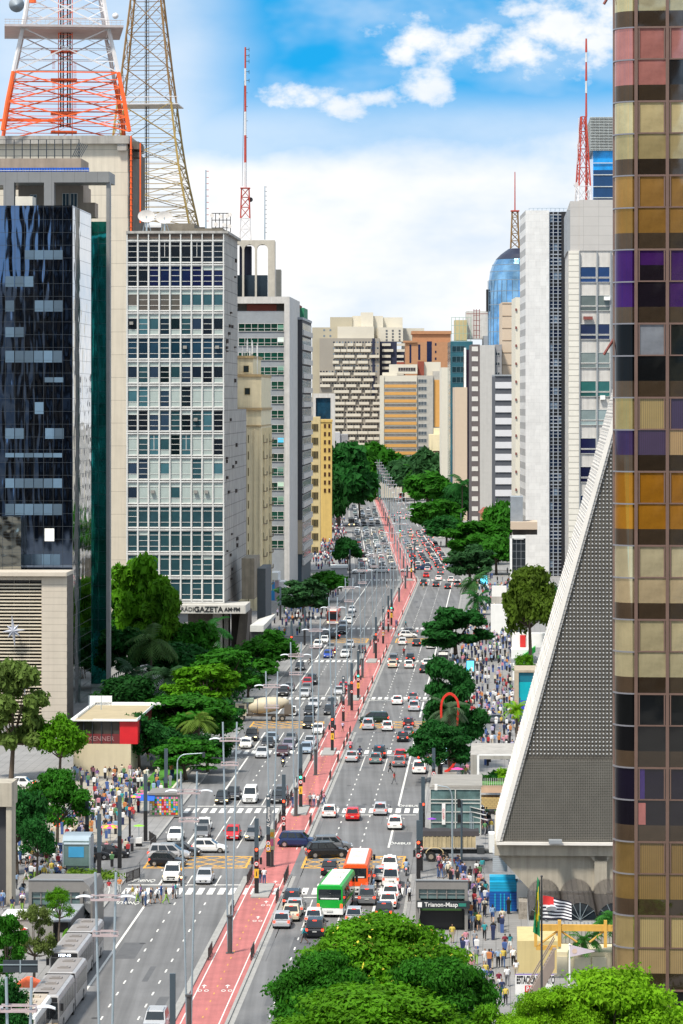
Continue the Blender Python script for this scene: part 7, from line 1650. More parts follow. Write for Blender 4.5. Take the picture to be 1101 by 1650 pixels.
# motorcycles with riders
def moto(x, y, face, label, col=(.05, .05, .06), top='blue', helm=(.02, .02, .02), lit=True):
    X, Z, _ = G(x, y); Z += .9; rz = heading(Z) + (math.pi if face == T else 0); t = thing('motorcycle', label, 'motorcycle', (X, Z, 0), rz, 'motorcycles')
    for y_ in (-.65, .65): m = MB(); m.cyl((-.06, y_, .3), (.06, y_, .3), .3, .3, 14); m.mat(1).cyl((-.07, y_, .3), (.07, y_, .3), .16, .16, 10); m.build('wheel', [rubber, chrome], t)
    m = MB(); m.loft([[(-.12, -.7, .65), (.12, -.7, .65), (.12, -.7, .8), (-.12, -.7, .8)], [(-.16, 0, .45), (.16, 0, .45), (.14, .1, .85), (-.14, .1, .85)], [(-.1, .45, .7), (.1, .45, .7), (.1, .45, .95), (-.1, .45, .95)]]); m.cyl((0, .45, .9), (0, .68, .3), .05, .05, 6); m.build('frame', paintm, t).color = (*col, 1)
    m = MB(); m.cyl((-.35, .38, 1.05), (.35, .38, 1.05), .025, .025, 6); m.build('handlebar', black, t); m = MB(); m.cyl((0, -.72, .75), (0, -.76, .75), .07, .07, 8); m.build('tail_light', taillit, t); m = MB(); m.cyl((0, .6, .88), (0, .68, .88), .1, .1, 10); m.build('headlight', warmlamp if lit else headl, t)
    p = thing('person', 'person in %s jacket riding the %s' % (top, label.replace('motorcycle', 'motorbike')), 'person', (X, Z, 0), rz, 'motorcycle riders')
    V = [((0, -.15, .86), (.16, .14)), ((0, -.12, 1.1), (.14, .11)), ((0, -.05, 1.3), (.17, .12)), ((0, 0, 1.43), (.06, .06)), ((0, .04, 1.58), (.13, .14))]; E = [(0, 1), (1, 2), (2, 3), (3, 4)]
    def av(pt, r, par): V.append((pt, (r, r))); E.append((par, len(V) - 1)); return len(V) - 1
    for sg in (-1, 1): a = av((sg * .2, -.02, 1.36), .06, 2); b = av((sg * .32, .12, 1.12), .045, a); c = av((sg * .3, .36, 1.08), .035, b); a = av((sg * .12, -.1, .82), .09, 0); b = av((sg * .22, .3, .72), .065, a); c = av((sg * .2, .12, .3), .045, b); av((sg * .2, .25, .25), .04, c)
    me = bpy.data.meshes.new('r'); me.from_pydata([q[0] for q in V], E, []); o = bpy.data.objects.new('r', me); COL.objects.link(o); o.modifiers.new('s', 'SKIN')
    for i, q in enumerate(V): me.skin_vertices[0].data[i].radius = q[1]; me.skin_vertices[0].data[i].use_root = i == 0
    o.modifiers.new('u', 'SUBSURF').levels = 1; bpy.context.view_layer.update(); r = bpy.data.meshes.new_from_object(o.evaluated_get(bpy.context.evaluated_depsgraph_get())); bpy.data.objects.remove(o); r.materials.clear(); r.materials.append(skin)
    b_ = put('body', r, p, color=(.4, .24, .16)); put('jacket', extract(r, lambda c, n: 1.44 > c.z > .95, .012, 'jacket', cloth), p, color=TOPC[top]); put('trousers', extract(r, lambda c, n: c.z < .95 and c.z > .3 and c.y < .4, .012, 'trousers', cloth), p, color=(.03, .05, .1))
    m = MB(); m.sph((0, .04, 1.62), .15, .17, .17, 12, 8); h = m.build('helmet', paintm, p, True); h.color = (*helm, 1)
moto(580, 1223, A, 'black motorcycle waiting at the third crossing', top='navy'); moto(456.3, 1236.5, T, 'black motorcycle with lit lamp in the left lanes', top='navy', helm=(.3, .3, .35)); moto(565, 1212, A, 'maroon motorcycle by the median railing', (.2, .02, .03), 'pink', (.05, .05, .05)); moto(655, 1412, A, 'white motorcycle at the right kerb by the signals', (.5, .5, .5), 'light blue')
moto(292.5, 1428, T, 'red motorcycle behind the nearest zebra, beside the white taxi', (.4, .03, .02), 'grey', (.8, .35, .02)); moto(540, 1058, T, 'red motorcycle beside the blue hatchback', (.4, .02, .02), 'red', (.3, .02, .02)); moto(587, 1055, T, 'dark motorcycle beside the median past the third island', top='red')
# ------------------------------------------------------------------ kerbside structures
def at(x, y): X, Z, _ = G(x, y); return X, Z
bluegl = mat('pale_glass', (.12, .18, .18), .08, var=.3, scale=.3)
def metro(x, y, hwpx, H_, label, zs_, rear, depth, curved=False):
    X, Z = at(x, y); t = thing('metro_entrance', label, 'metro entrance', (X, Z, .13), -TH, 'metro entrances'); s = Z / F; w = hwpx * s; z1, z2, z3, z4 = zs_; eg = mat('entrance_grey', (.20, .19, .18), .5)
    m = MB(); m.loft([[(-w, 0, z4), (w, 0, z4), (w, 0, H_), (-w, 0, H_)], [(-w, depth, rear - .6), (w, depth, rear - .6), (w, depth, rear), (-w, depth, rear)]])
    if curved: m.loft([[(w, y_, z4), (w, y_, H_ - y_ * .06), (w + .6, y_, H_ - .6), (w + .9, y_, H_ - 1.6), (w + .9, y_, 0), (w + .75, y_, 0), (w + .7, y_, H_ - 1.7), (w + .45, y_, H_ - .8)] for y_ in (0, depth)])
    m.build('roof', eg, t); m = MB(); m.box(-w - .05, w + .05, -.08, .1, H_, H_ + .1); m.build('roof_edge', gry, t)
    m = MB(); m.loft([[(-w + .1, .2, z3), (w - .1, .2, z3), (w - .1, .2, z4), (-w + .1, .2, z4)], [(-w + .1, depth - .3, .2), (w - .1, depth - .3, .2), (w - .1, depth - .3, rear - .6), (-w + .1, depth - .3, rear - .6)]]); m.build('glass_wall', bluegl, t)
    m = MB()
    for q in np.linspace(-w + .2, w - .2, 6): m.box(q - .05, q + .05, .1, .2, z3, z4)
    m.box(-w, w, .1, .2, (z3 + z4) / 2, (z3 + z4) / 2 + .05); m.box(-w, -w + .3, 0, .6, 0, z4); m.box(w - .3, w, 0, .6, 0, z4); m.box(-w, -w + .3, 0.6, depth, 0, .9); m.box(w - .3, w, 0.6, depth, 0, .9); m.build('frame', eg, t)
    m = MB(); m.box(-w + .1, w + .2, -.35, -.1, z1, z2); sb = m.build('sign_board', mat('sign_slate', (.018, .025, .03), .5), t)
    text('Trianon-Masp', .56, 'station_name', signw, sb, (-.02 * w, -.37, (z1 + z2) / 2), (R(90), 0, 0), .01, 1.0, bold=.008); m = MB(); m.box(-w + .2, -w + .6, -.38, -.35, z1 + .12, z2 - .12); m.build('metro_symbol', signw, sb); m = MB(); m.box(w - .85, w - .15, -.38, -.35, z1 + .2, z2 - .2); m.build('exit_label', mat('label_green', (.02, .2, .15), .5), sb)
    m = MB(); m.box(-w + .4, w - .4, 1.2, 1.3, 0, z1 - .1); m.build('dark_stair_panel', black, t); m = MB(); m.box(-w + .4, w - .6, .5, 1.1, z1 - .32, z1 - .16); m.build('planter', mat('planter_green', (.03, .09, .02), .8), t)  # stair panel painted black for the darkness of the stair opening
metro(712, 1503, 42, 4.75, 'grey metro entrance lettered Trianon-Masp on the right pavement', (2.2, 2.9, 3.05, 3.95), 2.4, 14)
metro(90, 1507, 44, 5.0, 'grey metro entrance with curved glass side on the left pavement', (2.05, 2.65, 2.7, 3.9), 4.35, 9, True)
# glazed entrance behind it
X, Z = at(735, 1345 + 6); t = thing('glass_entrance', 'tall glazed metro entrance with a flat grey roof behind the tipper truck', 'metro entrance', (X, Z + 2, .13), -TH); w = 2.95; 
m = MB(); m.box(-w, w, 0, 12, 5.3, 5.5); m.box(-w + .3, w + .1, 0.5, 12, 5.5, 5.62); m.build('roof', mat('roof_taupe', (.26, .245, .22), .8), t)
m = MB(); m.box(-w + .1, w - .1, .12, 11.8, .1, 5.25); m.build('glass_wall', mat('clear_teal_glass', (.10, .17, .17), .06, var=.6, scale=.35), t)
m = MB()
for x in np.linspace(-w, w - .12, 3): m.box(x, x + .12, 0, .12, 0, 5.3)
for z in (.1, 1.4, 2.6, 3.6, 4.0, 5.2): m.box(-w, w, .0, .1, z, z + .1)
m.build('frame', mat('pale_frame', (.5, .5, .47), .5), t)
m = MB(); m.box(-w + 1.4, -w + 1.8, -.05, -.01, 1.2, 3.6); m.build('banner', signw, t); text('ABERTO', .34, 'banner_lettering', redp, t, (-w + 1.6, -.06, 2.4), (R(90), R(-90), 0), .004)
X, Z = at(123, 1412); t = thing('glass_lift', 'small glass lift tower with a curved steel roof in the left side street', 'lift tower', (X, Z, .0), -TH); w = 1.35
m = MB(); m.box(-w, w, 0, .15, .9, 3.7); m.build('glass_wall', bluegl, t); m = MB(); m.box(-w, w, 0, 3, 0, 1.1); m.build('base', slate, t)
m = MB(); m.loft([[(-w - .1, y, z), (w + .1, y, z), (w + .1, y, z + .1), (-w - .1, y, z + .1)] for y, z in ((-.05, 3.3), (0.1, 3.75), (.6, 4.1), (1.5, 4.2), (3, 4.2))]); 
for x in (-w - .1, w): m.box(x, x + .15, -.05, 3, 0, 4.1) if x > 0 else m.box(x, x + .15, -.05, .1, 0, 3.6)
m.build('frame', steel, t); m = MB(); m.box(-w * .6, w * .6, -.03, 0, 2.0, 3.1); m.build('poster', mat('poster_blue', (.05, .3, .55), .5), t)
# news stand, umbrellas, tents
X, Z = at(262, 1318); t = thing('newsstand', 'newspaper kiosk covered with magazines, with a blue awning, on the left pavement', 'newsstand', (X, Z, .13), -TH)
m = MB(); m.box(-1.6, 2.0, .2, 5, 0, 2.6); m.build('body', mat('kiosk_grey', (.28, .27, .25), .6), t); m = MB(); m.box(-1.75, 2.15, 0, 5.2, 2.6, 2.85); m.build('roof', mat('kiosk_roof', (.2, .19, .18), .7), t)
m = MB(); rr = random.Random(2); mm = [signw, redp, yellowp, mat('poster_blue', (.05, .3, .55), .5), mat('poster_pink', (.7, .2, .35), .7), greenb, mat('mag_beige', (.5, .42, .3), .6)]
for i in range(12):
    for j in range(8): m.mat(rr.randrange(7)).box(-1.5 + i * .28, -1.27 + i * .28, .12, .18, .25 + j * .27, .48 + j * .27)
m.build('magazine_display', mm, t); m = MB(); m.loft([[(-2.6, y, z), (-.9, y, z), (-.9, y, z + .04), (-2.6, y, z + .04)] for y, z in ((-.9, 2.0), (.3, 2.6))]); m.build('awning', bluep, t)
def umbrella(x, y, h, r, cols_, label, nm='umbrella', z0=.13):
    X, Z = at(x, y); t = thing(nm, label, 'umbrella', (X, Z, z0), rng.uniform(0, 1), 'street umbrellas'); m = MB(); n = 12
    for i in range(n):
        a0, a1 = 2 * math.pi * i / n, 2 * math.pi * (i + 1) / n; ks = 3
        for k in range(ks):
            r0, r1 = r * k / ks, r * (k + 1) / ks; z_ = lambda q: h - .45 * (q / r) ** 1.6 * r * .55
            m.mat((i if len(cols_) < 4 else k * 2 + i % 2) % len(cols_)).quad((r0 * math.cos(a0), r0 * math.sin(a0), z_(r0)), (r1 * math.cos(a0), r1 * math.sin(a0), z_(r1)), (r1 * math.cos(a1), r1 * math.sin(a1), z_(r1)), (r0 * math.cos(a1), r0 * math.sin(a1), z_(r0))) if k else m.mat(0).quad((0, 0, h), (r1 * math.cos(a0), r1 * math.sin(a0), z_(r1)), (r1 * math.cos(a1), r1 * math.sin(a1), z_(r1)))
    m.build('canopy', cols_, t); m = MB(); m.cyl((0, 0, 0), (0, 0, h + .05), .03, .03, 6); m.build('pole', steel, t); return t
pinkp = mat('pink_cloth', (.75, .08, .35), .6); limep = mat('lime_cloth', (.25, .65, .03), .6); palegreen = mat('pale_green_cloth', (.35, .55, .25), .6)
umbrella(226, 1312, 2.4, 1.5, [pinkp, yellowp, greenb, bluep], 'rainbow striped umbrella with a pink top by the newsstand'); umbrella(178, 1360, 2.1, 1.3, [pinkp, yellowp, orangep, limep], 'red and yellow striped umbrella in the plaza crowd')
umbrella(224, 1362, 2.2, .62, [limep, limep], 'lime green umbrella over a food cart near the left kerb'); umbrella(740, 1256, 2.7, 1.25, [palegreen], 'pale green parasol behind the advertising column'); umbrella(737, 1268, 2.4, .85, [pinkp], 'pink parasol over a street stall')
umbrella(696, 1352, 2.3, .55, [mat('purple_cloth', (.25, .04, .5), .6)], 'purple umbrella in front of the glazed entrance'); umbrella(18, 1530, 2.2, 1.6, [redp, signw], 'red and white striped parasol at the left edge'); umbrella(60, 1552, 1.8, .55, [mat('purple_cloth', (.25, .04, .5), .6)], 'small purple umbrella beside the parked buses')
X, Z = at(224, 1366); t = thing('food_cart', 'small white food cart under the lime umbrella', 'food cart', (X, Z, .13)); m = MB(); m.box(-.35, .35, -.3, .3, .4, 1.0); m.mat(1).cyl((-.36, 0, .3), (.36, 0, .3), .25, .25, 12); m.build('box', [signw, rubber], t)
X, Z = at(737, 1272); t = thing('market_stall', 'blue clothed folding table stall under the pink parasol', 'stall', (X, Z, .13)); m = MB(); m.box(-.8, .8, -.4, .4, .75, 1.0); m.build('table_cover', bluep, t)
m = MB(); [m.cyl((sx * .6, sy * .3, 0), (-sx * .6, sy * .3, .78), .03, .03, 5) for sx in (-1, 1) for sy in (-1, 1)]; m.build('leg', mat('wood', (.4, .25, .1), .7), t); m = MB(); rr = random.Random(8)
for i in range(24): m.mat(rr.randrange(5)).box(-.75 + (i % 8) * .19, -.6 + (i % 8) * .19, -.35 + (i // 8) * .22, -.2 + (i // 8) * .22, 1.0, 1.0 + rr.uniform(.05, .3))
m.build('goods', [signw, redp, yellowp, pinkp, greenb], t)
def tent(x, y, w, d, h, m_, label): X, Z = at(x, y); t = thing('tent', label, 'tent', (X, Z, .13), -TH, 'tents on the left pavement'); q = MB(); q.loft([[(-w, 0, h), (w, 0, h), (w, d, h), (-w, d, h)], [(-w * .15, d * .4, h + .7), (w * .15, d * .4, h + .7), (w * .15, d * .6, h + .7), (-w * .15, d * .6, h + .7)]]); q.build('canopy', m_, t); q = MB(); [q.cyl((sx * w * .95, sy, 0), (sx * w * .95, sy, h), .03, .03, 5) for sx in (-1, 1) for sy in (.1, d - .1)]; q.build('pole', steel, t)
tent(44, 1640, 1.3, 2.2, 2.3, orangep, 'bright orange tent at the bottom left'); 
X, Z = at(40, 1530); t = thing('street_kiosk', 'white roofed kiosk behind the olive tree on the left', 'kiosk', (X, Z, .13), -TH); m = MB(); m.box(-2, 2.6, 0, 3.5, 0, 2.6); m.build('body', mat('kiosk_grey', (.28, .27, .25), .6), t); m = MB(); m.box(-2.1, 2.7, -.1, 3.6, 2.6, 3.0); m.build('roof', white, t)
X, Z = at(92, 1540); t = thing('bus_shelter', 'dark metal bus shelter with green end panel beside the silver buses', 'bus shelter', (X, Z, .13), -TH); m = MB(); m.box(-1, 1.2, 0, 10, 2.9, 3.05); m.build('roof', gry, t); m = MB(); m.box(1.0, 1.2, 0, 10, 0, 2.9); m.build('panel', darkmetal, t); m = MB(); m.cyl((1.25, .2, 1.6), (1.25, .5, 1.6), .8, .8, 20); m.build('green_disc', limep, t)
X, Z = at(33, 1725); t = thing('overhead_sign', 'back of a dark overhead sign panel on a grey arm, lower left', 'road sign', (X, Z, .13)); m = MB(); z = 50 - (1560 - 645) * Z / F; hh_ = 20 * Z / F; ww = 28 * Z / F; m.box(-ww, ww, 0, .08, z - hh_ / 2, z + hh_ / 2); m.build('panel', mat('panel_back', (.03, .04, .05), .5), t); m = MB(); m.box(-ww - 3, ww, -.06, 0, z + hh_ * .1, z + hh_ * .18); m.cyl((-ww - 3, 0, 0), (-ww - 3, 0, z + .4), .12, .1, 8); m.box(-.05, .05, -.05, 0, z - hh_ / 2, z + hh_ / 2); m.build('post', steel, t)
# curved arm signal, kerb right of the newsstand, and other lamp posts
def armpost(x, y, h, reach, label, sgn=1, head=True):
    X, Z = at(x, y); t = thing('street_light', label, 'street light', (X, Z, .13), -TH, 'arm posts'); m = MB(); m.cyl((0, 0, 0), (0, 0, h * .85), .11, .08, 8); m.tube([(sgn * reach * .35 * (1 - math.cos(a)), 0, h * .85 + h * .15 * math.sin(a)) for a in np.linspace(0, math.pi / 2, 7)], .06); m.cyl((sgn * reach * .35, 0, h), (sgn * reach, 0, h * 1.02), .06, .05, 6); m.build('post', steel, t)
    if head: m = MB(); m.box(sgn * reach - .15, sgn * reach + .15, -.15, .15, h * 1.02 - .5, h * 1.02 + .1); m.build('lamp_head', darkmetal if sgn > 0 else white, t)
armpost(286, 1310, 7.0, 3.2, 'grey post with curved arm reaching over the kerb beside the grass verge'); armpost(729, 1415, 9.4, 1.7, 'grey street light with an arm reaching left beside the tipper truck', -1); 
for x, y, h, lb_ in [(744, 1405, 7.5, 'dark signal post with side boxes beside the slanted building'), (479, 1240, 6, 'slim dark post at the left kerb')]:
    if x < 500: continue
    X, Z = at(x, y); t = thing('signal_post', lb_, 'traffic signal', (X, Z, .13)); m = MB(); m.cyl((0, 0, 0), (0, 0, h), .12, .12, 8); m.build('post', slate, t)
    for z in (h - .8, h - 2.4): m = MB(); m.box(-.45, -.12, -.15, .15, z, z + .9); m.build('signal_head', black, t)
X, Z = at(787, 1400); 
# ad screen with clock
X, Z = at(712, 1262); t = thing('advertising_screen', 'lit advertising screen with a clock reading 13:58 beneath it', 'advertising screen', (X, Z, .13), -TH); hh_ = 0
m = MB(); m.box(-.75, .75, 0, .3, 2.3, 5.0); m.build('casing', black, t); m = MB(); m.box(-.66, .66, -.02, 0, 2.85, 4.9); m.build('screen', mat('screen_blue', (.3, .6, .8), .3, emit=((.45, .78, .95), .75)), t)
m = MB(); m.loft([[(-.25, -.03, 2.9), (.25, -.03, 2.9), (.25, -.025, 2.9), (-.25, -.025, 2.9)], [(-.12, -.03, 3.6), (.12, -.03, 3.6), (.12, -.025, 3.6), (-.12, -.025, 3.6)], [(-.22, -.03, 4.1), (.22, -.03, 4.1), (.22, -.025, 4.1), (-.22, -.025, 4.1)]]); m.sph((0, -.03, 4.35), .13, .01, .17, 10, 6); m.build('printed_figure', mat('figure_peach', (.8, .35, .2), .5, emit=((.9, .45, .3), .5)), t)
text('13:58', .42, 'clock_digits', mat('led_clock', (1, 1, 1), .4, emit=((1, 1, 1), 2.0)), t, (-.1, -.02, 2.57), (R(90), 0, 0), .004, 1.0, bold=.01); m = MB(); m.box(-.12, .12, 0, .25, 0, 2.3); m.build('stem', darkmetal, t)
X, Z = at(758, 1090); t = thing('advertising_screen', 'bright blue advertising panel at the kerb beyond the dark layered tree', 'advertising screen', (X, Z, .13)); m = MB(); m.box(-.8, .8, 0, .3, .3, 2.8); m.build('casing', black, t); m = MB(); m.box(-.65, .65, -.02, 0, .8, 2.7); m.build('screen', mat('screen_cyan', (.1, .5, .8), .3, emit=((.1, .6, .9), .9)), t)
X, Z = at(780, 947); t = thing('advertising_screen', 'small distant blue advertising panel near the low glass building', 'advertising screen', (X, Z, .13)); m = MB(); m.box(-1, 1, 0, .3, .3, 3.2); m.build('casing', black, t); m = MB(); m.box(-.9, .9, -.02, 0, .8, 3.1); m.build('screen', MATS['screen_cyan'], t)
# red ribbon sculpture
Z = 447; X = lat(725, Z); t = thing('ribbon_sculpture', 'tall red looped ribbon sculpture among the dark trees on the right', 'sculpture', (X, Z, .13), -TH); s = Z / F
pts = [(-.15, 2.0), (-1.0, 3.6), (-1.1, 6.5), (-1.15, 8.3), (-.85, 9.4), (0, 9.95), (.85, 9.4), (1.15, 8.3), (1.0, 6.5), (.85, 3.9), (.9, 2.2), (.2, .8), (-.9, .2)]
P3 = []
for i in range(len(pts) - 1):
    for q in range(4):
        p0 = pts[max(i - 1, 0)]; p1 = pts[i]; p2 = pts[i + 1]; p3 = pts[min(i + 2, len(pts) - 1)]; tt = q / 4
        P3.append(tuple(.5 * ((2 * p1[k]) + (-p0[k] + p2[k]) * tt + (2 * p0[k] - 5 * p1[k] + 4 * p2[k] - p3[k]) * tt ** 2 + (-p0[k] + 3 * p1[k] - 3 * p2[k] + p3[k]) * tt ** 3) for k in (0, 1)))
m = MB(); rs = []
for i, (x, z) in enumerate(P3):
    a = P3[min(i + 1, len(P3) - 1)]; b_ = P3[max(i - 1, 0)]; d = Vector((a[0] - b_[0], 0, a[1] - b_[1])).normalized(); n_ = Vector((d.z, 0, -d.x)) * .14
    rs.append([(x - n_.x, -.3, z - n_.z), (x + n_.x, -.3, z + n_.z), (x + n_.x, .3, z + n_.z), (x - n_.x, .3, z - n_.z)])
m.v = []; rs = [[(p[0], p[1], p[2] * 1.08) for p in r] for r in rs]; m.loft(rs); m.build('loop', mat('sculpture_red', (.65, .035, .02), .4), t); m = MB(); m.box(-1, 1, -.5, .5, 0, .3); m.build('plinth', concrete, t)
# roof garden slab and canopy at right
X, Z = at(800, 1290); t = thing('garden_terrace', 'flat concrete slab with a lawn terrace and bushes left of the slanted building', 'terrace building', (lat(800, 405), 405, 0), -TH); s = 405 / F
def tb(mb, x0, x1, yt, yb_, d0, d1): return mb.box((x0 - 800) * s, (x1 - 800) * s, d0, d1, hgt(yb_, 405), hgt(yt, 405))
m = MB(); tb(m, 758, 850, 1222, 1229, 4, 18); tb(m, 758, 768, 1229, 1262, 4, 6); m.build('slab', concrete, t)
m = MB(); tb(m, 774, 850, 1262, 1264, -1, 4); m.build('lawn', grass, t); m = MB(); tb(m, 771, 850, 1264, 1276, -1, 4); m.build('terrace_wall', mat('terrace_peach', (.55, .38, .26), .7), t); m = MB(); tb(m, 769, 850, 1284, 1301, -1.5, 2); m.build('lower_wall', mat('terrace_tile', (.50, .36, .15), .6, bricks=(.5, .25, .03)), t)
m = MB(); tb(m, 769, 772.5, 1214, 1284, -1.2, -1); tb(m, 769, 850, 1214, 1216, -1.2, -1); 
for x in range(774, 850, 3): tb(m, x, x + .5, 1252, 1264, -1.15, -1.1)
m.build('white_frame', white, t)
for i, (x, w_, c_) in enumerate([(778, 4, g3), (785, 4, g2), (796, 7, g3), (809, 9, g4), (820, 8, g1)]):
    k = crown_mesh([(0, 0, w_ * s * .9, w_ * s, w_ * s, w_ * s * 1.1)], 900, .22, 'foliage'); o = put('shrub', k, t, ((x - 800) * s, 2.5, hgt(1263, 405)), color=c_)
sails = mat('sail_white', (.6, .58, .55), .7)
for i in range(6):
    Zi = 375 + i * 4.5; X = lat(765, 385); t = thing('shade_sail', 'white shade sail beside the glazed entrance, number %s from the near end' % ['one', 'two', 'three', 'four', 'five', 'six'][i], 'shade sail', (X, Zi, 2.9), 0, 'white shade sails'); t['label'] = 'white triangular shade sail, %s in the row beside the glazed entrance' % ['nearest', 'second', 'third', 'fourth', 'fifth', 'farthest'][i]
    m = MB(); m.loft([[(-.6, 0, .5), (-.5, 1.2, .3), (1.2, .9, 0), (1.0, -.2, .1)], [(-.6, 0, .55), (-.5, 1.2, .35), (1.2, .9, .05), (1.0, -.2, .15)]]); m.build('sail', sails, t); m = MB(); m.cyl((-.55, .1, -2.8), (-.55, .1, .5), .04, .04, 6); m.build('pole', steel, t)
# turquoise panel building, white terrace walls
b = Bd('turquoise_panel_wall', 'turquoise glazed panel framed in beige stone right of the crowded pavement', 838, 545)
b.part('frame', [(829, 836, 1083, None, 0, 3), (829, 880, 1080, 1083.5, 0, 10)], mat('beige_wall', (.42, .35, .26), .8)); b.part('glass_panel', [(836, 880, 1084, 1099, .3, 3), (836, 880, 1099.2, None, .3, 3, 1)], [mat('teal_panel', (.01, .14, .20), .2), mat('turquoise_panel', (.0, .34, .40), .3)])
b = Bd('white_terrace', 'stepped white terrace walls with a red banner and a green ramp right of the pavement', 825, 600)
b.part('wall', [(825, 885, 1024, 1047, 6, 8), (824, 860, 1047, 1061, 0, 6), (826, 845, 1067, None, -3, 0), (792, 818, 974, 993, 60, 61)], white); b.part('ledge', [(824, 875, 1061, 1067, -2, 6)], gry); b.part('banner', [(838.5, 847.5, 1027, 1046.5, 5.7, 5.95)], redp)
m = MB(); m.loft([[(b.X(843), -1, b.H(1055)), (b.X(863), -1, b.H(1041)), (b.X(863), 2, b.H(1041)), (b.X(843), 2, b.H(1055))], [(b.X(846), -1, b.H(1060)), (b.X(863), -1, b.H(1050)), (b.X(863), 2, b.H(1050)), (b.X(846), 2, b.H(1060))]]); m.build('green_ramp', mat('green_cloth', (.02, .5, .06), .6), b.root)
b = Bd('stair_block', 'low stone stair block with a white front wall beside the weeping tree', 792, 715)
b.part('stairs', [(792, 822, 958, 973, 2, 12)], concrete); b.part('front_wall', [(791, 820, 974, None, 0, 2)], white)
# blue site hut and beige yard
b = Bd('site_hut', 'bright blue corrugated site hut under the slanted building', 833, 327)
corr = mat('blue_corrugated', (.005, .10, .42), .5, bricks=(60, .28, .03)); corr2 = mat('light_blue_corrugated', (.01, .38, .62), .5, bricks=(60, .28, .03))
b.part('wall', [(789, 833, 1438, 1470, 0, 3), (789, 835, 1423, 1438, .6, 3, 1), (789, 831, 1416, 1423, 1.2, 3)], [corr, corr2]); b.part('roof_stairs', [(794, 818, 1384, 1414, 4, 9)], mat('stair_pale', (.45, .47, .5), .5, bricks=(60, .2, .03)))
b.part('vertical_stripe', [(x, x + 2, 1440, 1468, -.05, 0) for x in (797, 806, 812, 822)], corr2)
b = Bd('white_yard_wall', 'white panel wall and stepped stone beside the blue site hut', 835, 322)
b.part('wall', [(833.5, 858, 1432, 1475, 4, 4.3), (835, 862, 1495, 1514, -6, -5.8), (858, 1000, 1437, 1450, 5.2, 5.5)], white); b.part('stone_steps', [(836, 855, 1453, 1500, 0, 3)], mat('rough_stone', (.30, .27, .23), .9, var=.4, scale=3, bump=.5))
b = Bd('cream_annex', 'cream rendered annex with pale shutters under the yellow beam, lower right', 835, 292)
cr2 = mat('annex_cream', (.55, .45, .22), .8, var=.06, streak=.15)
b.part('wall', [(834, 900, 1516, None, 0, 8), (897, 1060, 1529, None, -1.5, 8, 1)], [cr2, mat('annex_pale', (.62, .55, .38), .8, var=.05)]); b.part('shutter', [(897, 914, 1536, 1590, -1.6, -1.5), (925, 951, 1536, 1590, -1.6, -1.5), (953, 976, 1536, 1590, -1.6, -1.5)], mat('shutter_cream', (.52, .48, .36), .6)); b.part('roof', [(897, 1060, 1508, 1528, 3, 8)], mat('corrugated_grey', (.3, .3, .29), .6, bricks=(.35, 60, .06)))
b = Bd('yellow_beam_frame', 'yellow painted steel beam frame with diagonal struts, lower right', 863, 288, cat='steel frame')
yb2 = mat('beam_yellow', (.58, .33, .06), .6, var=.15, streak=.2); m = MB(); b.add(m, 861, 1060, 1490, 1500, 0, .4); b.add(m, 861, 866, 1500, 1526, 0, .4); b.add(m, 864, 897, 1524, 1531, 0, .4); b.add(m, 899, 904.5, 1483, 1525, -.1, .5); b.add(m, 973, 978, 1483, 1526, -.1, .5)
for x0, y0, x1, y1 in ((868, 1523, 898, 1501), (905, 1501, 930, 1518), (950, 1518, 972, 1501)): m.cyl((b.X(x0), .2, b.H(y0)), (b.X(x1), .2, b.H(y1)), .1, .1, 5)
m.build('beam', yb2, b.root)
t = thing('handrail_stair', 'steep steel staircase with handrails behind the car park sign', 'staircase', (lat(876, 271), 271, 0)); s = 271 / F; m = MB()
for dd in (0, 1.0):
    for off in (0, .9): m.cyl((-24 * s, dd, hgt(1605, 271) + off), (18 * s, dd, hgt(1530, 271) + off), .05, .05, 5)
for q in np.linspace(0, 1, 16): m.box((-24 + 42 * q) * s - .1, (-24 + 42 * q) * s + .15, 0, 1, hgt(1605 - 75 * q, 271) - .05, hgt(1605 - 75 * q, 271))
m.quad((-24 * s, -.05, hgt(1605, 271)), (18 * s, -.05, hgt(1530, 271)), (18 * s, -.05, hgt(1560, 271)), (-24 * s, -.05, hgt(1640, 271)))
m.build('stair', mat('stair_brown', (.25, .2, .17), .6), t)
# car park sign
t = thing('car_park_sign', 'white car park sign with black and red lettering at the bottom of the pavement', 'sign', (lat(847, 276), 276, 0), 0); s = 276 / F; m = MB(); z0, z1 = hgt(1603, 276), hgt(1571, 276); m.box(-16.5 * s, 46 * s, 0, .12, z0, z1); m.build('board', signw, t); m = MB(); m.box(-16.8 * s, 46.3 * s, .02, .1, z1, z1 + .06); m.build('border', mat('purple_edge', (.2, .12, .4), .5), t); m = MB(); m.box(-.1 - 12 * s, .1 - 12 * s, .02, .12, 0, z0); m.box(14 * s, .1 + 14 * s, .02, .12, 0, z0); m.build('post', steel, t)
text('ESTACIONAMENTO', .88, 'sign_lettering', black, t, (-14.5 * s, -.01, hgt(1579.5, 276)), (R(90), 0, 0), .01, .40, 'LEFT', bold=.03); m = MB(); m.box(-1 * s, 25 * s, -.012, 0, hgt(1600, 276), hgt(1588, 276)); m.build('red_band', redp, t); text('PARE', .52, 'sign_lettering', signw, t, (1 * s, -.02, hgt(1593.5, 276)), (R(90), 0, 0), .004, .9, 'LEFT', bold=.015)
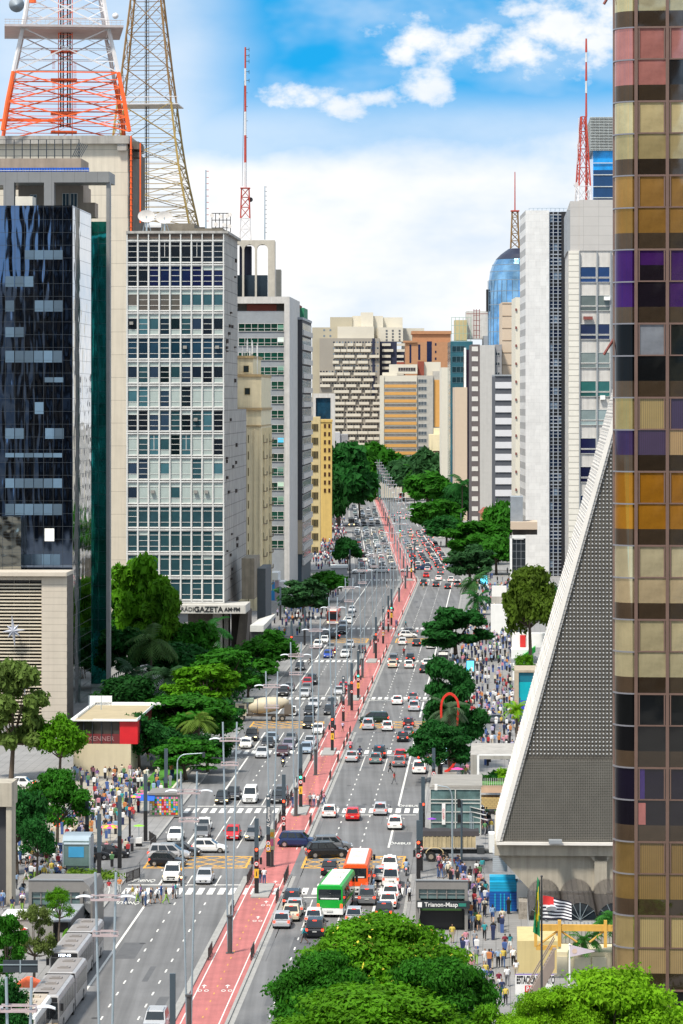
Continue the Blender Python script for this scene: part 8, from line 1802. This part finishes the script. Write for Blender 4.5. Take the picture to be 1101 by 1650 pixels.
# flags
def flag(x, ybase, ytop, Z, label, build):
    t = thing('flagpole', label + ' pole', 'flagpole', (lat(x, Z), Z, 0)); h = hgt(ytop, Z); m = MB(); m.cyl((0, 0, 0), (0, 0, h), .11, .06, 8); m.sph((0, 0, h), .1, .1, .1, 8, 6); m.build('pole', mat('pole_dark', (.05, .05, .05), .5), t); return t, h
t, h = flag(873, 1600, 1412, 262, 'tall dark flagpole in front of the barrel vaults', None); t['label'] = 'tall dark flagpole in front of the barrel vaults'; s = 262 / F
def wave(u_, v_): return (.28 * math.sin(u_ * 9 + v_ * 2) * u_ ** .5)
stripe_b = mat('flag_black', (.015, .012, .03), .7); stripe_w = mat('flag_white', (.75, .75, .78), .7); flag_r = mat('flag_red', (.6, .03, .03), .7)
m = MB(); n = 24; Ht = 41 * s * .95; Lf = 50 * s
def FP(u_, v_): d = u_ * Lf; sag = .5 * u_ ** 1.3; return (.1 + d * .92, wave(u_, v_), h - 1.5 - v_ * Ht * (1 - .25 * u_) - sag * 1.1)
for i in range(n):
    for j in range(13):
        u0, u1, v0, v1 = i / n, (i + 1) / n, j / 13, (j + 1) / 13; k = 0 if j % 2 == 0 else 1
        if u0 < .36 and j < 5: k = 2
        m.mat(k).quad(FP(u0, v0), FP(u1, v0), FP(u1, v1), FP(u0, v1))
f = m.build('state_flag', [stripe_b, stripe_w, flag_r], None, True); f.location = t.location; tag(f, 'black and white striped flag with a red canton on the dark flagpole', 'flag')
m = MB(); m.cyl((.75, -.25, h - 2.4), (.75, -.33, h - 2.5), .42, .42, 16); o = m.build('emblem', stripe_w, None); o.parent = f
m = MB(); greenf = mat('flag_green', (.01, .22, .08), .7); yf = mat('flag_yellow', (.7, .55, .03), .7); bf = mat('flag_blue', (.02, .06, .3), .7)
for i in range(7):
    for j in range(16):
        u0, u1, v0, v1 = i / 7, (i + 1) / 7, j / 16, (j + 1) / 16; P_ = lambda a, c: (-.15 - a * .55 * (.35 + .65 * c), -.25 + .2 * math.sin(a * 8 + c * 5), h - .4 - c * 4.3 + a * .4)
        d = abs((u0 + u1) / 2 - .5) * 1.1 + abs((v0 + v1) / 2 - .5) * 1.3; m.mat(2 if d < .17 else (1 if d < .5 else 0)).quad(P_(u0, v0), P_(u1, v0), P_(u1, v1), P_(u0, v1))
f = m.build('national_flag', [greenf, yf, bf], None, True); f.location = t.location; tag(f, 'green and yellow flag with blue disc hanging on the dark flagpole', 'flag')
t, h = flag(918, 1590, 1522, 268, '', None); t['label'] = 'short white and orange pole below the yellow beam'; s = 268 / F
t.children[0].data.materials[0] = white
m = MB(); m.loft([[(0, -.03, h), (0, -.03, h - 1.0), (0, .0, h - 1.0), (0, .0, h)], [(2.0, -.03, h - .5), (2.0, -.03, h - .56), (2.0, 0, h - .56), (2.0, 0, h - .5)]]); m.mat(1).cyl((.4, -.05, h - .52), (.4, -.035, h - .52), .2, .2, 12); f = m.build('pennant', [mat('pennant_lilac', (.55, .48, .54), .7), mat('pennant_crest', (.6, .45, .35), .7)]); f.location = t.location; tag(f, 'pale triangular pennant on the short pole by the yellow beam', 'pennant')
t, h = flag(838, 1170, 1125, 485, '', None); t['label'] = 'slim flagpole beside the turquoise panel'; m = MB()
for j in range(10): m.quad(*[(.1 + a * .9 + .1 * math.sin(c * 6), .1 * math.sin(a * 5 + c), h - .3 - c * 4.4) for a, c in ((0, j / 10), (1, j / 10), (1, (j + 1) / 10), (0, (j + 1) / 10))])
f = m.build('hanging_flag', mat('flag_royal', (.04, .05, .45), .7)); f.location = t.location; tag(f, 'royal blue flag hanging beside the turquoise panel', 'flag')
# left: red shop, cream wall, plaza, verge, concrete portal
b = Bd('red_shop', 'low red cornered shop with a flat terrace roof on a cream wall', 222, 445)
shopr = mat('shop_red', (.60, .012, .02), .4); D1 = b.D(222, 244)
b.part('cream_wall', [(118, 211, 1199, None, 0, 12)], mat('shop_cream', (.60, .52, .36), .8, var=.05, streak=.08)); b.part('wall', [(193, 222, 1162, 1199, 0, 2), (118, 193, 1162, 1199, .3, 12, 1), (118, 193, 1183, 1198.6, .1, .3, 2), (216, 222, 1162, 1199, 2.1, 18)], [shopr, mat('shop_dark_glass', (.05, .045, .04), .1), mat('shop_red_glass', (.16, .03, .035), .15)])
b.part('mullion', [(x, x + 1, 1162, 1199, 0, .3) for x in (134, 148, 163, 179)] , darkmetal); b.part('roof', [(112, 222, 1160, 1162, -.4, 22), (113, 150, 1145, 1160, 21.5, 22), (118, 240, 1155.5, 1160, 21.5, 22)], white)
b.part('roof_surface', [(120, 218, 1159.7, 1160, 0, 21)], mat('terrace_floor', (.38, .31, .19), .8, var=.1)); 
m = MB(); m.box(b.X(150), b.X(222), -.2, 0, b.H(1160), b.H(1158.6)); m.box(b.X(221), b.X(222), 0, 22, b.H(1160), b.H(1157.8)); m.box(b.X(120), b.X(122), 2, 22, b.H(1160), b.H(1156)); m.build('parapet', white, b.root)
m = MB(); [m.cyl((b.X(x), 14, b.H(1160)), (b.X(x), 14, b.H(1136)), .06, .06, 5) for x in (123, 143)]; m.build('roof_pole', steel, b.root)
m = MB(); m.box(b.X(222) + .02, b.X(222) + .1, 3, 9, b.H(1199), b.H(1166)); m.build('side_window', glassd, b.root)
text('KENNER', .9, 'shop_lettering', mat('lettering_dim', (.35, .2, .2), .5), b.root, (b.X(163), .06, b.H(1191)), (R(90), 0, 0), .01)
b = Bd('concrete_portal', 'heavy concrete beam and pillar at the far left edge', 19, 330, cat='concrete portal')
b.part('beam', [(-40, 19, 1262, 1300, 0, 4)], basec); b.part('pillar', [(9.5, 18.5, 1300, None, .2, 3)], basec); b.part('dark_wall', [(-40, 9, 1300, None, 1.2, 3)], mat('charcoal_wall', (0.05, 0.05, 0.056), .8)); 
pz = MB(); zz = .02
for x0, x1, y0, y1 in ((60, 260, 1238, 1262), ): pass
lawn = MB(); X0, Z0 = at(280, 1258); X1, Z1 = at(352, 1205)
lawn.box(0, 0, 0, 0, 0, 0) if 0 else None
strip(lawn, -22, -17.6, 425, 478, .30, .1); struct(lawn.build('grass_verge', grass), 'stuff'); lw = MB(); strip(lw, -17.6, -17.3, 423, 480, .62, .5); strip(lw, -24, -17.3, 421, 423, .62, .5); w_ = lw.build('planter_wall', mat('planter_cream', (.5, .46, .36), .8)); tag(w_, 'low cream wall around the grass verge on the left pavement', 'low wall')
fb = crown_mesh([(x, y, .3, 2.2, 1.4, .5) for x, y in ((-29, 345), (-27, 348), (-30.5, 349), (-28, 352), (-25.5, 350))], 5000, .2, 'flower_bed'); o = put('flower_bed', fb, None, color=(.12, .22, .02)); tag(o, 'low yellow-green flower bed beneath the left plaza trees', 'flower bed', kind='stuff')
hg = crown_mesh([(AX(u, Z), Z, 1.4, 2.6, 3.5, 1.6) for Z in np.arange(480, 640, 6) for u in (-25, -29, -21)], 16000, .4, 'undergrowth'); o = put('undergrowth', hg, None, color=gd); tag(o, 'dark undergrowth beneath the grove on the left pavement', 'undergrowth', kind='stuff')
for i, (x, y) in enumerate([(87, 1338), (92, 1334), (96, 1331), (102, 1326)]):
    X, Z = at(x, y); t = thing('traffic_cone', 'orange traffic cone, %s in the row on the left plaza' % ['nearest', 'second', 'third', 'farthest'][i], 'traffic cone', (X, Z, .13), 0, 'cones on the plaza'); m = MB(); m.box(-.3, .3, -.3, .3, 0, .06); m.cyl((0, 0, .06), (0, 0, 1.0), .22, .05, 12); m.build('cone', orangep, t); m = MB(); m.cyl((0, 0, .42), (0, 0, .62), .16, .125, 12); m.build('band', signw, t)
b = Bd('awning_shop', 'slanted white awning roof beside the lettered canopy pier', 440, 650)
m = MB(); m.loft([[(b.X(403), 0, b.H(1008)), (b.X(425), 0, b.H(1008)), (b.X(425), 0, b.H(1018)), (b.X(403), 0, b.H(1018))], [(b.X(410), 12, b.H(1004)), (b.X(438), 12, b.H(995)), (b.X(438), 12, b.H(1000)), (b.X(410), 12, b.H(1008))]]); m.build('awning', mat('pale_awning', (.5, .5, .47), .7), b.root); b.part('shop_front', [(404, 424, 1018, None, 1, 10)], mat('shop_front_dark', (.03, .03, .035), .5))
b = Bd('blue_sign_shop', 'low white shop with a tall blue sign panel beyond the cream building', 448, 835)
b.part('wall', [(436, 448, 923, 938, 0, 10), (449, 458, 938, None, 2, 10)], white); b.part('sign_panel', [(437.5, 443, 938, None, -.2, 0)], mat('sign_blue', (.02, .25, .6), .5)); b.part('side_panel', [(443, 449, 935, None, 0, 3)], mat('poster_mauve', (.4, .3, .35), .6))
b = Bd('low_white_kiosk', 'long low white kiosk at the left kerb near the fourth junction', 560, 960)
b.part('wall', [(534, 560, 915, None, 0, 6)], mat('pale_grey', (.42, .42, .43), .8)); b.part('roof', [(533, 561, 911, 915, -.4, 6.5)], white)
# hidden rows of city blocks that close the gaps between the facades
i = 0
for (x0, x1, yt, Z, colr, lb_) in [(-400, 60, 560, 1150, (.4, .37, .33), 'distant pale block beyond the glass tower'), (1000, 1300, 480, 1150, (.42, .4, .38), 'distant pale block beyond the bronze tower'), (705, 760, 700, 1700, (.4, .38, .34), 'low pale block behind the teal tower'), (455, 520, 640, 1500, (.36, .34, .3), 'grey block beyond the dark gable')]:
    bb = Bd('distant_block', lb_, x1, Z); bb.part('wall', [(x0, x1, yt, None, 0, 30)], mat('distant_wall_%d' % i, colr, .85)); i += 1
# unseen towers added behind the viewer, shaped for reflections in the glass facades
for i, (x0, x1, y, h, colr, lb_) in enumerate([(-200, -181, -150, 92, (.50, .48, .44), 'pale slab tower added behind the viewer'), (-179, -170, -150, 150, (.12, .08, .05), 'slim brown tower added behind the viewer'), (-168, -158, -160, 142, (.03, .035, .045), 'black glass tower added behind the viewer'), (-155, -140, -150, 150, (.07, .06, .055), 'dark taupe tower added behind the viewer'), (-132, -96, -140, 110, (.30, .27, .23), 'grey tower added behind the viewer'), (-60, -14, -190, 118, (.05, .045, .04), 'wide dark tower added behind the viewer'), (-10, 30, -150, 85, (.45, .40, .30), 'cream slab added behind the viewer'), (60, 120, -160, 130, (.10, .08, .07), 'dark tower added on the right behind the viewer')]):
    t = thing('added_rear_tower', lb_, 'building', ((x0 + x1) / 2, y, 0)); w = (x1 - x0) / 2; m = MB(); m.box(-w, w, -30, 0, 0, h); m.build('wall', mat('rear_wall_%d' % i, colr, .8, var=.15), t)
    for q in range(8, int(h) - 4, 8): m = MB(); m.box(-w + 1, w - 1, 0, .2, q, q + 3.5); m.build('window_band', glassd if i % 2 else mat('rear_pane', (.2, .25, .3), .3), t)
# ------------------------------------------------------------------ unique labels check
bad = {}
for o in S.objects:
    if o.parent is None and 'label' in o.keys(): bad.setdefault(o['label'], []).append(o)
for k, v in bad.items():
    if len(v) > 1: print('SAME LABEL', len(v), k)
    w_ = len(k.split())
    if w_ < 4 or w_ > 16: print('WORDS', w_, k)
